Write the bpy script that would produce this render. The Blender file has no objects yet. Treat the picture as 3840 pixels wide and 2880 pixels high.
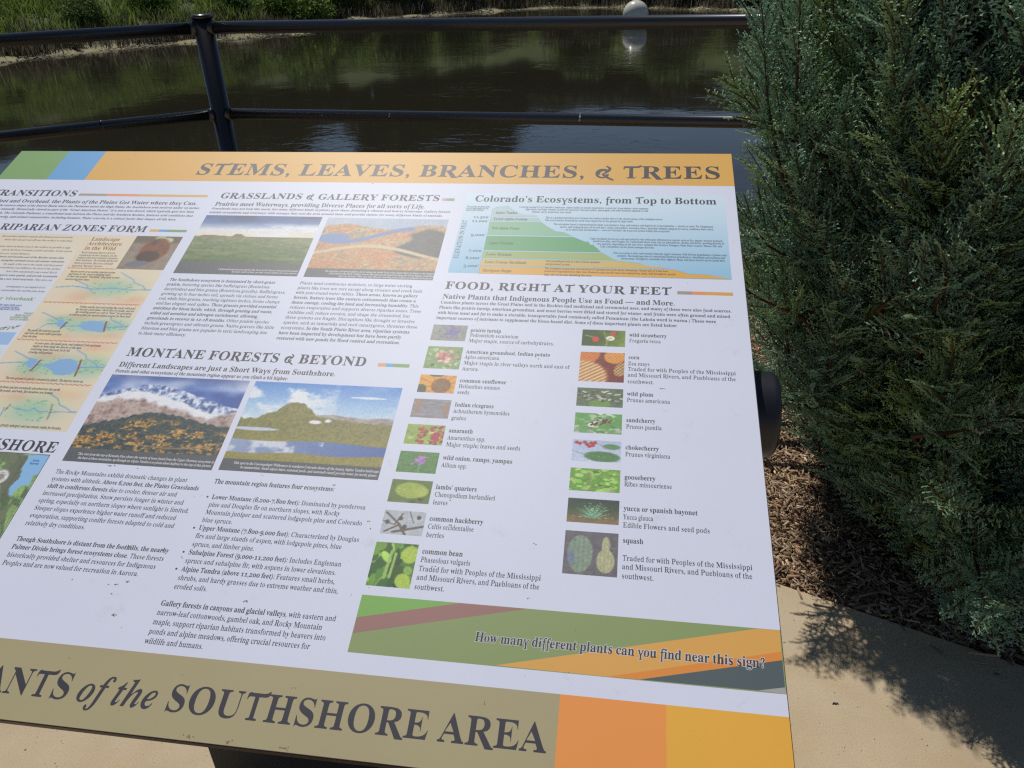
import bpy, bmesh, math, random
import numpy as np
from mathutils import Vector, Matrix
from mathutils.geometry import tessellate_polygon

sc = bpy.context.scene
COL = sc.collection
# ------------------------------------------------------------------ camera
CAMPOS = Vector((0.0, 0.0, 1.41))
cam = bpy.data.cameras.new('camera'); cam.sensor_width = 36.0; cam.lens = 26.5588
cam.clip_start = 0.05; cam.clip_end = 600
camo = bpy.data.objects.new('camera', cam); COL.objects.link(camo)
_R = Matrix(((0.9898494, -0.0452338, 0.1347294), (0.1395982, 0.487253, -0.8620307), (-0.0266544, 0.8720885, 0.4886217)))
camo.matrix_world = Matrix.Translation(CAMPOS) @ _R.to_4x4()
sc.camera = camo
# ------------------------------------------------------------------ light
SUN_EL, SUN_AZ = 60.5, -34.0           # azimuth measured from +Y, negative = towards -X
el, az = math.radians(SUN_EL), math.radians(SUN_AZ)
SUN = Vector((math.cos(el)*math.sin(az), math.cos(el)*math.cos(az), math.sin(el)))
w = bpy.data.worlds.new('World'); sc.world = w; w.use_nodes = True
nt = w.node_tree
sky = nt.nodes.new('ShaderNodeTexSky'); sky.sky_type = 'NISHITA'; sky.sun_disc = False
sky.sun_elevation = el; sky.sun_rotation = az; sky.altitude = 1700; sky.air_density = 1.0; sky.dust_density = 0.6
bg = nt.nodes['Background']; bg.inputs['Strength'].default_value = 0.055
nt.links.new(sky.outputs[0], bg.inputs['Color'])
sl = bpy.data.lights.new('sun', 'SUN'); sl.energy = 3.35; sl.angle = math.radians(0.53); sl.color = (1.0, 0.965, 0.91)
so = bpy.data.objects.new('sun', sl); COL.objects.link(so)
so.rotation_euler = SUN.to_track_quat('Z', 'Y').to_euler(); so.location = (-5, 8, 16)
sc.view_settings.view_transform = 'Standard'; sc.view_settings.look = 'None'
sc.cycles.use_denoising = False; sc.cycles.pixel_filter_type = 'BLACKMAN_HARRIS'; sc.cycles.filter_width = 1.3
sc.cycles.sample_clamp_indirect = 3.0; sc.cycles.max_bounces = 10; sc.cycles.diffuse_bounces = 6
sc.view_settings.exposure = 0.0; sc.view_settings.gamma = 1.0; sc.view_settings.use_curve_mapping = False
random.seed(7); rng = np.random.default_rng(11)

# ------------------------------------------------------------------ helpers
def s2l(c):
    c = np.asarray(c, dtype=float)
    return np.where(c <= 0.04045, c/12.92, ((c+0.055)/1.055)**2.4)
def rgb(r, g, b): return tuple(float(x) for x in s2l(np.array([r, g, b])/255.0))
def mat(name, col, rough=0.5, spec=0.5, metal=0.0, noise=None, bump=None, coat=0.0):
    """noise=(scale, amount) colour variation, bump=(scale, strength, distance)"""
    m = bpy.data.materials.new(name); m.use_nodes = True; n = m.node_tree
    p = n.nodes['Principled BSDF']
    p.inputs['Base Color'].default_value = (*col, 1); p.inputs['Roughness'].default_value = rough
    p.inputs['Specular IOR Level'].default_value = spec; p.inputs['Metallic'].default_value = metal
    p.inputs['Coat Weight'].default_value = coat
    tc = n.nodes.new('ShaderNodeTexCoord')
    if noise:
        t = n.nodes.new('ShaderNodeTexNoise'); t.inputs['Scale'].default_value = noise[0]; t.inputs['Detail'].default_value = 6
        t.inputs['Roughness'].default_value = 0.65
        n.links.new(tc.outputs['Object'], t.inputs['Vector'])
        r = n.nodes.new('ShaderNodeMapRange'); a = noise[1]
        r.inputs['From Min'].default_value = 0.25; r.inputs['From Max'].default_value = 0.75
        r.inputs['To Min'].default_value = 1-a; r.inputs['To Max'].default_value = 1+a
        n.links.new(t.outputs['Fac'], r.inputs['Value'])
        v = n.nodes.new('ShaderNodeVectorMath'); v.operation = 'SCALE'; v.inputs[0].default_value = col
        n.links.new(r.outputs[0], v.inputs['Scale']); n.links.new(v.outputs[0], p.inputs['Base Color'])
    if bump:
        t = n.nodes.new('ShaderNodeTexNoise'); t.inputs['Scale'].default_value = bump[0]; t.inputs['Detail'].default_value = 4
        n.links.new(tc.outputs['Object'], t.inputs['Vector'])
        b = n.nodes.new('ShaderNodeBump'); b.inputs['Strength'].default_value = bump[1]; b.inputs['Distance'].default_value = bump[2]
        n.links.new(t.outputs['Fac'], b.inputs['Height']); n.links.new(b.outputs[0], p.inputs['Normal'])
    return m
def attr_mat(name, rough=0.5, spec=0.5, bump=None, scale=1.0, transl=0.0):
    m = bpy.data.materials.new(name); m.use_nodes = True; n = m.node_tree
    p = n.nodes['Principled BSDF']; p.inputs['Roughness'].default_value = rough; p.inputs['Specular IOR Level'].default_value = spec
    a = n.nodes.new('ShaderNodeAttribute'); a.attribute_name = 'Col'
    n.links.new(a.outputs['Color'], p.inputs['Base Color'])
    if bump:
        tc = n.nodes.new('ShaderNodeTexCoord')
        t = n.nodes.new('ShaderNodeTexNoise'); t.inputs['Scale'].default_value = bump[0]
        n.links.new(tc.outputs['Object'], t.inputs['Vector'])
        b = n.nodes.new('ShaderNodeBump'); b.inputs['Strength'].default_value = bump[1]; b.inputs['Distance'].default_value = bump[2]
        n.links.new(t.outputs['Fac'], b.inputs['Height']); n.links.new(b.outputs[0], p.inputs['Normal'])
    if transl > 0:
        tr = n.nodes.new('ShaderNodeBsdfTranslucent'); mx = n.nodes.new('ShaderNodeMixShader'); mx.inputs[0].default_value = transl
        n.links.new(a.outputs['Color'], tr.inputs['Color'])
        o = n.nodes['Material Output']
        n.links.new(p.outputs[0], mx.inputs[1]); n.links.new(tr.outputs[0], mx.inputs[2]); n.links.new(mx.outputs[0], o.inputs['Surface'])
    return m
def link(o, parent=None):
    COL.objects.link(o)
    if parent is not None: o.parent = parent
    return o
def mesh_np(name, V, Fc, m, parent=None, col=None, smooth=False):
    """V (n,3); Fc (k,3|4) int array; col (n,3) linear per vertex"""
    me = bpy.data.meshes.new(name); V = np.asarray(V, dtype=np.float32); Fc = np.asarray(Fc, dtype=np.int32)
    me.vertices.add(len(V)); me.vertices.foreach_set('co', V.ravel())
    k = Fc.shape[1]; me.loops.add(Fc.size); me.loops.foreach_set('vertex_index', Fc.ravel())
    me.polygons.add(len(Fc)); me.polygons.foreach_set('loop_start', np.arange(0, Fc.size, k, dtype=np.int32))
    if smooth: me.polygons.foreach_set('use_smooth', np.ones(len(Fc), dtype=bool))
    if col is not None:
        a = me.color_attributes.new('Col', 'FLOAT_COLOR', 'POINT')
        c = np.ones((len(V), 4), dtype=np.float32); c[:, :3] = col; a.data.foreach_set('color', c.ravel())
    me.update(calc_edges=True); me.materials.append(m)
    o = bpy.data.objects.new(name, me); return link(o, parent)
def bm_obj(name, bm, m, parent=None, smooth=False):
    me = bpy.data.meshes.new(name)
    if smooth:
        for f in bm.faces: f.smooth = True
    bm.to_mesh(me); bm.free(); me.materials.append(m)
    return link(bpy.data.objects.new(name, me), parent)
def tag(o, label=None, cat=None, group=None, kind=None):
    if label: o['label'] = label
    if cat: o['category'] = cat
    if group: o['group'] = group
    if kind: o['kind'] = kind
    return o
def empty(name, loc, label=None, cat=None, group=None):
    o = bpy.data.objects.new(name, None); o.location = loc; o.empty_display_size = 0.1; link(o)
    return tag(o, label, cat, group)
def tube_bm(bm, pts, radii, seg=16, cap=True):
    pts = [Vector(p) for p in pts]; rings = []
    for i, p in enumerate(pts):
        d = (pts[min(i+1, len(pts)-1)] - pts[max(i-1, 0)]).normalized()
        a = d.cross(Vector((0, 0, 1)));
        if a.length < 1e-3: a = d.cross(Vector((1, 0, 0)))
        a.normalize(); b = d.cross(a).normalized()
        r = radii[i] if hasattr(radii, '__len__') else radii
        rings.append([bm.verts.new(p + a*math.cos(t)*r + b*math.sin(t)*r) for t in [2*math.pi*k/seg for k in range(seg)]])
    for r0, r1 in zip(rings, rings[1:]):
        for k in range(seg): bm.faces.new((r0[k], r0[(k+1) % seg], r1[(k+1) % seg], r1[k]))
    if cap:
        bm.faces.new(rings[0][::-1]); bm.faces.new(rings[-1])
def box_bm(bm, lo, hi, bev=0.0):
    r = bmesh.ops.create_cube(bm, size=1.0)
    for v in r['verts']:
        v.co = Vector([(lo[i]+hi[i])/2 + v.co[i]*(hi[i]-lo[i]) for i in range(3)])
    if bev:
        es = list({e for v in r['verts'] for e in v.link_edges})
        bmesh.ops.bevel(bm, geom=es, offset=bev, segments=3, affect='EDGES')
def vnoise(h, w, cy, cx, r=None):
    """smooth value noise image h x w with cy x cx cells, 0..1"""
    r = r or rng
    g = r.random((cy+2, cx+2)); y = np.linspace(0, cy, h, endpoint=False); x = np.linspace(0, cx, w, endpoint=False)
    yi = y.astype(int); xi = x.astype(int); fy = (y-yi)[:, None]; fx = (x-xi)[None, :]
    fy = fy*fy*(3-2*fy); fx = fx*fx*(3-2*fx)
    a = g[yi][:, xi]; b = g[yi][:, xi+1]; c = g[yi+1][:, xi]; d = g[yi+1][:, xi+1]
    return (a*(1-fx)+b*fx)*(1-fy) + (c*(1-fx)+d*fx)*fy
def fbm(h, w, cy, cx, o=4):
    s = np.zeros((h, w)); t = 0
    for k in range(o):
        a = 0.6**k; s += a*vnoise(h, w, cy*2**k, cx*2**k); t += a
    return s/t
# ------------------------------------------------------------------ setting: ground, water, banks
WZ = -0.80
# paved slab: edge line from photo-side measurements
e0, e1 = Vector((0.438, 1.513)), Vector((0.936, 1.311)); ed = (e1-e0).normalized()
pL = e0 - ed*1.2; pR = e0 + ed*9.0
conc = mat('sand_coloured_concrete', (0.50, 0.405, 0.275), 0.85, 0.3, noise=(3.0, 0.10), bump=(260.0, 0.25, 0.0012))
n = conc.node_tree  # fine aggregate speckle
tc = n.nodes.new('ShaderNodeTexCoord'); t1 = n.nodes.new('ShaderNodeTexNoise'); t1.inputs['Scale'].default_value = 320; t1.inputs['Detail'].default_value = 3
cr = n.nodes.new('ShaderNodeValToRGB'); cr.color_ramp.elements[0].position = 0.28; cr.color_ramp.elements[0].color = (0.55, 0.5, 0.45, 1)
cr.color_ramp.elements[1].position = 0.5; cr.color_ramp.elements[1].color = (1, 1, 1, 1); e = cr.color_ramp.elements.new(0.78); e.color = (1.22, 1.16, 1.08, 1)
n.links.new(tc.outputs['Object'], t1.inputs['Vector']); n.links.new(t1.outputs['Fac'], cr.inputs['Fac'])
mul = n.nodes.new('ShaderNodeMix'); mul.data_type = 'RGBA'; mul.blend_type = 'MULTIPLY'; mul.inputs[0].default_value = 0.38
src = n.nodes['Principled BSDF'].inputs['Base Color'].links[0].from_socket
n.links.new(src, mul.inputs[6]); n.links.new(cr.outputs[0], mul.inputs[7])
# rust-brown damp stains drifting over the slab
t2 = n.nodes.new('ShaderNodeTexNoise'); t2.inputs['Scale'].default_value = 4.5; t2.inputs['Detail'].default_value = 5; t2.inputs['Distortion'].default_value = 0.8
n.links.new(tc.outputs['Object'], t2.inputs['Vector'])
c2 = n.nodes.new('ShaderNodeValToRGB'); c2.color_ramp.elements[0].position = 0.42; c2.color_ramp.elements[0].color = (1, 1, 1, 1)
c2.color_ramp.elements[1].position = 0.68; c2.color_ramp.elements[1].color = (0.93, 0.86, 0.78, 1)
n.links.new(t2.outputs['Fac'], c2.inputs['Fac'])
mul2 = n.nodes.new('ShaderNodeMix'); mul2.data_type = 'RGBA'; mul2.blend_type = 'MULTIPLY'; mul2.inputs[0].default_value = 1.0
n.links.new(mul.outputs[2], mul2.inputs[6]); n.links.new(c2.outputs[0], mul2.inputs[7])
n.links.new(mul2.outputs[2], n.nodes['Principled BSDF'].inputs['Base Color'])
bm = bmesh.new()
top = [(-9, -6), (9, -6), (9, pR.y if False else e0.y + (9-e0.x)*ed.y/ed.x), (pL.x, pL.y), (-1.2, 2.35), (-9, 2.35)]
vt = [bm.verts.new((x, y, 0)) for x, y in top]; vb = [bm.verts.new((x, y, -0.15)) for x, y in top]
bm.faces.new(vt)
for i in range(len(top)): bm.faces.new((vt[i], vb[i], vb[(i+1) % len(top)], vt[(i+1) % len(top)]))
bmesh.ops.recalc_face_normals(bm, faces=bm.faces[:])
bm_obj('pavement', bm, conc)['kind'] = 'structure'

# ground sheet with the near bank, pond bed and the far bank in one height field
shoreF = [(-60, 6.0), (-30, 14.0), (-18.3, 21.6), (-16.4, 25.4), (-14.2, 28.4), (-12.2, 30.0), (-13.5, 33.0), (-12.5, 37.0), (-9.5, 39.4), (-4.3, 43.6), (0.4, 41.9), (4.1, 38.6), (12, 36), (30, 40), (70, 42)]
sx = np.array([p[0] for p in shoreF if True]); 
def far_dist(X, Y):
    """signed distance to the far shoreline polyline, positive on land"""
    best = np.full(X.shape, 1e9); sgn = np.ones(X.shape)
    for (x0, y0), (x1, y1) in zip(shoreF, shoreF[1:]):
        dx, dy = x1-x0, y1-y0; L2 = dx*dx+dy*dy
        t = np.clip(((X-x0)*dx+(Y-y0)*dy)/L2, 0, 1)
        d = np.hypot(X-(x0+t*dx), Y-(y0+t*dy)); cr_ = dx*(Y-y0)-dy*(X-x0)
        m = d < best-1e-9; best = np.where(m, d, best); sgn = np.where(m, np.sign(cr_), sgn)
    return best*sgn
def near_dist(X, Y): return Y - (3.1 + 0.0*X)
def ground_z(X, Y):
    fd = far_dist(X, Y)
    wob = 0.25*np.sin(X*1.3+Y*0.7)+0.2*np.sin(X*0.43-Y*1.9+1)
    zf = np.where(fd > 0, WZ + 0.10*np.clip(fd+wob*0.6, -1, 0.9) + 0.33*np.clip(fd-0.9, 0, 14) + 0.05*np.clip(fd-14, 0, 200), WZ + 0.14*np.clip(fd, -8, 0))
    nd = near_dist(X, Y)
    zn = -0.035 - 0.30*np.clip(nd, 0, 6) - 0.05*np.clip(nd-3, 0, 3)
    zn = np.maximum(zn, WZ-1.1)
    return np.maximum(zf, zn)
xs = np.unique(np.concatenate([np.linspace(-300, -40, 14), np.linspace(-40, 20, 200), np.linspace(20, 300, 16)]))
ys = np.unique(np.concatenate([np.linspace(-250, -6, 8), np.linspace(-6, 1.2, 12), np.linspace(1.25, 8, 90), np.linspace(8, 20, 16), np.linspace(20, 60, 110), np.linspace(60, 400, 14)]))
XX, YY = np.meshgrid(xs, ys); ZZ = ground_z(XX, YY)
ZZ = np.where((YY < 1.25), np.minimum(ZZ, -0.035), ZZ)
ZZ = ZZ + np.where(YY > 20, 0.10*np.sin(XX*2.1+YY)*np.sin(YY*1.7-XX*0.8), 0)*(ZZ > WZ)
ny, nx = XX.shape; idx = np.arange(nx*ny).reshape(ny, nx)
Fg = np.stack([idx[:-1, :-1], idx[:-1, 1:], idx[1:, 1:], idx[1:, :-1]], -1).reshape(-1, 4)
fd = far_dist(XX, YY)
mud = np.array(rgb(142, 136, 104)); soil = np.array([0.075, 0.058, 0.04]); mulch = np.array([0.3, 0.21, 0.13]); grass = np.array([0.075, 0.10, 0.03])
nz_ = (np.sin(XX*3.1+YY*1.3)+np.sin(YY*2.3-XX*1.7+2))*0.25+0.5
def mix3(a, b, t): return a+(b-a)*t[..., None]
c = np.where((fd > -0.6)[..., None], mix3(mud*np.ones(XX.shape+(3,)), soil, np.clip((fd-0.25-nz_*0.7)/0.3, 0, 1)), soil*0.7)
c = mix3(c, grass, np.clip((fd-2.0)/1.2, 0, 1))
c = np.where((YY < 3.3)[..., None], mulch, c); c = np.where(((YY >= 3.3) & (YY < 9))[..., None], np.array([0.10, 0.085, 0.05]), c)
gm = attr_mat('earth_and_mud', 0.9, 0.2, bump=(9.0, 0.6, 0.05))
g = mesh_np('ground', np.stack([XX, YY, ZZ], -1).reshape(-1, 3), Fg, gm, col=c.reshape(-1, 3), smooth=True); g['kind'] = 'structure'

# water
wm = bpy.data.materials.new('murky_pond_water'); wm.use_nodes = True; n = wm.node_tree; p = n.nodes['Principled BSDF']
p.inputs['Base Color'].default_value = (0.022, 0.020, 0.013, 1); p.inputs['Roughness'].default_value = 0.05; p.inputs['IOR'].default_value = 1.333
tc = n.nodes.new('ShaderNodeTexCoord'); mp = n.nodes.new('ShaderNodeMapping'); mp.inputs['Scale'].default_value = (1.0, 1.6, 1.0); mp.inputs['Rotation'].default_value = (0, 0, 0.5)
t1 = n.nodes.new('ShaderNodeTexNoise'); t1.inputs['Scale'].default_value = 3.2; t1.inputs['Detail'].default_value = 3; t1.inputs['Distortion'].default_value = 0.4
t2 = n.nodes.new('ShaderNodeTexNoise'); t2.inputs['Scale'].default_value = 0.35; t2.inputs['Detail'].default_value = 2
r2 = n.nodes.new('ShaderNodeMapRange'); r2.inputs['From Min'].default_value = 0.48; r2.inputs['From Max'].default_value = 0.64; r2.inputs['To Min'].default_value = 0.08; r2.inputs['To Max'].default_value = 1.0
mu = n.nodes.new('ShaderNodeMath'); mu.operation = 'MULTIPLY'
b = n.nodes.new('ShaderNodeBump'); b.inputs['Strength'].default_value = 0.36; b.inputs['Distance'].default_value = 0.02
n.links.new(tc.outputs['Object'], mp.inputs['Vector']); n.links.new(mp.outputs[0], t1.inputs['Vector']); n.links.new(tc.outputs['Object'], t2.inputs['Vector'])
n.links.new(t2.outputs['Fac'], r2.inputs['Value']); n.links.new(t1.outputs['Fac'], mu.inputs[0]); n.links.new(r2.outputs[0], mu.inputs[1])
n.links.new(mu.outputs[0], b.inputs['Height']); n.links.new(b.outputs[0], p.inputs['Normal'])
bm = bmesh.new(); vs = [bm.verts.new(v) for v in [(-120, 4.0, WZ), (120, 4.0, WZ), (120, 60, WZ), (-120, 60, WZ)]]; bm.faces.new(vs)
bm_obj('water', bm, wm)['kind'] = 'structure'

# ------------------------------------------------------------------ leaf clouds for bank vegetation
def leaf_cloud(name, centres, radii, nper, size, cols, m, parent=None, squash=1.0, elong=1.0):
    V = []; C = []
    for (cx, cy, cz), r in zip(centres, radii):
        d = rng.normal(size=(nper, 3)); d /= np.linalg.norm(d, axis=1)[:, None]
        rr = r*rng.random(nper)**0.45; P = d*rr[:, None]; P[:, 2] *= squash
        P += (cx, cy, cz)
        a = rng.normal(size=(nper, 3)); a /= np.linalg.norm(a, axis=1)[:, None]; a[:, 2] *= elong
        b_ = np.cross(a, rng.normal(size=(nper, 3))); b_ /= np.linalg.norm(b_, axis=1)[:, None]
        s = size*(0.6+0.8*rng.random(nper))[:, None]
        q = np.stack([P-a*s, P+b_*s*0.45, P+a*s, P-b_*s*0.45], 1); V.append(q.reshape(-1, 3))
        cc = np.array(cols)[rng.integers(0, len(cols), nper)]*(0.75+0.5*rng.random((nper, 1)))
        C.append(np.repeat(cc, 4, 0))
    V = np.concatenate(V); C = np.concatenate(C)
    return mesh_np(name, V, np.arange(len(V)).reshape(-1, 4), m, parent, col=C)
leafm = attr_mat('bank_leaves', 0.6, 0.3, transl=0.4)
bark = mat('grey_bark', (0.09, 0.07, 0.05), 0.9, 0.2, noise=(8, 0.3), bump=(30, 0.6, 0.02))
def gz(x, y): return float(ground_z(np.array([[x]], float), np.array([[y]], float))[0, 0])
def make_bush(cols, nlobes, r, h, size, nper, label):
    t = empty('bush', (0, 0, 0), label, 'bush', 'bushes along the far bank')
    cs = [(random.uniform(-r, r)*0.7, random.uniform(-r, r)*0.7, random.uniform(0.25, 0.75)*h) for _ in range(nlobes)]
    leaf_cloud('foliage', cs, [random.uniform(0.35, 0.6)*r for _ in cs], nper, size, cols, leafm, t, 1.0)
    bm = bmesh.new()
    for k in range(5):
        c_ = cs[k % len(cs)]; tube_bm(bm, [(0, 0, -0.2), (c_[0]*0.4, c_[1]*0.4, c_[2]*0.5), c_], [0.05, 0.03, 0.01], 6)
    bm_obj('stem', bm, bark, t); return t
def dup(root, loc, rz=0.0, s=1.0, label=None):
    r = root.copy(); COL.objects.link(r); r.location = loc; r.rotation_euler = (0, 0, rz); r.scale = (s, s, s)
    if label: r['label'] = label
    for ch in list(root.children):
        c_ = ch.copy(); COL.objects.link(c_); c_.parent = r
    return r
G1 = [(0.16, 0.24, 0.045), (0.13, 0.20, 0.04), (0.21, 0.29, 0.06)]; G2 = [(0.09, 0.15, 0.035), (0.12, 0.18, 0.04), (0.07, 0.11, 0.028)]
G3 = [(0.17, 0.14, 0.10), (0.12, 0.10, 0.07), (0.07, 0.09, 0.03)]; G4 = [(0.06, 0.05, 0.03), (0.09, 0.07, 0.05), (0.05, 0.06, 0.02)]
protos = [(make_bush(G1, 14, 1.5, 1.5, 0.09, 420, 'x'), 'bright leafy green'), (make_bush(G2, 14, 1.6, 2.0, 0.10, 420, 'x'), 'dark green leafy'),
          (make_bush(G3, 9, 0.8, 0.7, 0.05, 300, 'x'), 'low grey-brown twiggy'), (make_bush(G4, 12, 1.2, 1.3, 0.07, 350, 'x'), 'dark brown twiggy')]
spots = [(0, -21, 25.0, 1.0, 'at the left edge of the far bank'), (2, -18.9, 22.7, 1.0, 'by the mud strip at the left edge'), (1, -18.6, 26.4, 0.9, 'above the left mud strip'), (2, -17.9, 24.4, 1.1, 'above the mud left of the railing post'),
 (0, -18.2, 29.5, 1.1, 'on the slope left of the railing post'), (2, -16.6, 27.3, 1.2, 'with pale tips left of the railing post'), (2, -15.6, 28.4, 0.8, 'just left of the railing post'), (1, -15.6, 31.5, 1.0, 'right behind the railing post'),
 (0, -14.2, 33.8, 1.0, 'just right of the railing post'), (1, -15.0, 36.8, 1.1, 'over the inlet right of the railing post'), (0, -13.6, 39.0, 1.0, 'left of the dark inlet'), (1, -11.6, 41.3, 1.0, 'at the start of the right-hand shore'),
 (1, -9.0, 43.2, 0.9, 'above the start of the pale shore strip'), (3, -6.6, 44.6, 1.0, 'behind the pale shore strip'), (3, -4.0, 46.0, 1.0, 'left of the white ball on the far shore'), (3, -1.6, 44.8, 1.0, 'behind the white ball, to its left'),
 (3, 0.8, 43.8, 1.1, 'straight behind the white ball'), (3, 3.0, 41.9, 1.0, 'right of the white ball on the far shore'), (3, 5.4, 40.2, 1.0, 'behind the juniper on the far shore'), (1, -2.8, 48.5, 1.2, 'on the higher bank left of the white ball'),
 (1, 2.2, 47.0, 1.2, 'on the higher bank right of the white ball'), (0, -24.5, 28.5, 1.2, 'outside the left edge of the slope'), (1, 7.6, 40.8, 1.2, 'hidden behind the juniper crown')]
used = set()
for (k, x, y, s, where) in spots:
    s *= 0.55 if x < -15.2 else 1.0
    pr, desc = protos[k]; lab = '%s bush %s' % (desc, where); z = gz(x, y)-0.05
    if k not in used:
        used.add(k); pr.location = (x, y, z); pr.scale = (s, s, s); pr['label'] = lab
    else: dup(pr, (x, y, z), random.uniform(0, 6.28), s, lab)
# tall trees on the far bank (above the frame, mirrored in the pond)
def make_tree(h, r):
    t = empty('cottonwood_tree', (0, 0, 0), 'x', 'tree', 'trees on the far bank')
    bm = bmesh.new(); tube_bm(bm, [(0, 0, -0.5), (0.1, 0, h*0.3), (-0.05, 0.1, h*0.6), (0, 0, h*0.9)], [0.28, 0.22, 0.14, 0.03], 8)
    bm_obj('trunk', bm, bark, t); bm = bmesh.new(); cs = []
    for k in range(60):
        z = h*random.uniform(0.03, 0.95); a = random.uniform(0, 6.28); q = r*random.uniform(0.3, 1)*math.sin(math.pi*min(1, (z/h)*0.72+0.28))
        c_ = (q*math.cos(a), q*math.sin(a), z); cs.append(c_); tube_bm(bm, [(0, 0, z*0.7), (c_[0]*0.5, c_[1]*0.5, z*0.85), c_], [0.07, 0.05, 0.02], 5)
    bm_obj('limb', bm, bark, t)
    leaf_cloud('crown', cs, [r*random.uniform(0.30, 0.48) for _ in cs], 330, 0.24, [(0.04, 0.055, 0.018), (0.03, 0.045, 0.015), (0.055, 0.075, 0.022)], leafm, t, 0.8)
    return t
tr = [make_tree(9.5, 3.0), make_tree(16, 4.0)]
def skyline(a): return float(np.interp(a, [-48, -36, -34.5, -24.5, -23, -21.5, -19.2, -18.4, -9.2, -8.6, 14], [9.2, 9.8, 13, 13, 11, 9.9, 9.9, 13.4, 13.4, 9.6, 9.4]))
k = 0; A_ = -47.0
while A_ < 13:
    D_ = float(np.interp(A_, [-47, -30, -20, -10, 13], [41, 50, 59, 61, 60]))+random.uniform(-1.5, 2.5)
    x, y = D_*math.sin(math.radians(A_)), D_*math.cos(math.radians(A_)); z = gz(x, y); hgt = math.tan(math.radians(skyline(A_)*random.uniform(0.965, 1.01)))*D_-3.01-z
    kk = 1 if skyline(A_) > 11.5 else 0
    if k == 0: o = tr[0]; tr[0]['used'] = 1
    elif kk == 1 and not tr[1].get('used'): o = tr[1]; tr[1]['used'] = 1
    else: o = dup(tr[kk], (0, 0, 0), random.uniform(0, 6.28))
    if k == 0: kk = 0
    h0_, r0_ = ((9.5, 3.0), (16, 4.0))[kk]; sw = random.uniform(2.9, 3.5)/r0_*(0.62 if -24.5 < A_ < -8.0 else 1)
    o.location = (x, y, z); o.scale = (sw, sw, hgt/(h0_*0.98)); o['label'] = 'leafy cottonwood on the far bank, its dark reflection on the pond'
    k += 1; A_ += 1.9 if not (-24.5 < A_ < -8.0) else 1.15
for o in tr:
    if 'used' in o: del o['used']
for o in list(bpy.data.objects):
    if o.name.startswith('cottonwood_tree') and 'used' in o: del o['used']
# reeds and dry stems along the far waterline
def blades(name, pts, hmin, hmax, wid, cols, m, lean=0.25, per=1):
    pts = np.repeat(np.array(pts), per, 0); k = len(pts)
    h = rng.uniform(hmin, hmax, k); a = rng.uniform(0, 2*np.pi, k); L = rng.normal(0, lean, (k, 2))*h[:, None]
    side = np.stack([np.cos(a), np.sin(a), np.zeros(k)], 1)*wid/2
    p0 = pts; mid = pts + np.concatenate([L*0.35, (h*0.6)[:, None]], 1); tip = pts + np.concatenate([L, h[:, None]], 1)
    V = np.stack([p0-side, p0+side, mid+side*0.8, mid-side*0.8, tip], 1).reshape(-1, 3)
    b0 = np.arange(k)[:, None]*5; F3 = np.concatenate([b0+[0, 1, 2], b0+[0, 2, 3], b0+[3, 2, 4]])
    C = np.repeat(np.array(cols)[rng.integers(0, len(cols), k)]*rng.uniform(0.7, 1.3, (k, 1)), 5, 0)
    return mesh_np(name, V, F3, m, col=C)
def band(n, lo, hi, x0=-22, x1=8):
    out = []
    while len(out) < n:
        X = rng.uniform(x0, x1, 4000); Y = rng.uniform(20, 50, 4000); d = far_dist(X, Y); clump = np.sin(X*1.7+Y)*np.sin(Y*1.1-X*0.9)+rng.normal(0, .5, 4000)
        for x, y, dd, q in zip(X, Y, d, clump):
            if lo < dd < hi and q > -0.2: out.append((x, y))
    out = np.array(out[:n]); return np.concatenate([out, ground_z(out[:, 0], out[:, 1])[:, None]], 1)
blades('reeds', band(14000, 0.35, 2.4), 0.12, 0.6, 0.03, [(0.05, 0.045, 0.03), (0.14, 0.11, 0.075), (0.04, 0.055, 0.02), (0.23, 0.19, 0.14)], leafm)['kind'] = 'stuff'
blades('grass', band(46000, 1.5, 9.0, -30, 12), 0.2, 0.6, 0.05, [(0.175, 0.26, 0.05), (0.14, 0.20, 0.042), (0.25, 0.29, 0.08)], leafm, 0.35)['kind'] = 'stuff'
# pale floating scum and sticks at the waterline
V = []; 
def strip_pts(n, lo, hi): return band(n, lo, hi, -22, 6)
P_ = strip_pts(2500, -0.35, 0.5); k = len(P_); a = rng.uniform(0, 6.28, k); L = rng.uniform(0.05, 0.25, k)
d = np.stack([np.cos(a), np.sin(a), np.zeros(k)], 1); e_ = np.stack([-np.sin(a), np.cos(a), np.zeros(k)], 1)*0.02; P_[:, 2] = np.maximum(P_[:, 2], WZ)+0.01
up_ = np.array([0, 0, 0.03])
V = np.stack([P_-d*L[:, None]-e_, P_-d*L[:, None]+e_, P_+d*L[:, None]+e_+up_, P_+d*L[:, None]-e_+up_], 1).reshape(-1, 3)
mesh_np('driftwood_debris', V, np.arange(4*k).reshape(-1, 4), leafm, col=np.repeat(np.array([(0.26, 0.25, 0.16), (0.14, 0.11, 0.08), (0.34, 0.32, 0.22)])[rng.integers(0, 3, k)], 4, 0))['kind'] = 'stuff'

# near bank grass, glimpsed between sign and juniper
npnt = 5200; X = rng.uniform(-2.5, 3.0, npnt); Y = rng.uniform(2.9, 6.2, npnt); keep = (np.sin(X*3+Y*2)*np.sin(Y*3.1-X)+rng.normal(0, .4, npnt)) > -0.1
X = X[keep]; Y = Y[keep]
blades('bank_grass', np.stack([X, Y, ground_z(X, Y)], 1), 0.12, 0.42, 0.008, [(0.05, 0.07, 0.025), (0.12, 0.12, 0.05), (0.2, 0.17, 0.1), (0.04, 0.06, 0.02)], leafm, 0.3)['kind'] = 'stuff'

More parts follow.
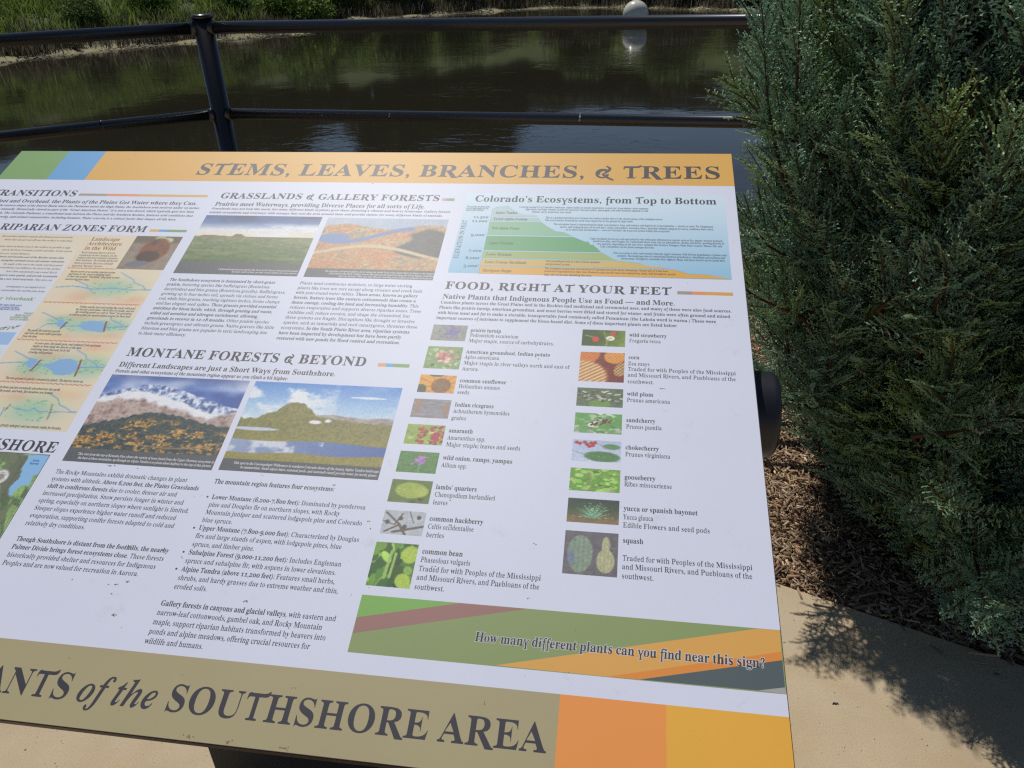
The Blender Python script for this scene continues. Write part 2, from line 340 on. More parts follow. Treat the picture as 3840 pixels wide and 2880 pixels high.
# ------------------------------------------------------------------ wood-chip mulch
k = 80000
X = rng.uniform(0.1, 1.9, k); Y = rng.uniform(1.25, 3.3, k)
edge = e0.y + (X-e0.x)*ed.y/ed.x
keep = (Y > edge+0.006) | ((Y > edge-0.14) & (rng.random(k) < 0.035*np.exp((Y-edge)/0.04))); X = X[keep]; Y = Y[keep]; k = len(X)
a = rng.uniform(0, 6.28, k); L = rng.gamma(2.2, 0.0042, k)+0.003; W_ = rng.uniform(0.0005, 0.0030, k); tl = rng.normal(0, 0.3, k)
d = np.stack([np.cos(a)*np.cos(tl), np.sin(a)*np.cos(tl), np.sin(tl)], 1)*L[:, None]; s_ = np.stack([-np.sin(a), np.cos(a), rng.normal(0, .35, k)], 1)*W_[:, None]
z0 = np.where(Y > (e0.y+(X-e0.x)*ed.y/ed.x), -0.035+rng.random(k)*0.036, 0.001)
P_ = np.stack([X, Y, z0], 1); u_ = np.array([0, 0, 1])*(0.0012+0.002*rng.random(k))[:, None]
V = np.stack([P_-d-s_, P_+d-s_, P_+d*0.9+s_, P_-d*0.9+s_, P_-d-s_+u_, P_+d-s_+u_, P_+d*0.9+s_+u_, P_-d*0.9+s_+u_], 1).reshape(-1, 3)
b0 = np.arange(k)[:, None]*8
Fm = np.concatenate([b0+[4, 5, 6, 7], b0+[0, 1, 5, 4], b0+[1, 2, 6, 5], b0+[2, 3, 7, 6], b0+[3, 0, 4, 7]])
cc = np.array([(0.44, 0.30, 0.18), (0.36, 0.23, 0.135), (0.20, 0.125, 0.08), (0.58, 0.45, 0.30), (0.34, 0.25, 0.17)])[rng.integers(0, 5, k)]*rng.uniform(0.7, 1.25, (k, 1))
chipm = attr_mat('wood_chips', 0.85, 0.2)
mesh_np('wood_chip_mulch', V, Fm, chipm, col=np.repeat(cc, 8, 0))['kind'] = 'stuff'

# ------------------------------------------------------------------ white ball in the pond
R_ = 0.47
ballm = mat('glazed_cream_concrete', (0.74, 0.69, 0.57), 0.22, 0.5, noise=(4, 0.18), bump=(14, 0.15, 0.01), coat=0.6)
bt = empty('ball', (0.14, 31.2, WZ), 'large cream-white glossy ball standing in the pond beyond the railing', 'ball')
bm = bmesh.new(); bmesh.ops.create_uvsphere(bm, u_segments=64, v_segments=40, radius=R_)
for v in bm.verts: v.co.z += R_*0.80
bm_obj('shell', bm, ballm, bt, True)
bm = bmesh.new(); tube_bm(bm, [(0, 0, -1.6), (0, 0, 0.04)], 0.2, 24); bm_obj('plinth', bm, mat('wet_concrete', (0.2, 0.18, 0.15), 0.6), bt)
bm = bmesh.new(); tube_bm(bm, [(-0.40, 0, R_*1.35), (-0.47, -0.02, R_*1.42)], [0.02, 0.008], 8); bm_obj('lug', bm, mat('dull_metal', (0.2, 0.2, 0.2), 0.5), bt)

# ------------------------------------------------------------------ railing
blk = mat('black_powder_coat', (0.006, 0.006, 0.008), 0.27, 0.75, noise=(25, 0.25), bump=(60, 0.05, 0.0005))
rl = empty('railing', (-1.51, 2.79, -0.05), 'black pipe railing with four rails along the pond edge', 'railing')
RO = Vector(rl.location)
A0 = Vector((-1.51, 2.79, 0)); dR = (Vector((0.42, 2.605, 0))-A0).normalized(); dL = Vector((-0.80, -0.57, 0)).normalized()
PR = A0 + dR*2.62; PL = A0 + dL*2.2
def part_tube(name, pts, r, seg=24, lab=None):
    bm = bmesh.new(); tube_bm(bm, [Vector(p)-RO for p in pts], r, seg); o = bm_obj(name, bm, blk, rl, True)
    for poly in o.data.polygons:
        if len(poly.vertices) > 4: poly.use_smooth = False
    if lab: o['label'] = lab
    return o
for z, nm in ((1.231, 'top_rail'), (0.938, 'rail'), (0.642, 'rail'), (0.35, 'rail')):
    r = 0.0205 if z > 1 else 0.0195
    part_tube(nm, [A0+dR*0.03+Vector((0, 0, z)), PR+dR*4+Vector((0, 0, z))], r)
    part_tube(nm, [A0+dL*0.03+Vector((0, 0, z)), PL+dL*0.4+Vector((0, 0, z-0.01))], r)
    # fillet collars where the rails meet the post
for P in (A0, PR, PL):
    rp = 0.0345
    part_tube('post', [P+Vector((0, 0, -0.3)), P+Vector((0, 0, 1.262))], rp, 32)
    o = part_tube('post_cap', [P+Vector((0, 0, 1.262)), P+Vector((0, 0, 1.268)), P+Vector((0, 0, 1.274))], [rp+0.0035, rp+0.0035, rp-0.001], 32)
for z in (1.231, 0.938, 0.642):
    for dd in (dR, dL):
        r = 0.0205 if z > 1 else 0.0195
        part_tube('weld_collar', [A0+dd*0.028+Vector((0, 0, z)), A0+dd*0.037+Vector((0, 0, z)), A0+dd*0.046+Vector((0, 0, z))], [r+0.007, r+0.0035, r+0.0003], 24)
# bird droppings on the rails
drop = mat('bird_dropping', (0.6, 0.58, 0.52), 0.8, noise=(90, 0.2))
def splat(base, L, w_):
    bm = bmesh.new(); tube_bm(bm, [base+Vector((0, -0.004, 0.012))-RO, base+Vector((0.001, -0.012, 0.004))-RO, base+Vector((0.0, -0.0165, -L*0.4))-RO, base+Vector((0.001, -0.013, -L))-RO], [w_*0.5, w_, w_*0.8, w_*0.3], 8)
    bm_obj('dropping', bm, drop, rl, True)
for t, L, w_ in ((0.93, 0.016, 0.0055), (0.63, 0.017, 0.006), (0.22, 0.004, .002)): splat(A0+dL*t+Vector((0, 0, 0.940)), L, w_)
for t, L, w_ in ((0.42, 0.006, 0.0045), (0.68, 0.007, 0.005), (0.24, 0.005, 0.004), (1.36, 0.016, 0.006)): splat(A0+dR*t+Vector((0, 0, 0.943)), L, w_)
part_tube('joint_ring', [A0+dL*0.405+Vector((0, 0, 0.938)), A0+dL*0.409+Vector((0, 0, 0.938))], 0.0202, 24)

# grit, crumbs of bark and fallen scale leaves on the slab
k = 1500
X = rng.uniform(0.2, 1.25, k); Y = rng.uniform(0.75, 1.5, k); X[:500] = rng.uniform(-1.6, -0.5, 500); Y[:500] = rng.uniform(0.6, 1.1, 500)
keep = Y < e0.y+(X-e0.x)*ed.y/ed.x-0.004; X = X[keep]; Y = Y[keep]; k = len(X)
s_ = rng.gamma(1.6, 0.0003, k)+0.0002; a = rng.uniform(0, 6.28, k); st = rng.uniform(1, 2.6, k)
ax_ = np.stack([np.cos(a)*s_*st, np.sin(a)*s_*st, 0*a], 1); bx_ = np.stack([-np.sin(a)*s_, np.cos(a)*s_, 0*a], 1); P_ = np.stack([X, Y, 0*X+0.0002], 1); h_ = np.stack([0*a, 0*a, s_], 1)
V = np.stack([P_-ax_, P_-bx_, P_+ax_, P_+bx_, P_+h_], 1).reshape(-1, 3); b0 = np.arange(k)[:, None]*5
mesh_np('grit', V, np.concatenate([b0+[0, 1, 4], b0+[1, 2, 4], b0+[2, 3, 4], b0+[3, 0, 4]]), chipm, col=np.repeat(np.array([(0.07, 0.05, 0.035), (0.30, 0.23, 0.15), (0.6, 0.55, 0.45), (0.16, 0.11, 0.07)])[rng.integers(0, 4, k)], 5, 0))['kind'] = 'stuff'
bm = bmesh.new(); pts_ = [(0.493, 1.158, 0.001), (0.496, 1.161, 0.002), (0.500, 1.160, 0.003), (0.504, 1.162, 0.0015), (0.507, 1.159, 0.001)]
tube_bm(bm, pts_, [0.0006, 0.0018, 0.0015, 0.001, 0.0004], 6); tag(bm_obj('dead_leaf', bm, mat('black_dead_leaf', (0.015, 0.014, 0.018), 0.6)), 'tiny curled black leaf lying on the sunlit concrete', 'leaf')
# ------------------------------------------------------------------ interpretive sign
SO = Vector((0.16444, 1.24018, 1.13819)); SN = Vector((0.0, -0.369417, 0.929264))
SX = Vector((1, 0, 0)); SY = SN.cross(SX)
SIGN = empty('interpretive_sign', (-0.45, 0.80, 0.0), 'large tilted white interpretive panel about native plants and ecosystems, on a black pedestal', 'sign')
MS = Matrix(((SX.x, SY.x, SN.x, SO.x), (SX.y, SY.y, SN.y, SO.y), (SX.z, SY.z, SN.z, SO.z), (0, 0, 0, 1)))
MLOC = Matrix.Translation(-Vector(SIGN.location)) @ MS      # sign-plane frame in the root's frame
GLYPHS = {'B':{65:[650,[[-13,0,-13,27,13,32,35,45,54,71,73,111,307,694,334,693,572,129,612,51,632,33,660,27,660,0,341,0,341,27,402,37,422,68,406,121,376,197,154,197,117,105,113,88,111,72,129,38,184,27,190,27,190,0],[169,239,360,239,263,475]]],
97:[512,[[379,-15,337,-8,310,15,298,52,225,3,142,-13,96,-6,60,17,38,51,30,94,46,154,95,203,177,244,296,283,296,359,292,395,278,421,255,435,220,440,171,432,155,408,169,382,179,363,183,344,178,320,164,301,142,288,115,284,87,289,67,303,53,324,49,352,55,385,73,415,103,439,141,458,188,470,241,474,332,464,392,435,425,385,436,313,436,93,439,59,453,51,477,62,490,41,438,-1],[225,50,259,61,296,94,296,252,229,225,189,183,176,125,188,69]]],
66:[659,[[24,0,24,26,67,33,93,48,107,77,111,122,111,549,103,614,92,633,76,645,23,653,23,678,328,678,422,672,496,653,548,622,580,578,590,522,572,450,518,399,427,368,536,332,601,275,623,196,605,113,553,52,468,13,354,0],[271,375,280,375,348,383,392,406,416,448,424,514,418,573,401,614,370,638,322,646,294,643,280,633,273,613,271,582],[330,36,385,45,422,73,441,121,448,191,439,262,413,309,365,335,294,344,271,344,271,97,274,68,284,50,301,39]]],
98:[537,[[64,-17,64,578,62,617,55,638,39,649,12,654,12,678,206,678,206,415,261,459,329,474,379,467,423,445,459,411,486,365,503,310,509,247,502,175,481,112,447,59,402,19,347,-7,286,-15,220,-1,156,42,79,-17],[272,21,317,34,345,73,360,141,365,238,360,318,344,374,316,406,274,417,252,413,231,402,215,383,206,360,206,102,213,57,235,30]]],
67:[697,[[382,-16,288,-5,205,30,135,84,83,156,50,242,39,340,50,437,84,523,137,594,207,648,291,682,386,693,460,684,547,655,577,648,607,659,624,693,650,693,650,459,625,459,584,542,531,606,466,646,395,660,330,647,279,608,243,544,221,453,214,337,222,228,246,144,286,83,342,47,414,35,474,43,533,67,589,105,638,158,666,132,589,50,494,0]]],
99:[437,[[232,-15,178,-7,129,16,88,53,56,101,36,159,29,223,37,292,60,353,96,403,143,442,198,467,260,475,324,467,373,444,403,409,413,365,409,340,397,321,377,308,352,304,319,312,299,335,292,373,293,389,294,404,284,433,252,442,205,424,176,370,167,279,176,183,204,114,248,71,304,57,356,70,404,107,424,90,369,32,305,-3]]],
68:[738,[[30,0,30,26,69,32,94,44,106,69,110,111,110,557,105,606,91,635,64,648,22,653,22,678,330,678,440,668,532,639,604,590,655,523,687,439,697,339,683,217,640,122,568,54,469,14,340,0],[331,36,391,44,439,70,476,112,510,207,522,341,514,450,492,536,454,596,400,633,332,645,301,641,282,631,274,609,271,573,271,107,274,72,282,51,300,40]]],
100:[551,[[208,-15,159,-7,116,16,79,52,52,99,35,156,29,219,35,291,54,354,83,405,121,443,167,466,217,474,281,460,332,417,332,597,328,623,316,641,294,650,262,654,262,678,475,678,475,112,477,81,484,61,498,48,526,41,526,16,438,8,332,-15,332,58,280,3],[255,42,278,47,301,62,320,84,332,113,332,360,324,383,307,402,285,414,259,418,219,406,194,372,180,312,175,228,179,146,193,87,218,53]]],
69:[658,[[21,0,21,25,65,30,93,44,107,72,112,116,112,549,107,603,93,634,66,648,24,653,24,678,594,678,594,476,571,476,549,555,507,605,440,632,345,641,298,638,285,632,277,621,272,578,272,366,288,366,346,375,386,401,412,446,429,514,453,514,453,176,428,176,420,229,407,270,386,299,359,318,322,328,276,331,272,331,272,100,275,69,286,52,307,44,343,41,410,45,467,58,513,79,552,112,585,156,612,213,640,213,599,0]]],
101:[448,[[229,-15,174,-7,126,16,86,52,55,102,36,163,29,234,36,300,56,358,88,406,130,443,179,466,234,474,311,460,371,417,408,349,421,258,421,247,174,247,189,145,230,83,297,63,353,79,402,128,424,108,370,40,305,-1],[173,286,300,286,300,320,297,375,288,413,269,435,240,442,203,427,180,380,173,303]]],
70:[602,[[23,0,23,26,67,34,93,50,107,79,111,125,111,558,106,603,92,630,64,645,21,653,21,678,586,678,586,476,562,476,549,532,529,574,501,605,462,626,409,638,342,642,298,640,277,627,271,593,271,368,283,368,340,377,381,403,408,448,423,516,450,516,450,176,424,176,409,251,382,299,341,324,281,333,271,333,271,120,280,64,292,46,312,35,382,26,382,0]]],
102:[318,[[22,0,22,24,59,33,74,52,78,109,78,412,24,412,24,462,78,462,78,526,90,596,126,649,183,681,259,692,315,685,357,664,383,632,392,595,388,567,375,546,356,533,334,529,310,533,291,544,279,560,275,582,287,626,292,635,294,644,288,656,268,660,243,655,229,640,220,581,220,462,303,462,303,412,220,412,220,97,224,60,235,38,258,28,297,24,297,0]]],
71:[756,[[399,-15,298,-4,211,29,139,82,86,153,52,240,41,341,52,439,86,524,138,595,208,648,290,682,383,693,464,684,550,656,577,649,592,652,604,660,624,693,651,693,651,458,625,458,600,515,569,564,532,604,490,635,445,654,398,660,333,647,282,609,246,544,224,455,217,339,230,201,268,101,306,55,354,28,410,19,458,24,489,41,505,68,510,106,510,190,505,229,490,254,460,266,410,271,410,295,745,295,745,271,704,266,680,254,668,230,664,191,664,43,532,-1]]],
103:[487,[[217,-209,132,-202,71,-181,34,-149,21,-111,41,-68,102,-38,52,-1,35,45,42,80,63,110,99,138,152,164,86,200,46,251,33,316,39,360,59,399,90,430,131,454,179,469,234,474,292,469,347,453,472,453,472,399,399,399,425,354,434,303,428,262,411,225,384,195,348,172,305,158,256,153,234,154,211,155,187,151,168,141,154,125,150,106,165,81,210,73,261,73,332,70,386,60,425,43,451,19,465,-14,470,-55,454,-119,406,-168,326,-199],[234,185,264,193,284,217,294,257,297,314,294,371,284,411,264,434,234,442,204,434,185,411,174,371,170,314,174,257,185,217,204,193],[239,-173,324,-165,375,-140,392,-98,387,-76,371,-62,344,-54,305,-51,144,-51,118,-77,109,-108,117,-133,141,-154,181,-168]]],
72:[779,[[23,0,23,26,67,32,93,47,107,75,111,120,111,564,106,605,93,631,66,646,24,653,24,678,360,678,360,653,304,643,288,633,278,618,271,564,271,373,509,373,509,564,502,618,493,633,477,643,420,653,420,678,755,678,755,653,712,646,686,632,673,606,669,564,669,120,673,77,687,49,712,33,755,26,755,0,420,0,420,26,463,32,490,46,504,73,509,120,509,329,271,329,271,120,275,75,289,47,316,32,360,26,360,0]]],
104:[567,[[27,0,27,24,52,28,67,38,75,56,78,83,78,594,76,621,68,639,53,650,28,655,28,678,220,678,220,397,284,455,362,474,434,456,478,403,492,315,492,83,495,56,502,39,517,28,541,24,541,0,301,0,301,24,308,24,340,39,350,83,350,323,341,384,327,399,302,404,258,391,220,350,220,83,222,56,230,39,244,28,268,24,268,0]]],
73:[388,[[20,0,20,26,63,34,91,48,107,73,112,112,112,576,107,614,94,637,67,648,20,653,20,678,364,678,364,653,319,648,292,637,277,614,272,576,272,115,279,66,289,50,307,39,366,26,366,0]]],
105:[295,[[150,539,121,544,97,561,80,585,75,614,80,644,97,668,121,685,150,690,179,685,204,668,220,644,225,614,220,585,203,561,179,544],[27,0,27,24,52,29,68,38,75,55,78,83,78,375,76,406,70,424,55,433,30,437,31,462,221,462,221,83,223,56,230,39,244,29,268,24,268,0]]],
74:[492,[[162,-97,117,-93,77,-80,43,-60,17,-33,1,-1,-5,34,0,66,16,91,39,106,66,111,95,106,118,92,133,70,138,41,126,-2,114,-29,125,-52,156,-60,187,-54,207,-37,217,-8,220,32,220,546,212,609,200,628,182,641,118,653,118,678,468,678,468,653,412,642,396,630,387,612,380,546,380,132,371,50,345,-15,302,-60,240,-88]]],
106:[312,[[158,541,129,546,105,562,88,587,83,616,89,646,105,670,129,687,158,692,188,687,212,670,229,646,234,616,229,587,212,563,188,546],[53,-209,17,-206,-16,-195,-44,-179,-65,-157,-79,-132,-83,-104,-79,-79,-67,-60,-47,-47,-22,-43,3,-47,22,-58,35,-76,39,-98,28,-130,16,-153,24,-169,46,-174,73,-168,87,-149,95,-80,95,372,92,404,83,424,65,434,33,438,33,462,237,462,237,-32,225,-109,189,-165,130,-198]]],
75:[760,[[24,0,24,26,68,32,94,47,108,75,112,120,112,564,107,605,94,632,67,647,25,653,25,678,361,678,361,653,305,643,289,633,279,618,272,564,272,348,478,556,509,593,519,623,498,646,433,653,433,678,723,678,723,653,710,653,618,624,513,537,403,424,690,69,725,37,773,26,773,0,418,0,418,26,456,27,479,31,493,40,497,51,491,70,471,98,297,318,272,295,272,120,277,75,290,47,317,32,361,26,361,0]]],
107:[534,[[26,0,26,24,52,29,68,39,75,56,78,83,78,592,70,640,56,649,30,654,31,678,220,678,220,251,338,369,357,393,363,414,350,431,311,437,306,437,306,462,514,462,514,437,459,423,409,387,331,311,515,51,536,31,560,24,560,0,314,0,314,24,323,24,348,30,356,47,345,73,242,219,220,200,220,83,222,56,230,39,244,29,268,24,268,0]]],
76:[635,[[23,0,23,26,67,32,93,47,107,75,111,120,111,564,106,606,93,633,66,647,24,653,24,678,372,678,372,653,310,646,291,636,280,620,271,564,271,123,276,70,284,55,298,47,348,41,414,46,469,59,513,83,551,119,582,167,609,230,636,230,598,0]]],
108:[297,[[27,0,27,24,52,29,68,38,75,55,78,83,78,592,70,639,56,650,30,654,30,678,221,678,221,83,223,56,230,39,244,29,268,24,268,0]]],
77:[944,[[21,0,21,26,64,32,92,47,107,74,112,118,112,569,105,619,95,634,79,644,22,653,22,678,275,678,472,212,669,678,919,678,919,653,878,645,853,630,839,604,834,563,834,127,841,64,851,45,866,35,918,26,918,0,589,0,589,26,644,37,660,48,670,66,677,124,677,594,429,0,402,0,157,579,157,119,162,72,178,44,207,30,252,26,252,0]]],
109:[825,[[27,0,27,24,52,28,67,38,75,56,78,83,78,377,76,404,68,423,53,434,28,438,28,462,218,462,218,394,280,454,353,474,412,465,453,436,477,389,542,453,622,474,693,456,736,403,750,315,750,83,752,56,760,39,774,28,798,24,798,0,562,0,562,24,586,28,600,39,608,57,610,83,610,323,601,384,587,399,562,404,520,391,483,353,483,83,485,57,493,39,507,28,530,24,530,0,297,0,297,24,321,28,335,39,343,57,345,83,345,323,336,384,322,399,297,404,254,391,218,350,218,83,220,57,227,40,241,29,264,24,264,0]]],
78:[735,[[600,-16,159,521,159,117,163,73,177,46,203,32,248,26,248,0,27,0,27,26,81,35,96,45,106,62,113,117,113,578,54,645,27,653,27,678,233,678,582,251,582,562,575,617,565,632,549,643,493,653,493,678,714,678,714,653,671,647,645,633,632,605,628,561,628,-16]]],
110:[567,[[27,0,27,24,52,28,67,38,75,56,78,83,78,377,76,404,68,423,53,434,28,438,28,462,220,462,220,398,283,455,362,474,434,456,478,403,492,315,492,83,495,56,502,39,517,28,541,24,541,0,301,0,301,24,308,24,340,39,350,83,350,323,341,384,327,399,302,404,258,391,220,350,220,83,222,56,230,39,244,28,268,24,268,0]]],
79:[782,[[388,-16,317,-9,251,11,192,43,141,86,98,138,67,199,48,266,41,339,48,411,67,479,98,539,141,592,193,635,254,667,321,687,395,694,466,687,532,668,591,636,642,594,684,542,716,481,735,413,742,339,735,266,716,199,684,138,641,86,589,43,529,11,461,-9],[394,18,456,31,503,69,538,134,558,223,565,339,553,478,518,579,461,640,387,660,325,647,278,609,243,544,223,455,216,339,228,201,264,100,321,39]]],
111:[501,[[251,-15,189,-7,135,17,90,55,56,105,35,163,28,229,35,296,56,356,90,405,135,443,189,466,250,474,311,466,365,443,410,406,444,357,465,298,472,229,465,161,444,102,410,53,366,16,312,-7],[251,17,287,27,311,58,324,121,327,229,323,338,309,403,285,435,251,445,214,434,191,403,178,338,174,230,178,122,191,58,215,27]]],
80:[622,[[23,0,23,26,67,32,93,47,107,75,111,120,111,564,106,605,93,631,66,646,24,653,24,678,318,678,428,672,500,655,546,628,580,592,602,547,609,494,593,417,546,358,468,319,360,306,271,306,271,120,275,75,289,47,316,32,360,26,360,0],[271,342,300,342,363,351,405,376,427,422,435,490,429,558,410,605,375,633,322,642,297,639,282,631,274,616,271,593]]],
112:[553,[[26,-207,26,-184,60,-175,75,-150,78,-95,78,362,76,400,69,422,55,433,29,439,29,462,213,462,213,391,247,438,291,466,343,475,393,467,436,444,472,407,499,360,515,302,521,238,515,169,498,108,470,56,434,18,389,-7,338,-15,272,1,220,48,220,-86,226,-147,235,-164,249,-175,294,-183,294,-207],[291,42,330,54,356,88,371,148,376,230,372,310,359,369,335,403,296,414,254,398,220,350,220,102,249,57]]],
81:[782,[[563,-172,441,-153,346,-96,278,-1,209,31,151,75,104,129,70,192,48,263,41,339,48,411,67,479,98,539,141,592,193,635,254,667,321,687,395,694,466,687,532,668,591,636,642,594,684,542,716,481,735,413,742,339,726,226,676,128,597,50,492,0,536,-67,592,-107,662,-120,732,-109,737,-137,648,-163],[395,18,457,31,504,69,539,134,559,223,566,339,554,478,518,579,461,640,387,660,325,647,278,609,243,544,223,455,216,339,228,201,265,100,321,39]]],
113:[542,[[260,-207,260,-183,297,-179,319,-170,329,-152,333,-124,333,43,278,0,211,-14,161,-7,117,15,81,50,53,96,36,151,30,214,37,286,59,349,93,402,139,442,192,467,253,475,320,461,383,419,460,477,476,477,476,-124,479,-151,486,-169,501,-179,527,-183,527,-207],[266,44,288,48,309,59,325,77,333,100,333,359,326,403,304,430,267,439,223,427,195,389,179,324,174,232,179,149,195,90,223,56]]],
82:[704,[[23,0,23,26,67,32,93,47,107,75,111,120,111,564,106,605,93,631,66,646,24,653,24,678,323,678,454,667,547,634,603,578,621,498,604,425,553,370,469,333,643,75,674,38,690,29,712,26,715,26,715,0,504,0,300,316,271,316,271,120,275,75,289,47,316,32,360,26,360,0],[271,348,303,348,370,357,417,385,443,432,452,500,439,579,400,626,334,642,301,639,282,629,274,609,271,574]]],
114:[428,[[27,0,27,24,52,29,68,38,75,55,78,83,78,375,76,406,69,425,55,433,30,437,31,462,217,462,217,375,245,417,279,449,313,468,347,474,384,469,410,453,426,428,431,396,427,370,414,349,394,336,369,331,346,334,331,344,308,372,296,383,281,387,261,380,241,360,227,327,222,286,222,83,226,55,237,38,258,28,294,24,294,0]]],
83:[581,[[64,-16,64,235,93,235,123,140,166,74,222,35,293,22,344,30,383,54,407,89,415,133,395,192,335,238,242,284,167,329,115,376,84,430,74,494,81,551,100,600,131,639,172,669,220,688,275,694,342,687,420,667,434,664,446,662,467,670,477,694,505,694,505,475,480,475,462,528,437,573,406,610,370,639,330,656,289,662,243,655,208,635,185,604,178,566,185,530,204,501,236,476,281,451,377,406,431,377,473,347,502,315,521,280,531,241,535,198,527,138,505,86,468,43,418,12,357,-8,286,-15,236,-12,187,1,147,14,126,18,103,11,91,-16]]],
115:[429,[[225,-15,181,-9,129,9,109,13,89,6,76,-13,53,-13,53,157,79,157,99,101,129,58,167,31,209,22,242,26,266,40,281,60,286,87,273,125,232,156,159,193,113,221,81,252,62,288,55,328,65,386,97,433,146,465,210,475,247,471,296,458,307,456,317,454,332,459,343,475,363,475,363,330,340,330,320,378,293,413,259,434,222,441,194,437,173,426,160,408,156,386,160,364,172,346,218,315,285,282,329,255,360,226,377,189,383,141,372,77,340,27,289,-5]]],
84:[630,[[137,0,137,26,183,31,212,46,227,75,232,120,232,645,222,645,151,634,97,601,61,546,43,473,16,473,16,678,611,678,611,472,586,472,558,568,496,626,400,645,392,645,392,120,397,73,412,45,440,31,488,26,488,0]]],
116:[340,[[184,-14,133,-7,98,16,79,53,72,106,72,415,30,415,30,446,131,550,192,631,215,631,215,462,309,462,309,415,215,415,215,122,223,76,233,64,250,60,282,73,307,111,331,98,294,36,245,-2]]],
85:[733,[[369,-19,250,-4,170,43,124,120,109,231,109,564,104,605,91,631,64,646,22,653,22,678,358,678,358,653,302,643,285,633,275,618,269,564,269,208,277,131,303,77,346,44,409,33,472,41,521,66,556,106,577,164,584,237,584,563,579,604,565,631,537,645,489,653,489,678,706,678,706,653,668,644,645,628,633,602,629,563,629,270,613,137,566,48,485,-2]]],
117:[558,[[195,-15,136,-5,97,26,75,75,68,144,68,369,66,399,59,421,43,433,17,438,17,462,211,462,211,110,214,87,225,69,241,57,263,53,305,64,340,98,340,369,337,401,329,422,312,434,282,438,282,462,482,462,482,104,485,76,493,58,509,49,536,44,536,19,446,11,340,-15,340,60,312,29,277,5,238,-10]]],
86:[637,[[316,-19,66,567,34,626,12,644,-21,653,-21,678,314,678,314,653,274,651,248,644,232,630,227,610,240,563,385,213,518,562,528,609,523,630,509,643,445,653,445,678,658,678,658,653,630,649,608,637,589,612,569,570,342,-19]]],
118:[456,[[212,-15,57,369,33,419,18,432,-4,437,-4,462,244,462,244,438,232,438,202,431,192,411,194,399,275,182,351,376,359,405,345,430,303,438,303,462,454,462,454,439,430,430,414,415,387,362,238,-15]]],
87:[910,[[254,-16,48,585,23,636,4,648,-23,653,-23,678,269,678,269,653,223,643,213,631,209,611,220,555,332,228,448,525,426,594,414,623,398,640,375,648,341,653,341,678,654,678,654,653,602,643,585,613,594,575,706,247,805,550,817,605,813,627,801,641,780,649,749,653,749,678,929,678,929,653,904,644,885,627,856,565,664,-16,637,-16,470,460,283,-16]]],
119:[647,[[182,-15,25,394,9,424,-16,437,-16,462,206,462,206,437,178,431,170,411,172,396,178,376,248,189,314,350,299,396,282,430,250,439,250,462,481,462,481,437,450,430,440,411,441,401,443,390,500,210,569,381,576,410,573,422,566,430,530,439,530,462,663,462,663,439,645,435,633,424,613,384,453,-15,430,-15,332,293,208,-15]]],
88:[701,[[17,0,17,26,79,44,134,99,288,310,116,575,71,633,49,648,24,653,21,653,21,678,363,678,363,653,341,653,298,644,283,618,300,578,394,431,479,556,498,590,505,616,488,643,436,653,436,678,682,678,682,653,677,653,636,647,600,630,566,599,531,556,418,394,615,85,650,41,667,30,687,26,691,26,691,0,355,0,355,26,362,26,414,35,432,61,426,85,409,118,312,272,205,120,190,93,185,67,204,36,259,26,259,0]]],
120:[475,[[7,0,7,22,51,43,92,84,183,203,64,392,36,424,6,437,6,462,251,462,251,438,220,433,209,417,222,387,273,306,333,382,345,400,349,415,346,425,338,432,299,438,299,462,463,462,463,441,421,421,378,378,295,274,434,54,451,32,475,23,475,0,231,0,231,24,265,29,273,36,276,45,272,64,258,88,205,170,145,91,131,69,126,51,137,29,170,22,175,22,175,0]]],
89:[634,[[151,0,151,26,195,32,221,47,235,75,239,120,239,266,69,576,44,617,21,639,1,648,-20,652,-20,678,308,678,308,652,291,652,248,644,236,633,232,620,244,583,370,336,496,545,513,580,519,607,500,641,444,652,439,652,439,678,654,678,654,652,630,646,609,632,570,583,399,303,399,120,404,75,417,47,444,32,488,26,488,0]]],
121:[447,[[78,-209,43,-203,15,-186,-4,-159,-10,-125,-6,-101,7,-79,27,-64,53,-59,77,-63,95,-73,107,-91,111,-113,111,-121,110,-130,115,-143,128,-147,147,-138,170,-110,193,-66,209,-7,54,373,37,410,23,428,-5,437,-7,437,-7,462,241,462,241,437,202,431,194,423,191,409,193,397,198,382,276,177,343,359,352,387,354,408,351,422,342,431,302,437,302,462,446,462,446,437,427,432,413,418,386,361,241,-36,193,-143,168,-174,142,-195,113,-205]]],
90:[658,[[30,0,30,16,411,640,319,640,259,636,211,626,172,605,140,575,114,530,91,471,66,471,85,678,605,678,605,660,228,43,356,43,449,55,520,91,572,153,606,244,631,244,606,0]]],
122:[436,[[19,0,19,21,250,428,191,428,143,422,108,405,83,372,65,322,39,322,47,462,409,462,409,433,187,37,227,37,288,44,332,65,363,103,387,160,411,160,399,0]]],
48:[559,[[280,-10,198,2,135,36,89,91,58,165,40,255,34,359,40,463,58,552,89,625,135,679,199,713,281,724,360,713,422,679,468,625,500,552,519,462,525,358,519,254,500,165,468,91,421,36,359,2],[280,55,326,75,353,135,366,231,370,358,366,485,353,580,327,639,281,659,235,639,207,580,194,485,189,358,194,231,207,135,234,75]]],
49:[559,[[97,0,97,53,179,53,202,57,217,67,226,87,229,118,229,619,161,544,130,522,100,515,78,520,59,535,46,559,42,589,110,613,196,666,266,718,378,718,378,118,381,91,388,70,403,57,429,53,510,53,510,0]]],
50:[559,[[35,0,35,103,183,254,238,313,278,365,306,412,324,457,334,503,337,553,332,602,316,637,291,656,259,663,216,652,188,620,172,565,167,490,115,496,75,513,48,543,39,589,45,624,64,656,94,684,137,706,192,719,259,724,358,713,430,680,473,627,488,558,485,524,476,490,434,418,355,328,230,205,130,110,363,110,392,115,416,128,435,150,446,179,454,210,513,210,508,0]]],
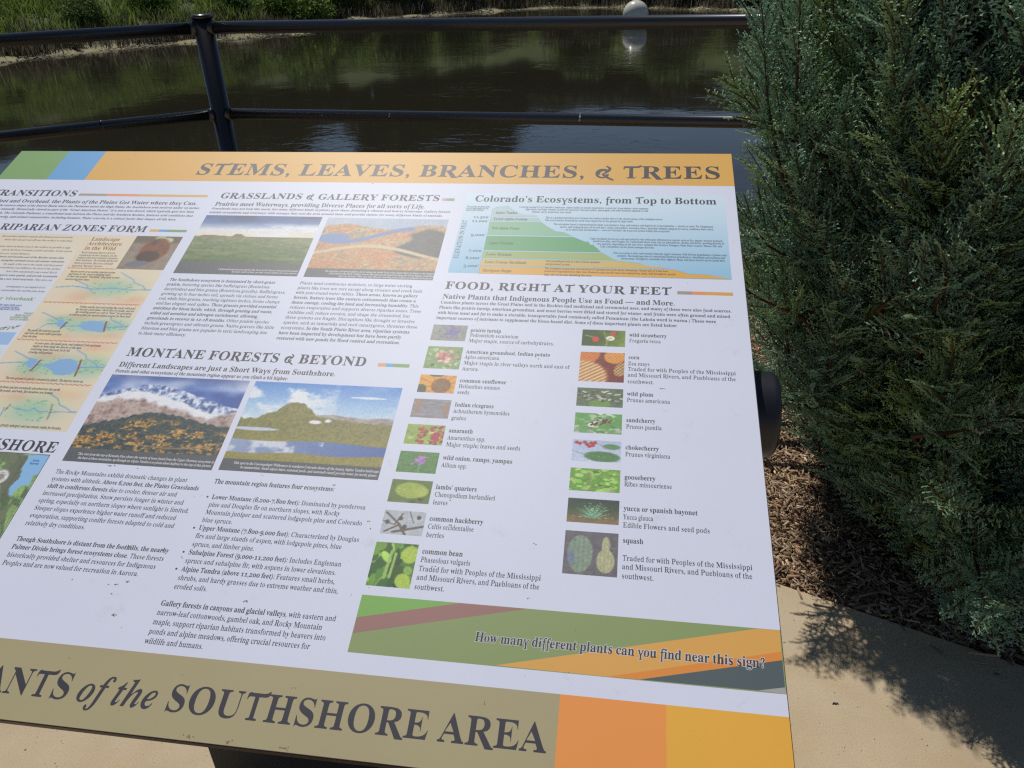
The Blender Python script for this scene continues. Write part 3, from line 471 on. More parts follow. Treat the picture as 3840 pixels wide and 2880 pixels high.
51:[559,[[243,-10,175,-6,121,7,79,27,51,52,34,80,28,110,34,144,54,168,81,183,113,188,122,132,147,92,186,68,236,60,268,63,297,73,322,91,342,118,355,156,359,207,349,259,319,301,270,329,204,338,142,338,142,400,208,400,265,410,304,441,327,487,335,547,330,595,314,632,288,655,252,663,220,657,198,641,182,615,173,583,166,508,111,513,70,530,45,557,36,597,50,646,92,687,161,715,257,724,353,713,426,682,473,630,488,561,477,499,444,449,395,409,335,381,416,355,454,331,485,300,506,258,513,206,507,150,491,104,464,66,430,37,389,15,343,1]]],
52:[559,[[180,0,180,53,208,53,240,56,266,66,284,87,290,125,290,186,13,186,13,247,297,714,436,714,436,252,540,252,540,186,436,186,436,125,442,87,460,66,487,56,518,53,531,53,531,0],[83,252,290,252,290,427,292,522,297,619,282,587,259,545,235,503,218,475]]],
53:[559,[[245,-10,178,-6,125,8,86,27,60,53,45,81,40,111,46,142,62,163,88,176,120,180,131,124,144,98,165,78,193,65,230,60,262,64,291,75,316,94,336,124,349,166,353,220,344,285,318,332,275,359,217,368,154,363,106,350,60,368,92,714,470,714,475,532,418,532,410,566,397,594,384,602,364,604,156,604,140,419,188,430,250,434,355,421,436,381,489,314,506,220,500,160,483,111,455,71,421,41,380,18,336,2]]],
54:[559,[[293,-10,223,-1,163,27,113,73,76,139,53,224,45,330,49,410,62,485,84,552,115,610,155,657,204,694,262,716,330,724,388,720,434,709,467,691,490,668,503,642,507,614,500,585,480,560,443,542,387,536,382,596,362,646,345,660,321,665,268,648,227,597,199,513,186,401,240,427,277,435,324,438,406,424,470,384,510,318,524,231,509,134,466,57,393,7],[296,56,330,66,357,96,373,147,379,221,373,291,355,340,325,368,287,377,259,373,230,362,186,329,195,205,219,121,254,72]]],
55:[559,[[165,0,431,605,168,605,128,592,110,554,104,504,44,504,49,714,526,714,526,665,250,0]]],
56:[559,[[273,-10,197,-3,136,16,89,46,56,86,36,131,30,182,40,241,71,288,117,326,177,361,124,398,85,440,61,488,53,542,59,588,75,631,104,668,148,698,208,718,285,724,378,712,445,675,485,618,498,549,489,495,462,454,419,420,363,387,440,343,491,297,520,247,529,189,512,105,462,43,381,3],[302,421,334,444,356,472,368,507,372,551,362,606,349,630,331,649,307,662,279,666,243,658,216,634,200,598,194,554,201,508,222,474,256,446],[278,47,324,56,360,82,382,122,390,172,381,217,356,254,310,287,244,321,213,296,188,265,171,226,165,178,173,125,196,84,232,56]]],
57:[559,[[227,-10,173,-6,131,7,100,25,79,49,67,76,63,103,66,123,75,140,90,152,112,160,130,119,154,84,188,61,232,53,305,85,352,182,373,343,348,316,316,295,277,280,231,275,153,288,90,328,49,393,35,482,42,550,62,609,96,657,142,694,198,716,264,724,333,715,393,689,443,644,482,580,506,495,514,388,510,308,498,234,477,166,448,107,408,58,359,21,298,-2],[274,347,307,352,334,366,356,387,373,414,365,524,344,600,312,643,270,657,232,646,204,615,186,562,180,488,190,410,222,363]]]},
'I':{97:[500,[[79,-13,36,-5,2,21,-21,59,-28,109,-23,163,-8,219,17,275,48,327,84,373,125,411,188,449,246,461,295,445,319,395,335,451,442,451,359,161,345,110,340,83,344,66,355,60,385,78,424,130,446,116,395,44,344,1,293,-13,247,3,231,51,234,78,241,112,204,57,166,18,125,-5],[138,61,161,67,184,83,227,141,263,219,287,301,295,369,285,406,256,418,233,412,210,393,163,326,123,237,104,172,97,120,107,76]]],
98:[480,[[114,-14,51,-5,2,18,-12,32,-17,46,-11,77,123,558,135,613,132,629,125,639,88,645,72,645,72,672,171,683,281,700,192,379,255,441,325,461,369,452,403,427,426,385,433,329,428,275,412,220,386,166,353,115,312,70,267,34,194,-2],[136,22,163,27,189,43,237,97,276,172,303,255,312,332,309,358,300,377,285,388,266,392,230,380,199,346,172,288,144,206,114,103,104,49,112,29]]],
99:[412,[[138,-14,74,-3,26,28,-4,78,-14,145,-5,218,24,291,70,357,131,412,199,449,266,461,314,454,351,434,374,405,382,371,378,343,365,321,344,308,318,303,295,306,278,317,266,333,262,354,271,384,281,409,275,425,257,430,233,423,208,403,160,332,125,239,114,191,111,147,116,106,131,76,154,57,183,51,244,74,304,143,331,124,273,47,209,1]]],
100:[498,[[82,-14,38,-5,5,21,-16,64,-23,122,-19,170,-6,220,15,270,43,320,77,365,116,405,180,447,244,461,283,455,317,438,354,567,361,594,362,613,359,629,349,638,305,644,305,671,404,683,510,700,353,123,345,90,342,71,345,64,354,61,366,65,380,78,419,132,442,116,366,19,332,-6,295,-14,249,2,234,52,244,113,206,57,168,18,128,-6],[143,62,166,68,189,86,232,148,268,229,292,309,300,371,291,409,264,422,244,417,223,401,179,345,139,269,110,188,99,117,102,94,111,77,125,66]]],
101:[401,[[130,-14,71,-4,24,28,-6,79,-16,146,-10,200,9,256,37,309,73,358,116,400,163,433,212,454,262,461,308,455,342,436,364,407,371,369,355,312,308,259,228,214,117,185,111,131,116,99,130,74,152,58,182,53,237,75,291,142,319,124,266,47,203,1],[125,218,170,233,209,255,242,283,267,316,283,351,288,387,279,418,255,428,222,415,187,375,153,309]]],
102:[288,[[-98,-207,-133,-201,-162,-184,-180,-158,-186,-126,-183,-104,-172,-87,-156,-75,-135,-71,-117,-74,-102,-84,-92,-98,-89,-117,-97,-145,-105,-159,-101,-170,-88,-174,-68,-169,-51,-153,-22,-97,7,4,38,155,89,410,20,410,28,451,98,451,136,560,187,638,248,684,315,700,359,695,393,679,413,654,420,622,407,581,368,568,349,572,334,582,323,597,319,615,327,640,335,658,331,666,319,669,291,656,265,618,240,550,215,451,300,451,294,410,209,410,157,168,128,52,97,-43,60,-115,16,-167,-35,-197]]],
103:[444,[[115,-207,34,-199,-27,-177,-64,-142,-76,-99,-68,-65,-46,-38,-7,-14,49,8,9,41,-4,76,1,101,18,124,45,147,85,170,53,194,31,219,17,248,13,281,20,327,42,370,75,407,118,436,168,455,222,461,297,449,363,412,450,412,445,370,389,370,392,353,393,335,386,287,364,244,329,207,285,179,233,161,176,155,124,158,105,141,98,125,108,108,139,94,201,75,271,48,300,31,321,13,340,-18,347,-54,340,-96,317,-134,281,-164,235,-188,179,-202],[173,186,198,193,223,212,244,242,261,280,271,322,275,367,264,413,232,428,206,421,181,400,159,368,143,330,132,288,128,244,139,201],[126,-174,174,-168,210,-152,233,-127,241,-98,232,-69,206,-48,90,-6,31,-46,11,-92,19,-124,44,-151,81,-168]]],
104:[532,[[312,-14,275,-6,253,19,246,61,258,125,289,228,323,330,332,367,327,383,313,388,256,360,195,275,137,149,94,0,-28,0,122,557,132,595,134,612,131,628,124,638,87,644,71,644,71,671,164,681,279,700,171,293,225,368,275,420,324,451,376,461,418,453,443,428,451,386,443,332,420,253,372,112,368,98,366,85,370,69,382,64,411,85,455,146,477,133,422,51,367,2]]],
105:[289,[[196,553,170,558,149,572,135,593,130,619,135,645,149,666,170,680,196,685,221,680,243,666,257,645,262,619,257,593,243,572,221,558],[73,-12,43,-7,20,8,6,31,1,61,6,96,15,130,66,314,76,353,79,378,69,399,38,406,29,406,28,431,133,445,223,461,133,127,125,82,129,68,141,63,170,81,211,134,231,120,180,47,127,3]]],
106:[265,[[202,553,176,558,155,572,140,593,135,619,140,645,155,666,176,680,202,685,227,680,249,666,263,645,268,619,263,593,249,572,227,558],[-98,-209,-139,-203,-171,-187,-192,-161,-199,-129,-196,-106,-185,-88,-169,-77,-148,-73,-128,-76,-113,-86,-102,-101,-99,-119,-107,-146,-116,-164,-111,-172,-96,-175,-73,-168,-56,-148,-26,-63,81,353,84,366,85,378,74,399,43,406,34,406,33,431,138,445,228,461,122,48,84,-66,38,-146,-22,-193]]],
107:[481,[[304,-14,261,-3,229,29,203,97,178,214,143,187,94,0,-28,0,122,557,132,595,134,612,131,628,124,638,87,644,71,644,71,671,164,681,279,700,158,245,236,306,284,348,309,377,317,398,314,411,306,419,269,426,269,452,473,452,473,426,447,421,423,411,376,378,281,300,299,191,316,118,335,76,358,62,385,78,412,124,435,113,394,42,350,0]]],
108:[258,[[59,-14,28,-9,5,5,-10,28,-15,59,-12,92,-3,126,115,553,129,617,119,638,87,645,78,645,77,670,272,700,118,128,112,103,108,80,112,66,124,61,154,79,195,132,215,117,175,59,139,18,101,-6]]],
109:[781,[[566,-12,529,-4,506,21,499,62,511,126,542,229,576,331,585,368,580,384,566,389,522,371,474,318,424,227,372,92,342,0,227,0,328,331,336,368,331,384,317,389,291,382,264,363,234,330,203,283,145,160,98,0,-21,0,63,314,74,358,77,378,67,399,36,406,27,406,25,431,225,461,173,288,227,365,278,419,328,451,381,461,423,453,448,428,456,387,445,323,492,385,537,428,582,453,629,461,671,453,696,428,704,387,696,333,673,254,625,113,621,99,619,86,623,70,635,65,649,70,664,83,681,105,702,135,724,120,683,62,645,21,607,-4]]],
110:[532,[[317,-14,280,-6,257,19,250,61,261,125,293,228,328,330,336,367,331,383,317,388,262,362,203,283,145,160,98,0,-21,0,63,314,74,358,77,378,67,399,36,406,27,406,25,431,225,461,173,288,227,365,278,419,328,451,381,461,423,453,448,428,456,386,449,337,424,253,370,85,374,69,387,64,401,68,416,82,453,134,475,119,434,61,396,20,358,-6]]],
111:[470,[[143,-14,80,-3,30,30,-4,80,-15,146,-9,201,9,257,36,310,72,359,113,400,160,433,210,454,261,461,330,450,381,419,413,368,424,302,418,248,402,194,375,140,340,91,298,49,251,15,198,-7],[154,20,177,26,199,45,241,110,275,196,298,285,306,358,294,411,256,429,233,423,211,405,169,342,135,256,112,166,103,87,116,37]]],
112:[491,[[-117,-207,-117,-180,-93,-177,-76,-170,-56,-142,-44,-105,71,340,77,376,74,392,65,401,24,407,24,432,127,447,215,461,185,360,262,436,339,461,382,453,415,429,436,389,443,334,437,274,420,213,392,154,356,100,314,53,268,17,219,-6,170,-14,134,-8,102,9,72,-102,66,-144,69,-162,80,-173,128,-181,128,-207],[152,22,177,28,201,46,246,106,283,186,309,267,318,333,315,358,307,376,295,386,279,390,231,370,189,311,154,212,128,116,116,56,125,31]]],
113:[478,[[111,-207,111,-180,148,-176,169,-156,185,-111,239,92,204,45,170,12,132,-8,89,-14,46,-5,14,21,-7,64,-14,122,-10,170,4,220,24,270,52,320,86,365,124,405,185,447,248,461,290,453,327,427,334,453,450,453,305,-93,296,-140,300,-159,310,-172,357,-181,357,-207],[152,62,174,68,197,85,239,144,275,222,300,305,309,375,300,410,272,422,253,417,233,403,192,352,156,286,129,219,114,161,109,117,120,76]]],
114:[388,[[-21,0,63,314,74,358,77,378,67,399,36,406,27,406,25,431,225,461,170,281,215,362,255,417,293,450,331,461,372,444,386,394,382,365,371,343,352,329,328,324,300,332,277,354,268,359,234,334,189,260,141,145,98,0]]],
115:[376,[[135,-14,94,-9,42,7,22,11,4,6,-10,-10,-36,-6,-10,162,19,157,34,81,68,36,121,21,164,35,178,78,170,115,141,158,102,206,58,276,46,308,42,339,51,387,80,426,121,451,172,460,215,456,267,443,277,441,286,439,304,444,316,457,342,457,320,305,294,308,274,375,242,416,199,429,177,425,160,415,148,399,144,380,154,344,184,301,217,262,246,222,273,173,283,122,278,86,264,53,241,25,212,4,176,-9]]],
116:[275,[[45,-14,7,-6,-15,18,-23,58,-22,78,-16,104,67,407,19,407,19,442,117,498,200,592,241,592,199,447,278,447,267,407,188,407,114,153,104,114,100,84,104,67,115,61,146,81,191,141,214,126,172,65,132,22,90,-5]]],
117:[532,[[69,-14,27,-6,1,19,-7,61,1,112,22,194,56,314,69,378,59,399,28,406,19,406,18,431,109,444,217,461,120,117,113,79,118,64,132,59,186,87,248,169,306,294,351,448,470,448,373,85,378,72,389,65,403,69,417,83,435,104,456,135,478,120,437,62,399,20,361,-5,320,-14,292,-9,271,6,257,29,252,60,270,153,219,79,170,27,121,-4]]],
118:[423,[[71,-14,71,38,68,232,57,341,38,393,8,408,-2,407,-3,433,144,461,158,439,171,374,180,281,183,175,183,132,238,197,275,251,297,292,304,317,299,336,282,358,266,381,260,403,264,427,277,445,295,457,319,461,343,457,362,443,374,422,378,395,364,330,321,249,248,152,145,40,93,-13]]],
119:[625,[[71,-15,71,37,68,229,57,339,38,392,8,408,-2,407,-3,433,144,461,169,395,185,196,341,461,366,461,397,129,451,194,487,249,508,292,515,319,509,338,492,358,474,380,468,404,472,427,484,446,503,459,526,463,551,458,570,444,582,422,586,393,561,305,488,187,365,37,321,-13,293,-15,267,266,101,-13]]],
120:[450,[[-2,-16,-28,-12,-49,0,-62,19,-67,43,-63,67,-51,86,-33,98,-11,102,27,92,56,82,73,89,89,108,141,192,110,355,93,403,79,412,56,415,47,415,25,414,25,438,82,446,125,454,156,460,175,461,192,457,205,444,214,421,222,384,234,325,276,386,314,429,350,455,389,463,413,459,433,447,445,428,449,405,446,382,436,365,420,353,402,349,383,353,359,362,346,367,332,370,318,368,307,360,286,333,243,272,272,128,289,80,316,64,329,68,344,80,361,99,381,122,401,107,326,16,291,-7,253,-14,217,-5,191,23,170,70,152,138,103,59,54,3]]],
121:[419,[[-44,-209,-75,-205,-99,-192,-114,-172,-119,-148,-115,-125,-102,-107,-83,-95,-61,-91,-39,-95,-12,-109,30,-127,57,-115,87,-84,113,-45,123,-9,118,44,105,134,86,233,66,317,49,373,36,400,21,410,-1,412,-14,411,-14,438,34,444,71,452,126,461,148,440,167,378,190,270,220,112,284,239,305,314,298,335,278,354,257,375,250,400,254,425,267,444,287,457,312,461,338,457,357,444,369,422,373,394,359,326,319,226,260,110,188,-7,110,-110,69,-150,30,-182,-8,-202]]],
122:[387,[[229,-77,193,-73,157,-61,84,-19,50,1,25,8,8,4,-10,-8,-35,-24,-49,-20,-53,-9,-50,0,237,354,114,354,72,351,50,335,30,295,5,295,48,448,364,448,81,109,121,87,151,57,192,-13,209,-39,231,-48,245,-44,251,-35,250,-28,246,-21,235,3,232,16,236,37,246,53,263,63,284,66,324,53,337,12,330,-20,308,-50,274,-70]]]},
'P':{46:[219,[[109,111,67,93,49,51,67,9,109,-9,151,9,169,51,151,93]]],
44:[219,[[59,-118,124,-84,163,-32,176,26,167,77,143,111,105,123,63,107,46,66,60,26,95,10,93,-50,59,-99]]],
59:[219,[[61,-115,123,-82,162,-30,175,38,167,85,144,118,108,131,65,116,48,70,62,30,101,11,97,-44,61,-96],[169,398,151,440,109,458,67,440,49,398,67,356,109,338,151,356]]],
58:[219,[[109,458,67,440,49,398,67,356,109,338,151,356,169,398,151,440],[109,111,67,93,49,51,67,9,109,-9,151,9,169,51,151,93]]],
40:[323,[[167,232,183,404,231,557,311,694,258,694,155,559,88,400,64,232,88,64,155,-95,258,-230,311,-230,231,-93,183,60]]],
41:[323,[[156,232,140,60,92,-93,12,-230,65,-230,168,-95,235,64,259,232,235,400,168,559,65,694,12,694,92,557,140,404]]],
45:[323,[[283,267,40,267,40,174,283,174]]],
8212:[1000,[[1009,285,-9,285,-9,221,1009,221]]],
39:[188,[[73,462,115,462,138,599,138,716,50,716,50,599]]],
34:[354,[[241,462,283,462,306,599,306,716,218,716,218,599],[71,462,113,462,136,599,136,716,48,716,48,599]]],
8217:[219,[[59,445,121,478,160,530,173,598,165,645,142,678,106,691,63,676,46,630,61,590,99,571,95,516,59,464]]],
8216:[219,[[160,691,98,658,59,606,46,538,54,491,77,458,113,445,156,461,173,506,159,546,120,565,124,620,160,672]]],
8220:[427,[[373,691,311,658,272,606,259,538,267,491,290,458,326,445,369,461,386,506,371,546,333,565,337,620,373,672],[155,691,93,658,54,606,41,538,49,491,72,458,108,445,151,461,168,506,154,546,115,565,119,620,155,672]]],
8221:[427,[[272,445,334,478,373,530,386,598,378,645,355,678,319,691,276,676,259,630,273,590,312,571,308,516,272,464],[54,445,116,478,155,530,168,598,160,645,137,678,101,691,58,676,41,630,56,590,94,571,90,516,54,464]]],
37:[680,[[502,222,542,211,570,183,581,143,570,103,542,75,502,64,462,75,434,103,423,143,434,183,462,211],[502,296,425,275,370,220,349,143,370,66,425,11,502,-10,579,11,634,66,655,143,634,220,579,275],[602,691,527,691,78,-10,153,-10],[178,690,101,669,46,614,25,537,46,460,101,405,178,384,255,405,310,460,331,537,310,614,255,669],[178,616,218,605,246,577,257,537,246,497,218,469,178,458,138,469,110,497,99,537,110,577,138,605]]],
63:[333,[[82,595,126,601,174,582,192,534,163,448,109,363,80,267,94,212,139,175,172,284,248,406,290,546,274,612,223,668,129,691],[154,111,112,93,94,51,112,9,154,-9,196,9,214,51,196,93]]],
33:[271,[[79,543,85,436,110,264,120,216,135,201,150,216,160,264,185,436,191,543,185,625,166,675,135,691,104,675,85,625],[136,111,94,93,76,51,94,9,136,-9,178,9,196,51,178,93]]],
38:[625,[[495,339,463,282,422,229,326,339,398,399,438,458,451,521,430,596,372,649,287,669,195,649,134,595,112,512,136,427,189,354,105,296,49,229,28,153,52,71,114,13,200,-9,265,0,336,32,416,93,494,0,620,0,482,160,550,250,593,339],[356,161,284,103,210,81,153,102,126,153,140,201,180,244,245,289],[208,521,229,567,282,586,322,577,350,552,360,516,343,465,271,405,229,458]]],
43:[584,[[251,589,251,394,56,394,56,312,251,312,251,117,333,117,333,312,528,312,528,394,333,394,333,589]]]}}
DATA = {}
DATA["T"] = [['lettering','large title lettering reading STEMS, LEAVES, BRANCHES, & TREES','k','H',[['STEMS, LEAVES, BRANCHES, & TREES',-872.6,-65.7,-17.6]],30.2],
['heading',None,'k','H',[['TRANSITIONS',-1211.6,-127.2,-1057.1]],14.4],
['subheading',None,'k','S',[['Underfoot and Overhead, the Plants of the Plains Get Water where they Can.',-1222.4,-145.5,-836.4]],8.1],
['paragraph',None,'k','S',[['the eastern slopes of the Denver Basin where the Piedmont meets the High Plains, the Southshore area receives under 15 inches',-1181.5,-155.4,-827.9],['rain annually. Historically viewed as part of the “Great American Desert,” it is not a true desert, which typically gets less than',-1184.7,-164.8,-833.1],['rain. The Colorado Piedmont, a transitional zone between the Plains and the Southern Rockies, features arid conditions that',-1175.1,-174.7,-831.1],['rocks, and animal communities, including humans. Water scarcity is a critical factor that shapes all life here.',-1162.4,-184.5,-854.8]],4.6],
['heading',None,'k','H',[['RIPARIAN ZONES FORM',-1145.4,-213.6,-893.4]],14],
['paragraph',None,'k','R',[['intersections between aquatic (freshwater) and terrestrial',-1129.4,-231.2,-1007.8],['water that doesn’t run off over the surface or seep away',-1120.6,-239.3,-1003.9],['water must be fairly close to the surface to provide a high',-1120.8,-255,-998.9],['and in the form of streams, ponds and lakes. It also means',-1111,-263,-992],['better yet, actual flatness.',-1115.6,-271.2,-1057.9],['*climate and location east of the Rockies means that',-1109.5,-278.5,-997.4],['*springtime snowmelt season and summer rainstorms.',-1098.6,-286.6,-991.5],['the angle of the sun to the south, and the ground',-1089.7,-294.7,-991.1],['groundwater can infiltrate. So, most of the surface',-1092.3,-302.6,-990.1],['don’t flow consistently year-round. But if',-1075.7,-310.6,-992],['*improve water quality, and provide sustainable',-1084.9,-318.8,-986.4],['*creating a new, local ecosystem.* They also can',-1088.5,-326.8,-990.3],['development to accomplish all of',-1056.2,-342.5,-993.7],['communities who call this place home.',-1060.3,-350.4,-988.4]],3.6],
['subheading','green subheading ending in the word riverbank','g','S',[['for ‘riverbank’',-1060,-367.9,-996.2]],6.3],
['paragraph','small blue caption about the water table','b','S',[['when the water table nears',-1054.6,-380,-1009.3],['to the ground surface,',-1049.6,-384.4,-1010.6],['streams and ponds can form',-1055,-388.2,-1007.8]],4.1],
['paragraph','small green caption about shrubs','g','S',[['Seasonal',-997.4,-394.7,-983.5],['shrubs can grow',-1009.4,-399,-984.6],['on northern slopes,',-1014.5,-403.1,-985.2],['and use snowmelt',-1012.1,-407.2,-984]],4.1],
['heading','brown heading reading Landscape Architecture in the Wild','n','S',[['Landscape',-974.4,-235.6,-926.3],['Architecture',-975.1,-246.1,-918.1],['in the Wild',-975.3,-256.6,-923.5]],7.6],
['caption',None,'k','R',[['North American Beavers (Castor',-975.7,-265,-919.6],['canadensis) besides humans, are the',-975.7,-271,-913.9],['animals that most radically transform',-975.9,-276.6,-909.6],['their landscape.  By forming habitat for',-975.9,-282.2,-907.3],['whole ecosystems, they are a critically',-975.6,-288.5,-911.6],['important “keystone” species.',-975.9,-294.5,-925.5]],3.9],
['caption',None,'k','S',[['Beavers arrive in an existing riparian system',-971.4,-307.1,-899.2],['and listen for the sound of gurgling water.',-971.7,-312.5,-902.7],['At these tiny natural “waterfalls,” they know to start',-971.6,-317.7,-887.3],['constructing their dams.',-971.6,-323.6,-931.8]],3.9],
['caption',None,'k','S',[['Felling nearby trees and sealing the cracks with mud,',-919.1,-378.6,-833.4],['the beavers create dams, which they live inside, and use',-922.7,-383.7,-833.2],['the resulting ponds as a sort of “moat” for protection,',-920.6,-388.7,-834.1],['as well as a place for aquatic plants to grow for their food.',-927,-394.2,-833.4]],3.9],
['caption',None,'k','S',[['The ponds fill relatively quickly,',-974.3,-426.6,-922.8],['and raise the water table upstream',-974.7,-432,-918.9],['from the dam.',-974.9,-437.7,-952.2]],3.9],
['caption',None,'k','S',[['As years pass, the ponds grow, and sediment from upstream',-949.4,-449.4,-851.3],['begins to form along the interior of the dam,',-949.4,-454.8,-876.5],['restricting water flow and, bit by bit,',-949.5,-460.4,-890.7],['creating solid ground.',-949.5,-465.8,-913.7]],3.9],
['caption',None,'k','S',[['The new ground is quickly colonized by plants. The beavers move on.',-957.2,-511.4,-844.9]],3.9],
['caption',None,'k','S',[['The dams break down and are eventually absorbed into the earth.',-980.3,-526.6,-869.4],['around the ponds, and wide, flat meadows are formed.',-966.7,-532.3,-876.5]],3.9],
['caption',None,'k','S',[['are greatly enlarged, and can remain stable for decades.',-925.5,-585.6,-836.1]],3.9],
['heading',None,'k','H',[['SOUTHSHORE',-981.1,-618.9,-826.4]],14.8],
['heading',None,'k','H',[['GRASSLANDS & GALLERY FORESTS',-804.3,-127.5,-443.5]],13.7],
['subheading',None,'k','S',[['Prairies meet Waterways, providing Diverse Places for all sorts of Life.',-805.7,-146.3,-463.2]],9],
['paragraph',None,'k','S',[['Grasslands may not look like much, but many different kinds of plants grow there, fostering a vibrant and hearty landscape. Gallery forests',-807.1,-155.7,-421.8],['inhabit streambeds and riverways, with canopys that cool the area around them and provide shelter for many different kinds of animals.',-807.2,-165.2,-431.8]],4.6],
['paragraph',None,'k','R',[['*The Southshore ecosystem is dominated by short-grass',-808.2,-319,None],['*prairie,* featuring species like buffalograss (Bouteloua',-808.2,-328.6,None],['dactyloides) and blue grama (Bouteloua gracilis). Buffalograss,',-808.2,-338.2,None],['growing up to four inches tall, spreads via stolons and forms',-808.2,-347.8,None],['sod, while blue grama, reaching eighteen inches, forms clumps',-808.2,-357.4,None],['and has elegant seed spikes. *These grasses provided essential',-808.2,-367,None],['*nutrition for bison herds, which, through grazing and waste,',-808.2,-376.6,None],['*aided soil aeration and nitrogen enrichment, allowing',-808.2,-386.2,None],['*grasslands to recover in 12-18 months.* Other prairie species',-808.2,-395.8,None],['include greasegrass and sideoats grama. Native grasses like little',-808.2,-405.4,-620],['bluestem and blue grama are popular in xeric landscaping due',-808.2,-415,None],['to their water efficiency.',-808.2,-424.6,None]],5.4],
['paragraph',None,'k','R',[['Plants need continuous moisture, so large water-storing',-610.8,-318.5,None],['plants like trees are rare except along streams and creek beds',-610.8,-328.1,-430.8],['with year-round water tables. *These areas, known as gallery',-610.8,-337.6,None],['*forests, feature trees like eastern cottonwoods that create a',-610.8,-347.2,None],['*dense canopy, cooling the land and increasing humidity.* This',-610.8,-356.8,None],['reduces evaporation and supports diverse riparian zones. Trees',-610.8,-366.3,None],['stabilize soil, reduce erosion, and shape the streambed, but',-610.8,-375.9,None],['these systems are fragile. Disruptions like drought or invasive',-610.8,-385.4,None],['species, such as tamarisks and reed canarygrass, threaten these',-610.8,-395,None],['ecosystems. *In the South Platte River area, riparian systems',-610.8,-404.6,None],['*have been impacted by development but have been partly',-610.8,-414.1,None],['*restored with new ponds for flood control and recreation.',-610.8,-423.7,None]],5.4],
['heading',None,'k','H',[['MONTANE FORESTS & BEYOND',-807.9,-463.1,-477.6]],14.6],
['subheading',None,'k','S',[['Different Landscapes are just a Short Ways from Southshore.',-809.6,-481.8,-513.1]],8],
['paragraph',None,'k','S',[['Forests and other ecosystems of the mountain region appear as you climb a bit higher.',-809.7,-491.6,-572.6]],5.3],
['paragraph',None,'k','R',[['The Rocky Mountains exhibit dramatic changes in plant',-811.2,-646.9,None],['systems with altitude. *Above 6,200 feet, the Plains Grasslands',-811.2,-656.6,-626.5],['*shift to coniferous forests* due to cooler, denser air and',-811.2,-666.3,None],['increased precipitation. Snow persists longer in winter and',-811.2,-676,None],['spring, especially on northern slopes where sunlight is limited.',-811.2,-685.7,None],['Steeper slopes experience higher water runoff and reduced',-811.2,-695.4,None],['evaporation, supporting conifer forests adapted to cold and',-811.2,-705.1,None],['relatively dry conditions.',-811.2,-714.8,None]],5.4],
['paragraph',None,'k','R',[['*Though Southshore is distant from the foothills, the nearby',-811,-734.4,-629.8],['*Palmer Divide brings forest ecosystems close.* These forests',-811,-743.9,None],['historically provided shelter and resources for Indigenous',-811,-753.5,None],['Peoples and are now valued for recreation in Aurora.',-811,-763,None]],5.3],
['paragraph',None,'k','R',[['*The mountain region features four ecosystems:',-612.2,-646,-468.9]],5.8],
['paragraph',None,'k','R',[['*Lower Montane (6,200-7,800 feet):* Dominated by ponderosa',-607.2,-666,None],['pine and Douglas fir on northern slopes, with Rocky',-607.2,-675.7,None],['Mountain juniper and scattered lodgepole pine and Colorado',-607.2,-685.4,None],['blue spruce.',-607.2,-695.1,None],['*Upper Montane (7,800-9,000 feet):* Characterized by Douglas',-607.2,-704.8,None],['firs and large stands of aspen, with lodgepole pines, blue',-607.2,-714.5,None],['spruce, and limber pine.',-607.2,-724.3,None],['*Subalpine Forest (9,000-11,200 feet):* Includes Engleman',-607.2,-734,None],['spruce and subalpine fir, with aspens in lower elevations.',-607.2,-743.7,None],['*Alpine Tundra (above 11,200 feet):* Features small herbs,',-607.2,-753.4,None],['shrubs, and hardy grasses due to extreme weather and thin,',-607.2,-763.1,-432.5],['eroded soils.',-607.2,-772.8,None]],5.4],
['paragraph',None,'k','R',[['*Gallery forests in canyons and glacial valleys,* with eastern and',-613.7,-791.6,-426.9],['narrow-leaf cottonwoods, gambel oak, and Rocky Mountain',-613.7,-801.4,None],['maple, support riparian habitats transformed by beavers into',-613.7,-811.2,None],['ponds and alpine meadows, offering crucial resources for',-613.7,-821,None],['wildlife and humans.',-613.7,-830.8,None]],5.5],
['heading',None,'k','H',[['FOOD, RIGHT AT YOUR FEET',-401.5,-318.8,-95.8]],13.8],
['subheading',None,'k','S',[['Native Plants that Indigenous People Use as Food — and More.',-401.4,-338.1,-91.5]],8.7],
['paragraph',None,'k','S',[['Countless plants across the Great Plains and in the Rockies had medicinal and ceremonial uses, and many of these were also food sources.',-402.2,-347.6,-20.4],['Plants like prairie turnip, american groundnut, and most berries were dried and stored for winter, and fruits were often ground and mixed',-402.6,-357.3,-22.9],['with bison meat and fat to make a storable, transportable food commonly called Pemmican (the Lakota word is wasna.) These were',-402.7,-367.1,-40.9],['important sources of nutrients to supplement the bison-based diet. Some of these important plants are listed below:',-402.8,-376.6,-89.3]],5.2],
['caption',None,'k','R',[['*prairie turnip',-353.3,-397.2,-312.9],['Pediomelum esculentum',-352.9,-406,-289.4],['Major staple, source of carbohydrates.',-353.1,-415.5,-242.8]],5.7],
['caption',None,'k','R',[['*American groundnut, Indian potato',-353.4,-434.6,-246],['Apios americana',-353.6,-443.4,-309.4],['Major staple in river valleys north and east of',-353.4,-453.2,-220.7],['Aurora.',-353.8,-462.9,-332.4]],5.7],
['caption',None,'k','R',[['*common sunflower',-353.6,-481.9,-295.5],['Helianthus annuus',-353.6,-491,-302.2],['seeds',-353.8,-500.2,-338.6]],5.7],
['caption',None,'k','R',[['*Indian ricegrass',-353.5,-519.4,-305.9],['Achnatherum hymenoides',-353.9,-529,-285.6],['grains',-354.3,-539.2,-336.2]],5.7],
['caption',None,'k','R',[['*amaranth',-353.9,-557.6,-325.3],['Amaranthus spp.',-354.1,-567.7,-309.2],['Major staple; leaves and seeds',-354,-577.3,-267.3]],5.7],
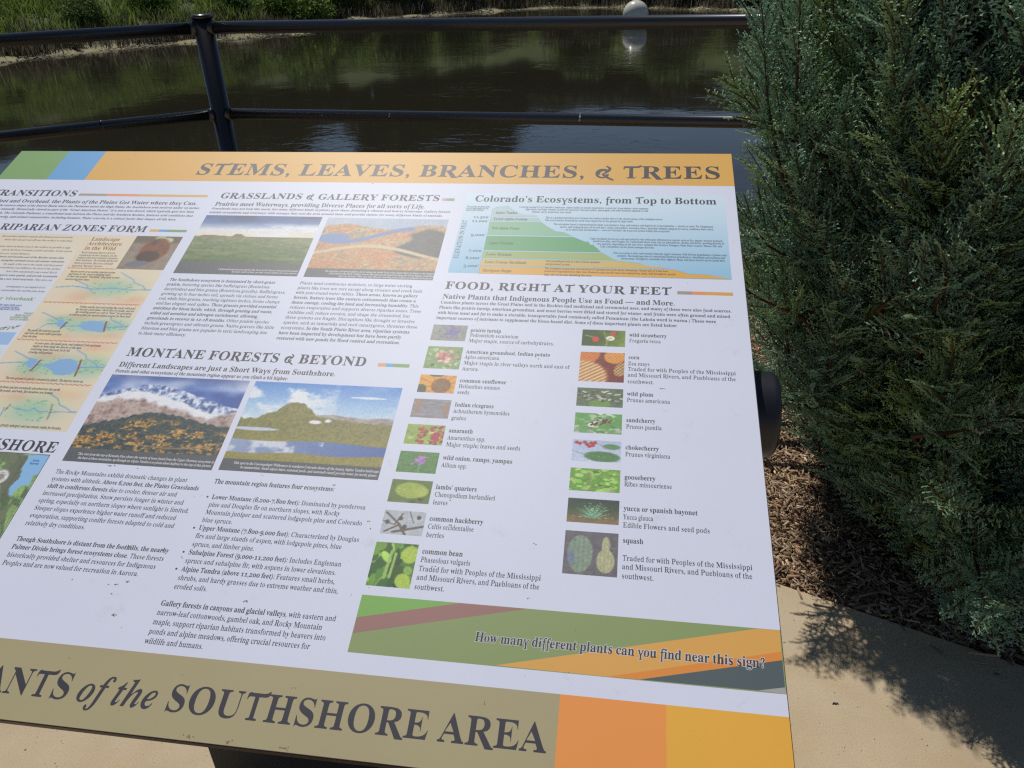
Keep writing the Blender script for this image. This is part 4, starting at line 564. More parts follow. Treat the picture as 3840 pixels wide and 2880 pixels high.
['caption',None,'k','R',[['*wild onion, ramps, yampas',-354.1,-595.6,-274.2],['Allium spp.',-354.3,-605.6,-324.8]],5.7],
['caption',None,'k','R',[['*lambs’ quarters',-355.2,-634.4,-309],['Chenopodium berlandieri',-354.9,-644,-287.5],['leaves',-355,-653.8,-338.2]],5.7],
['caption',None,'k','R',[['*common hackberry',-354.8,-673.8,-296.2],['Celtis occidentalise',-354.9,-683.2,-305.1],['berries',-354.8,-693.2,-335.1]],5.7],
['caption',None,'k','R',[['*common bean',-355.2,-712.4,-311.9],['Phaseolous vulgaris',-355,-721.8,-302.5],['Traded for with Peoples of the Mississippi',-355.2,-731.8,-229],['and Missouri Rivers, and Puebloans of the',-355.5,-741.3,-229.7],['southwest.',-355.7,-751.6,-324.6]],5.7],
['caption',None,'k','R',[['*wild strawberry',-149.1,-395.6,-102.7],['Fragaria vesca',-149.2,-405.2,-110]],5.7],
['caption',None,'k','R',[['*corn',-149.3,-433.1,-135.8],['Zea mays',-149.7,-443.3,-123.4],['Traded for with Peoples of the Mississippi',-149.8,-452.1,-21.7],['and Missouri Rivers, and Puebloans of the',-149.7,-461.3,-22.3],['southwest.',-149.9,-471.6,-118.1]],5.7],
['caption',None,'k','R',[['*wild plum',-149.6,-490.6,-118.8],['Prunus americana',-149.7,-499.9,-99.5]],5.7],
['caption',None,'k','R',[['*sandcherry',-149.7,-529.3,-116.4],['Prunus pumila',-149.6,-538.6,-109.1]],5.7],
['caption',None,'k','R',[['*chokecherry',-149.5,-567.5,-112.4],['Prunus virginiana',-149.6,-576.7,-100]],5.7],
['caption',None,'k','R',[['*gooseberry',-149.5,-606.7,-116],['Ribes missouriense',-149.6,-615.6,-98.7]],5.7],
['caption',None,'k','R',[['*yucca or spanish bayonet',-149.2,-645.6,-72.6],['Yucca glauca',-149.4,-655.9,-118.3],['Edible Flowers and seed pods',-149.6,-665.6,-60.7]],5.7],
['caption',None,'k','R',[['*squash',-149.1,-683.2,-128.2],['Traded for with Peoples of the Mississippi',-149,-703,-21.4],['and Missouri Rivers, and Puebloans of the',-149.2,-712.4,-22.1],['southwest.',-149.2,-722.4,-117.6]],5.7],
['lettering','slogan reading How many different plants can you find near this sign?','k','W',[['How many different plants can you find near this sign?',-286.6,-798.4,-17.1]],8.8],
['lettering','large lettering reading PLANTS of the SOUTHSHORE AREA','k','Z',[['PLANTS of the SOUTHSHORE AREA',-735.8,-889.9,-209.3,3]],23.6],
['caption',None,'w','S',[['Undisturbed prairie grasslands, like those in the Pawnee National Grasslands',-742.8,-293.6,-620.6],['80 miles north of here, provide crucial habitat for many species.',-720.1,-298.5,-620.3]],3.4],
['caption',None,'w','S',[['The riparian cottonwood gallery forest along the South Fork of the Snake River in Idaho is the longest',-581.3,-291.7,-421.3],['of its kind in the West. Gallery forests like this can be found all along the Front Range, including',-574.1,-296.6,-421.1],['here in Aurora. They are very diverse, hosting many kinds of animals and plants.',-557.9,-301.4,-421.7]],3.4],
['caption',None,'w','S',[['This view from the top of Kenosha Pass shows the variety of trees found from the Upper Montane ecosystem at',-796.1,-619.8,-622.4],['the base of these mountains, up through an Alpine Tundra ecosystem about halfway to the top of this picture.',-793.2,-625.3,-623.1]],3.4],
['caption',None,'w','S',[['This spot in the Uncompahgre Wilderness in southern Colorado shows off the beauty Alpine Tundra landscape',-598.5,-618.6,-423.8],['in summertime. Small alpine lakes, seasonal pools, and snowmelt runoff provide water for hardy plants.',-588.4,-624,-424.5]],3.4],
['caption',None,'b','S',[['Aurora',-848.5,-632.8,-839.5],['Reservoir',-849.9,-637.1,-838.1]],3.3]]
DATA["CH"] = [['lettering','chart title reading Colorado’s Ecosystems, from Top to Bottom','k','S',[['Colorado’s Ecosystems, from Top to Bottom',-389.3,-127.4,-28.7]],14.5],
['lettering',None,'k','R',[['*11,500’',-385.1,-167,-360.5],['*11,000’',-386,-176.2,-360.6],['*9,000’',-382.7,-207.6,-360.5],['*7,000',-380.8,-242,-361.5],['*6,000’',-382.9,-257.7,-360.9],['*5,000’',-382.7,-274.2,-360.7]],5.4],
['lettering',None,'q','S',[['Alpine Tundra',-353.8,-156,-319.9],['Forest-Alpine Ecotone',-353.8,-170.6,-303.1],['Sub-Alpine Forest',-354.1,-191.7,-312.7],['Upper Montane',-353.7,-224.8,-317.5],['Lower Montane',-353.9,-249.2,-317.2],['Lower Ecotone Shrubland',-353.9,-265.4,-294.9],['Shortgrass Steppe',-354.2,-282.8,-313.3]],5.6],
['paragraph',None,'k','S',[['The ecosystem elevations shown',-398.6,-141.7,-363.5],['here are approximate and vary',-398.7,-145.9,-364.9],['based on local conditions.',-398.9,-150,-371.4],['Covering around 3% of Colorado’s landscape, Alpine tundra is usually found above 11,500 feet. Long winters, short summers,',-318.6,-141,-126.6],['high winds, and high volumes of snow are seen here. Marmots, pikas, ptarmagins, and other animals adapted to cold',-308.8,-146.4,-127.9],['climates can be found here year-round.',-298.5,-152.2,-239.2],['This is a gradual transition area, between the treeless tundra above to the closed canopy of the subalpine forest.',-276.8,-165.2,-106.2],['This area contains krummholz: small trees shaped low to the ground by high winds',-277.2,-171.1,-149.1],['The sub-alpine forest is characterized by short, cool summers, long, cold winters, and high levels of precipitation — mostly as snow. Fir, Engelmann',-263.7,-179.8,-36.2],['spruce, and Lodgepole pine all do well here. Clark’s nutcrackers, Snowshoe hares, and other animals adapted for snowy conditions thrive here,',-253.9,-185.8,-35.9],['as do skiers and snowboarders — most of Colorado’s ski areas are located within this ecosystem!',-244.8,-191.6,-96.4],['Upper montane forests are cool and relatively wet, with many different tree species such as firs, aspens, western hemlock,',-209,-210.4,-24.3],['ponderosa pine, and Douglas fir. Underneath these trees you can find grasses, shrubs, and herbs, growing densely or',-204,-215.7,-22.8],['very sparsely, depending on the tree cover. Animals like Western Tanagers, Mule Deer, Coyotes, Moose, Elk, and',-199,-221.5,-26],['Tent Caterpillars can be found amongst the trees.',-193.7,-227.2,-118.3],['This ecosystem is drier and warmer than the upper montane, with diverse populations of plants and',-175.4,-240,-20.8],['animals. The landscape here is transitional between grassland or shrubland and savanna and',-169.4,-245.6,-23.2],['forest areas. Pronghorn, mountain lion, bighorn sheep, and fence lizards can be found here.',-163.4,-251.2,-23],['This transitional zone is a mix of lower montane',-267.6,-260,-192.6],['and grassland systems.',-267.8,-266.1,-232.8],['This ecological system once covered most of Colorado east of the Rocky Mountains. Nearly 50% of it has been',-267.8,-274.8,-99.6],['converted to agricultural or other uses. Domestic cattle are the most seen animal here today, with pronghorn, prairie',-268,-280.6,-89.9],['dogs, and coyotes also inhabiting this zone.',-267.8,-287.4,-202.4]],3.9]]
DATA["EV"] = [[-393.1,-257.3],[-392.9,-172]]
DATA["R"] = {'title':[[-1039.1,-0.3],[0,0],[-0.5,-92.6],[-1037.8,-92.1]],
'gb':[[-1121.4,0.1],[-1120.3,-93],[-1039.1,-0.3],[-1037.8,-92.1]],
'bottom':[[-766.7,-839.7],[-200.9,-839.1],[-1.4,-839.5],[-722.1,-913.8],[-200.5,-900.9],[-106.2,-839.2],[-106.3,-891]],
'banner':[[-407,-762],[-1.3,-761.6],[-1.2,-820.2],[-407,-820.2]],
'bn_lg':[[-407,-762],[-306.4,-761],[-406.6,-785.6]],
'bn_mar':[[-406.6,-785.6],[-306.4,-761],[-239.4,-761.2],[-406.4,-801.6]],
'bn_yel':[[-262.9,-819.2],[-21.4,-762],[-1.3,-761.6],[-1.7,-782],[-159.6,-819.8]],
'bn_or':[[-159.6,-819.8],[-1.7,-782],[-1.7,-789.8],[-129.6,-819.4]],
'bn_sl':[[-129.6,-819.4],[-1.7,-789.8],[-1.7,-814.1],[-25.6,-819.1]],
'bn_gr':[[-25.6,-819.1],[-1.7,-814.1],[-1.2,-820.2]],
'chart':[[-402.7,-106.9],[-16.3,-105.3],[-17.7,-285.5],[-403,-288.8]],
'mt':[[[-358.2,-162.1],[-358.3,-145.5],[-350.6,-139.6],[-338.5,-138.8],[-335.8,-136.5],[-328.8,-144.2],[-316.6,-154],[-308.2,-157.5],[-296.4,-156.6],[-291.3,-158.1],[-289.4,-162]],[[-358.3,-172.6],[-358.2,-164.9],[-287.6,-165.7],[-283,-172.3]],[[-358.2,-204.3],[-358.6,-175.1],[-281.8,-174.7],[-274.2,-182.9],[-259.7,-193.5],[-247.1,-195.6],[-234.4,-204]],[[-358.5,-237.8],[-358.6,-207.3],[-232.9,-206.6],[-214.3,-217],[-212.2,-214.6],[-207.4,-223],[-204.7,-221],[-191.8,-237.2]],[[-358.7,-254.4],[-358.6,-240.9],[-189.8,-239.6],[-173.8,-251.5],[-168.2,-253.2]],[[-358.7,-270.2],[-358.7,-257.2],[-166.4,-255.3],[-139.2,-258.9],[-128.3,-263.1],[-114.1,-264.2],[-98.1,-267.6]],[[-358.4,-288.4],[-358.9,-272.7],[-91.9,-270.1],[-71.9,-278.2],[-49.2,-278.2],[-32.1,-281.9],[-22.7,-283.1],[-21.6,-285.4]]],
'bars':[['bar1',[[-1053.5,-119.6],[-826.2,-120],[-825.9,-125.8],[-1052.6,-125.8]],[[-1003,-121.8],[-946.5,-121.8]]],['bar2',[[-887.8,-206.8],[-827,-206.5],[-826.3,-212],[-887.6,-212.6]],[[-871.8,-208.4],[-858.3,-208.1]]],['bar3',[[-440.4,-120.7],[-421,-120.7],[-420.6,-127.1],[-440.5,-126.8]],[[-434.7,-122.5],[-429.9,-122.4]]],['bar4',[[-462.6,-456.8],[-421.7,-456.9],[-421.5,-462.5],[-462.7,-462.7]],[[-452.2,-458],[-442.3,-457.5]]],['bar5',[[-88.2,-311.3],[-16.6,-310.6],[-17.1,-316.8],[-88.4,-317.3]],[[-69.3,-313.3],[-52.3,-312.6]]]],
'ph':{'P1':[[-809.1,-169.8],[-619.3,-170.5],[-619,-303.1],[-808.9,-302.7]],
'P2':[[-608.6,-170.6],[-421.1,-172.2],[-421.4,-304],[-610.6,-302.7]],
'P3':[[-811.1,-495.7],[-621.3,-495.1],[-621.5,-628.9],[-811.3,-629.7]],
'P4':[[-613.3,-495.7],[-422.1,-495.2],[-423,-627.6],[-613.7,-628.5]],
'beaver':[[-902.2,-223],[-826.9,-222.6],[-826.5,-297.2],[-902.5,-297.2]],
'turnip':[[-404.1,-386.6],[-358.1,-386.9],[-357.4,-414.4],[-403.1,-414.6]],
'groundnut':[[-403.6,-424.8],[-358.1,-424.8],[-357.5,-462.2],[-403.4,-461.7]],
'sunflower':[[-403.7,-472.1],[-358.5,-472.3],[-357.6,-500.3],[-403.9,-500.2]],
'ricegrass':[[-404.7,-510.5],[-358.4,-510.5],[-358.2,-538.3],[-404.2,-538.5]],
'amaranth':[[-404,-548.5],[-358.6,-548.5],[-358.7,-576.6],[-404.4,-576.9]],
'onion':[[-405,-587.1],[-359.2,-586.7],[-358.8,-615.2],[-404.8,-615.4]],
'lambs':[[-406.1,-625.3],[-359.6,-624.9],[-359.3,-653.8],[-405.5,-654.4]],
'hackberry':[[-405.1,-664.4],[-359.1,-664.3],[-359.3,-692.8],[-405.6,-693.1]],
'bean':[[-405.8,-703.1],[-360.2,-702.4],[-359.9,-751.6],[-406.3,-752]],
'strawberry':[[-208.6,-386.3],[-154,-386],[-154,-413.7],[-208,-413.9]],
'corn':[[-208.7,-424.3],[-153.9,-424],[-153.9,-471.5],[-208.2,-471.3]],
'plum':[[-208.8,-481.6],[-154.2,-481.5],[-154.1,-509.3],[-208.4,-509.5]],
'sandcherry':[[-208.7,-519.3],[-154.4,-519.3],[-154.1,-547.8],[-208.5,-547.9]],
'chokecherry':[[-208.7,-557.7],[-154.1,-557.4],[-154.1,-585.9],[-208.7,-586.7]],
'gooseberry':[[-208.8,-596.1],[-154.2,-595.6],[-153.9,-624.6],[-208.5,-625.2]],
'yucca':[[-208.3,-634.7],[-154,-634],[-153.7,-663.4],[-208.5,-663.5]],
'squash':[[-208.6,-673.2],[-153.8,-673.8],[-153.3,-722],[-208.3,-722]]},
'tan':[[-827.2,-222],[-827.3,-588.4],[-982.9,-370.2],[-1138.3,-221.9],[-1011.6,-223.9]],
'mapq':[[-830.7,-622.7],[-830.5,-733.6],[-897.1,-622.8]],
'mapw':[[-857.8,-624.5],[-830.3,-623.2],[-828.4,-648.2],[-832.1,-649.7],[-837.3,-652.5],[-835.1,-658.3],[-834,-664.1],[-843,-666],[-847.3,-672.2],[-847.4,-681.5],[-853.1,-678.4],[-856.1,-670.5],[-855.1,-664.5],[-851.6,-657.1],[-853.7,-647.6],[-856.1,-645.4],[-855.8,-638],[-855.5,-630.6]],
'mapo':[[-857.8,-624.5],[-855.5,-630.6],[-855.8,-638],[-856.1,-645.4],[-853.7,-647.6],[-851.6,-657.1],[-855.1,-664.5],[-856.1,-670.5],[-853.1,-678.4],[-859.1,-682.3],[-863.2,-679.2],[-872.7,-663.4],[-870.3,-656.1],[-873.9,-644.2],[-869,-639],[-870.1,-629.1],[-861.5,-624.2]],
'mapr':[-876.3,-656.5],
'mapl':[[[-859.5,-674.2],[-857.9,-688],[-850.1,-701],[-846.4,-696.2],[-846.5,-684.8]],[[-837.7,-665.6],[-836.7,-680.6],[-827.2,-685.7],[-831.2,-671]],[[-844.6,-682.4],[-843.3,-690.3],[-830.2,-693.8],[-833.8,-683.9]],[[-841.2,-715.8],[-838.7,-709],[-831.4,-724.8],[-831.2,-732.3]]],
'illus':[[-983.4,-421.3],[-984,-443.1],[-1014.8,-427.2],[-999,-453.5],[-989.8,-454.1],[-984.9,-476.9]],
'red':[[[-980.9,-298.6],[-902.5,-297.2]],[[-982.9,-370.2],[-830.9,-368.8]],[[-979.7,-442.9],[-830.3,-441.1]],[[-961.3,-516.1],[-831.6,-515]]],
'd1':[[[-976.3,-339.1],[-952.6,-335.8],[-936.3,-337.5],[-919,-341.4],[-887.5,-337.6],[-856.1,-340.3],[-826.9,-338.7]],[[-952.6,-324],[-930.1,-333.2],[-926.3,-339.1]],[[-890.2,-305.1],[-864.8,-318.5],[-859.3,-325.4],[-843.5,-331.8],[-836,-338.5]],[[-960.8,-423.1],[-950.9,-411.5],[-935.6,-409.9]],[[-971.1,-389.9],[-951.2,-397.5],[-939,-403.5]],[[-924.2,-414.6],[-905.3,-413.6]],[[-859.7,-414.2],[-830.9,-411.2]],[[-862.4,-394.4],[-859.3,-399.9],[-846.1,-404.8],[-836.8,-411.5]],[[-970.2,-463.6],[-954.3,-470.1],[-943,-475.6]],[[-979.8,-485.3],[-955.7,-482.5],[-944.1,-481.9]],[[-927,-485],[-920.1,-486.6]],[[-861.8,-486.4],[-828.7,-484.6]],[[-882.1,-456.4],[-864.3,-465.3],[-860.6,-471.7],[-847.2,-476.6],[-836.6,-484.5]],[[-916,-557],[-895.6,-560.6],[-889.9,-555.4],[-880.4,-560.9],[-870,-560.2],[-829.6,-558.2]],[[-881.7,-531.2],[-865.5,-539],[-858.2,-548.5],[-846.4,-552.7],[-837.1,-558.2]],[[-928.2,-571.2],[-930.4,-556.7]]],
'ponds':[[[-939.3,-403],[-930.3,-403.2],[-924.4,-408.5],[-927.6,-416.4],[-932.2,-416],[-937.7,-410.8],[-936.2,-407.9]],[[-906.2,-413.7],[-898.1,-407.2],[-889.8,-403],[-874.4,-402.2],[-865.4,-406.2],[-860.5,-419.7],[-862.6,-424.1],[-874.6,-422.5],[-889.2,-421.1],[-898,-416]],[[-943.4,-474.1],[-930.1,-475],[-927.6,-480.9],[-929,-491.1],[-935.4,-491],[-944.5,-481.9],[-941.2,-478.6]],[[-920.9,-486.7],[-908.3,-481.9],[-896.5,-474.2],[-884.9,-472],[-873,-475.4],[-866.6,-483.7],[-865.1,-493.6],[-870.7,-498.8],[-880.9,-501.4],[-891.2,-501],[-900.2,-493.5],[-909.5,-489.1]]],
'dams':[[[-923.2,-407.3],[-924.8,-413.5],[-926.5,-418.8]],[[-865.2,-403.5],[-863,-411.1],[-861.6,-416.5],[-859.8,-421.8]],[[-924.5,-477.2],[-925.9,-486.9],[-928.7,-496.1]],[[-866.9,-474.1],[-863.7,-487.5],[-861.9,-501.3]],[[-925.2,-551.4],[-927.3,-562.6]],[[-868.7,-547.9],[-865.1,-557.5],[-862.5,-571.8]]],
'green':[[[-890.5,-337.7],90,28],[[-890.2,-412.4],95,22],[[-933.5,-405.6],50,16],[[-885.5,-486.7],105,30],[[-931.6,-487.3],50,24],[[-892.1,-559.2],85,34],[[-847.7,-410.3],50,18],[[-844.9,-484.5],50,24]],
'orange':[[[-926.2,-357],60,16],[[-850,-359.6],60,14],[[-914.3,-320.4],50,14],[[-906.7,-397.6],70,9],[[-927,-433.8],80,10],[[-855.2,-430.2],60,10],[[-916.3,-469.1],55,10],[[-930.4,-504.2],60,14],[[-856.4,-453.5],50,14],[[-919.9,-541.1],55,12],[[-859.4,-532.4],50,12]],
'bul':[[-612.5,-663.8],[-612.7,-702.9],[-613,-731.7],[-613,-751.3]],
'specks':[[[-672.5,-773.8],9,2.2],[[-671.6,-783.9],3.5,1.6],[[-722.6,-772.7],3,1.2],[[-660.4,-769.6],4,1.2],[[-1156.1,-185],16,7],[[-525.6,-779.8],9,2],[[-657.6,-806.2],7,1.5],[[-636.1,-731.8],5,2.5],[[-674.1,-731.3],6,2.2],[[-261.2,-439.4],4,1],[[-150.8,-59.7],1,1],[[-419,-680.2],4,1.5],[[-417.1,-687.9],3,1.3],[[-330.2,-676.4],3,1.8],[[-238.7,-692.5],3,1.2],[[-239.4,-751.4],2.5,1.6],[[-370.7,-648.5],4,2],[[-337.2,-647.5],3,1.5],[[-533.4,-909.3],6,2],[[-494.8,-910.6],8,2.5],[[-443.7,-909.9],8,2.5],[[-268.8,-854.1],2,2],[[-613.2,-737.5],3,6],[[-138.5,-46.9],2.2,1.8],[[-146.1,-61.6],2.5,2],[[-1004.3,-9.2],2,3],[[-889.7,-19.6],3,2],[[-920.4,-64.5],1,1],[[-561.1,-85.6],3,1.5],[[-504.9,-523.1],3.5,1.5],[[-537.8,-515.5],3,1],[[-455.1,-533],1.5,0.8],[[-496.1,-503.2],2,2],[[-453.6,-564.4],2,1],[[-747.2,-632.1],5,1.2],[[-711.6,-633.4],3,1.2],[[-557.4,-631.6],3,1.4],[[-471.8,-638.2],3,1],[[-272.7,-741.3],2.5,1.5],[[-339.8,-725.2],4,1.5],[[-133.8,-499.1],2,1.2],[[-108.3,-477.8],5,0.5],[[-449.4,-858.3],3.5,0.7]]}
GL = {}
for _k, _t in GLYPHS.items():
    for _c, (_a, _L) in _t.items(): GL[_k+chr(_c)] = (_a, [list(zip(P[0::2], P[1::2])) for P in _L])
WB = 1229.0; HB = 914.0
ALB = 1.0
def ink(r, g, b): return tuple(float(x) for x in np.clip(s2l(np.array([r, g, b])/255.0)*ALB, 0, 0.86))
RSIGN = 0.50
ZS = 0.14                                      # printed layers are stacked a few hundredths of a millimetre apart
def pmat(name, c, amt=0.03): return mat(name, c, RSIGN, 0.42, noise=(7.0, amt), bump=(700, 0.25, 0.0002))
def put(o):                                   # place a direct child of the sign in the panel plane
    o.parent = SIGN; o.matrix_local = MLOC; return o
def polys_mesh(name, polys, z, m, parent=None):
    """polys in mm on the panel; flat sheet at height z mm"""
    V = []; Fc = []
    for P in polys:
        tri = tessellate_polygon([[Vector((p[0], p[1], 0)) for p in P]]); b0 = len(V)
        V += [(p[0]/1000, p[1]/1000, z*ZS/1000) for p in P]
        for t in tri:
            a, b_, c_ = [Vector((*P[i][:2], 0)) for i in t]
            if (b_-a).cross(c_-a).z < 0: t = (t[0], t[2], t[1])
            Fc.append([b0+i for i in t])
    o = mesh_np(name, V, Fc, m)
    if parent is None: put(o)
    else: o.parent = parent
    return o
def grid_pic(name, quad, img, z, label=None, parent=None):
    """a printed picture: colour carried by a fine vertex grid. quad TL,TR,BR,BL in mm, img (h,w,3) sRGB 0..1"""
    h, w_ = img.shape[:2]; u = np.linspace(0, 1, w_); v = np.linspace(0, 1, h); U, Vv = np.meshgrid(u, v); q = np.array(quad)
    Pp = (q[0]*(1-U)[..., None]+q[1]*U[..., None])*(1-Vv)[..., None] + (q[3]*(1-U)[..., None]+q[2]*U[..., None])*Vv[..., None]
    P3 = np.concatenate([Pp/1000, np.full(Pp.shape[:2]+(1,), z*ZS/1000)], -1)
    idx = np.arange(h*w_).reshape(h, w_); Fc = np.stack([idx[1:, :-1], idx[1:, 1:], idx[:-1, 1:], idx[:-1, :-1]], -1).reshape(-1, 4)
    lin = np.clip(s2l(np.clip(img, 0, 1))*ALB*1.05, 0, 0.86)
    o = mesh_np(name, P3.reshape(-1, 3), Fc, picm, col=lin.reshape(-1, 3))
    if parent is None: put(o)
    else: o.parent = parent
    if label: o['label'] = label
    return o
picm = attr_mat('printed_picture', RSIGN, 0.42, bump=(700, 0.25, 0.0002))
# ---- lettering
def area(P): return 0.5*sum(P[i][0]*P[(i+1) % len(P)][1]-P[(i+1) % len(P)][0]*P[i][1] for i in range(len(P)))
def offset(loops, ax, ay):
    if not loops: return loops
    big = max(loops, key=lambda P: abs(area(P))); sg = 1 if area(big) > 0 else -1; out = []
    for P in loops:
        n_ = len(P); Q = []
        for i in range(n_):
            x0, y0 = P[i-1]; x1, y1 = P[i]; x2, y2 = P[(i+1) % n_]
            a = (y1-y0, -(x1-x0)); b_ = (y2-y1, -(x2-x1)); la = math.hypot(*a) or 1; lb = math.hypot(*b_) or 1
            nx_, ny_ = a[0]/la+b_[0]/lb, a[1]/la+b_[1]/lb; ln = math.hypot(nx_, ny_)
            if ln < 0.3: nx_ = ny_ = 0
            else: k_ = min(2.0, 2/ln)/ln; nx_ *= k_; ny_ *= k_
            Q.append((x1+sg*nx_*ax, y1+sg*ny_*ay))
        out.append(Q)
    return out
T_SW = [[(150, 0), (150, 28), (228, 46), (236, 75), (236, 590), (120, 590), (88, 575), (62, 510), (34, 510), (34, 590), (50, 655), (95, 682), (170, 668), (480, 668), (560, 690), (610, 735), (650, 728), (640, 660), (600, 612), (520, 592), (366, 590), (366, 75), (374, 46), (452, 28), (452, 0)]]
F_SW = [[(60, -225), (60, -200), (120, -188), (120, 385), (40, 385), (40, 432), (120, 440), (122, 540), (150, 630), (215, 690), (290, 705), (370, 690), (385, 640), (350, 600), (310, 615), (270, 632), (235, 600), (226, 540), (226, 440), (330, 440), (320, 385), (226, 385), (226, -188), (290, -200), (290, -225)]]
Y_SW = [[(-10, 458), (205, 458), (205, 430), (160, 418), (262, 150), (350, 345), (362, 415), (395, 462), (480, 476), (505, 450), (460, 425), (432, 375), (308, 70), (308, -182), (380, -198), (380, -228), (120, -228), (120, -198), (196, -182), (196, 40), (55, 400), (30, 430), (-10, 436)]]
QM = [[(60, 520), (80, 610), (150, 675), (245, 695), (350, 660), (402, 570), (390, 475), (330, 400), (275, 340), (258, 205), (215, 205), (205, 340), (250, 430), (285, 510), (285, 590), (240, 640), (180, 625), (165, 570), (170, 505), (120, 475)], [(235+62*math.cos(0.7854*i), 60+62*math.sin(0.7854*i)) for i in range(8)]]
def ring(cx, cy, rx, ry, w1, n_=18, a0=0, a1=360):
    o_ = [(cx+rx*math.cos(math.radians(a0+(a1-a0)*i/n_)), cy+ry*math.sin(math.radians(a0+(a1-a0)*i/n_))) for i in range(n_+1)]
    i_ = [(cx+(rx-w1)*math.cos(math.radians(a0+(a1-a0)*i/n_)), cy+(ry-w1*0.7)*math.sin(math.radians(a0+(a1-a0)*i/n_))) for i in range(n_, -1, -1)]
    return o_+i_
AMP = [ring(300, 250, 240, 265, 95, 20, 20, 350), [(215, 200), (230, 330), (330, 420), (400, 380), (380, 310), (330, 280), (330, 230), (430, 260), (500, 350), (470, 470), (380, 510), (250, 470), (140, 330), (130, 200)],
       [(330, 260), (430, 140), (560, 10), (700, -90), (690, -140), (600, -110), (470, -20), (340, 110), (270, 200)], [(480, 320), (580, 430), (600, 560), (520, 640), (430, 690), (400, 670), (470, 590), (500, 520), (470, 430), (420, 380)]]
CACHE = {}
def glyph(ch, st):
    key = (ch, st)
    if key in CACHE: return CACHE[key]
    base = st[0]; adv, L = 250, []
    if ch == ' ': adv, L = 235, []
    elif ch == 'T' and base in 'HZSW' : adv, L = 600, T_SW
    elif ch == 'T' : adv, L = 590, T_SW
    elif ch == '&' and base == 'H': adv, L = 690, AMP
    elif ch == '?': adv, L = 450, QM
    elif ch == 'f' and base in 'SW': adv, L = 322, F_SW
    elif ch == 'y' and base in 'SW': adv, L = 470, Y_SW
    else:
        k = None
        if ch == 'f' and base in 'SWZ': k = 'I'+ch
        elif ch.islower() and base == 'Z': k = 'I'+ch
        elif 'B'+ch in GL: k = 'B'+ch
        elif 'P'+ch in GL: k = 'P'+ch
        if k is None: k = 'P.'
        if ch == '?': L_ = 1
        adv, L = GL[k]
        if k == 'If':
            sh = 0.0 if base == 'Z' else 0.20
            L = [[(x-sh*y+10, y) for x, y in P] for P in L]; adv = adv+15
        if ch == 'R': L = [[((x+30, y-62) if (x > 480 and y < 130) else (x, y)) for x, y in P] for P in L]
        if ch.isdigit():
            if ch in '012': L = [[(x, y*0.69) for x, y in P] for P in L]
            elif ch in '34579': L = [[(x, y-190) for x, y in P] for P in L]
    if ch in '?&': L = [P if area(P) > 0 else P[::-1] for P in L]
    # the sign's serif is warm and low-contrast: hairlines are strengthened; the text weight is lighter than bold
    if base == 'H': L = offset(L, 2, 10)
    elif base == 'Z': L = offset(L, -8, 9)
    elif base == 'S': L = offset(L, 0, 9)
    elif base == 'W': L = offset(L, 2, 10)
    elif st == 'Rb': L = offset(L, 0, 9)
    elif st == 'Rr': L = offset(L, 8, 8) if not ch.isalnum() else offset(L, -9 if ch in 'AVWXYMNKZvwxyzk4789ij' else -19, 7)
    if base == 'W': L = [[(x+0.06*y, y) for x, y in P] for P in L]
    if st[-1] == 'o': L = offset(L, 34, 34)
    V = []; Fc = []
    if ch in '?&' : groups = [[P] for P in L]
    elif len(L) < 2: groups = [L] if L else []
    else:                                   # separate strokes (dots) apart; holes go with the stroke round them
        sg = 1 if area(max(L, key=lambda P: abs(area(P)))) > 0 else -1
        outs = [P for P in L if area(P)*sg > 0]; groups = [[P] for P in outs]
        for P in L:
            if area(P)*sg > 0: continue
            best = 0
            for gi_, O_ in enumerate(outs):
                x, y = P[0]; ins = False
                for i in range(len(O_)):
                    (xa, ya), (xb, yb) = O_[i-1], O_[i]
                    if (ya > y) != (yb > y) and x < (xb-xa)*(y-ya)/(yb-ya)+xa: ins = not ins
                if ins: best = gi_
            groups[best].append(P)
    for gidx, grp in enumerate(groups):
        tri = tessellate_polygon([[Vector((x, y, 0)) for x, y in P] for P in grp]); b0 = len(V)
        flat = [p for P in grp for p in P]; V += [(x, y, (0.02*gidx if ch == '&' else 0)) for x, y in flat]
        for t in tri:
            a, b_, c_ = [flat[i] for i in t]; cr_ = (b_[0]-a[0])*(c_[1]-a[1])-(b_[1]-a[1])*(c_[0]-a[0])
            if abs(cr_) < 1: continue
            Fc.append([b0+i for i in (t if cr_ > 0 else (t[0], t[2], t[1]))])
    r = (adv, np.array(V, float).reshape(-1, 3), np.array(Fc, int).reshape(-1, 3)); CACHE[key] = r; return r
def layout(txt, st):
    out = []; x = 0; b_ = False
    for ch in txt:
        if ch == '*': b_ = not b_; continue
        s_ = st
        if st == 'R': s_ = 'Rb' if b_ else 'Rr'
        adv, V, Fc = glyph(ch, s_); trk = 28 if st[0] == 'H' else (0 if st[0] != 'R' or b_ else -6)
        out.append((x, V, Fc)); x += adv+trk
    return out, x
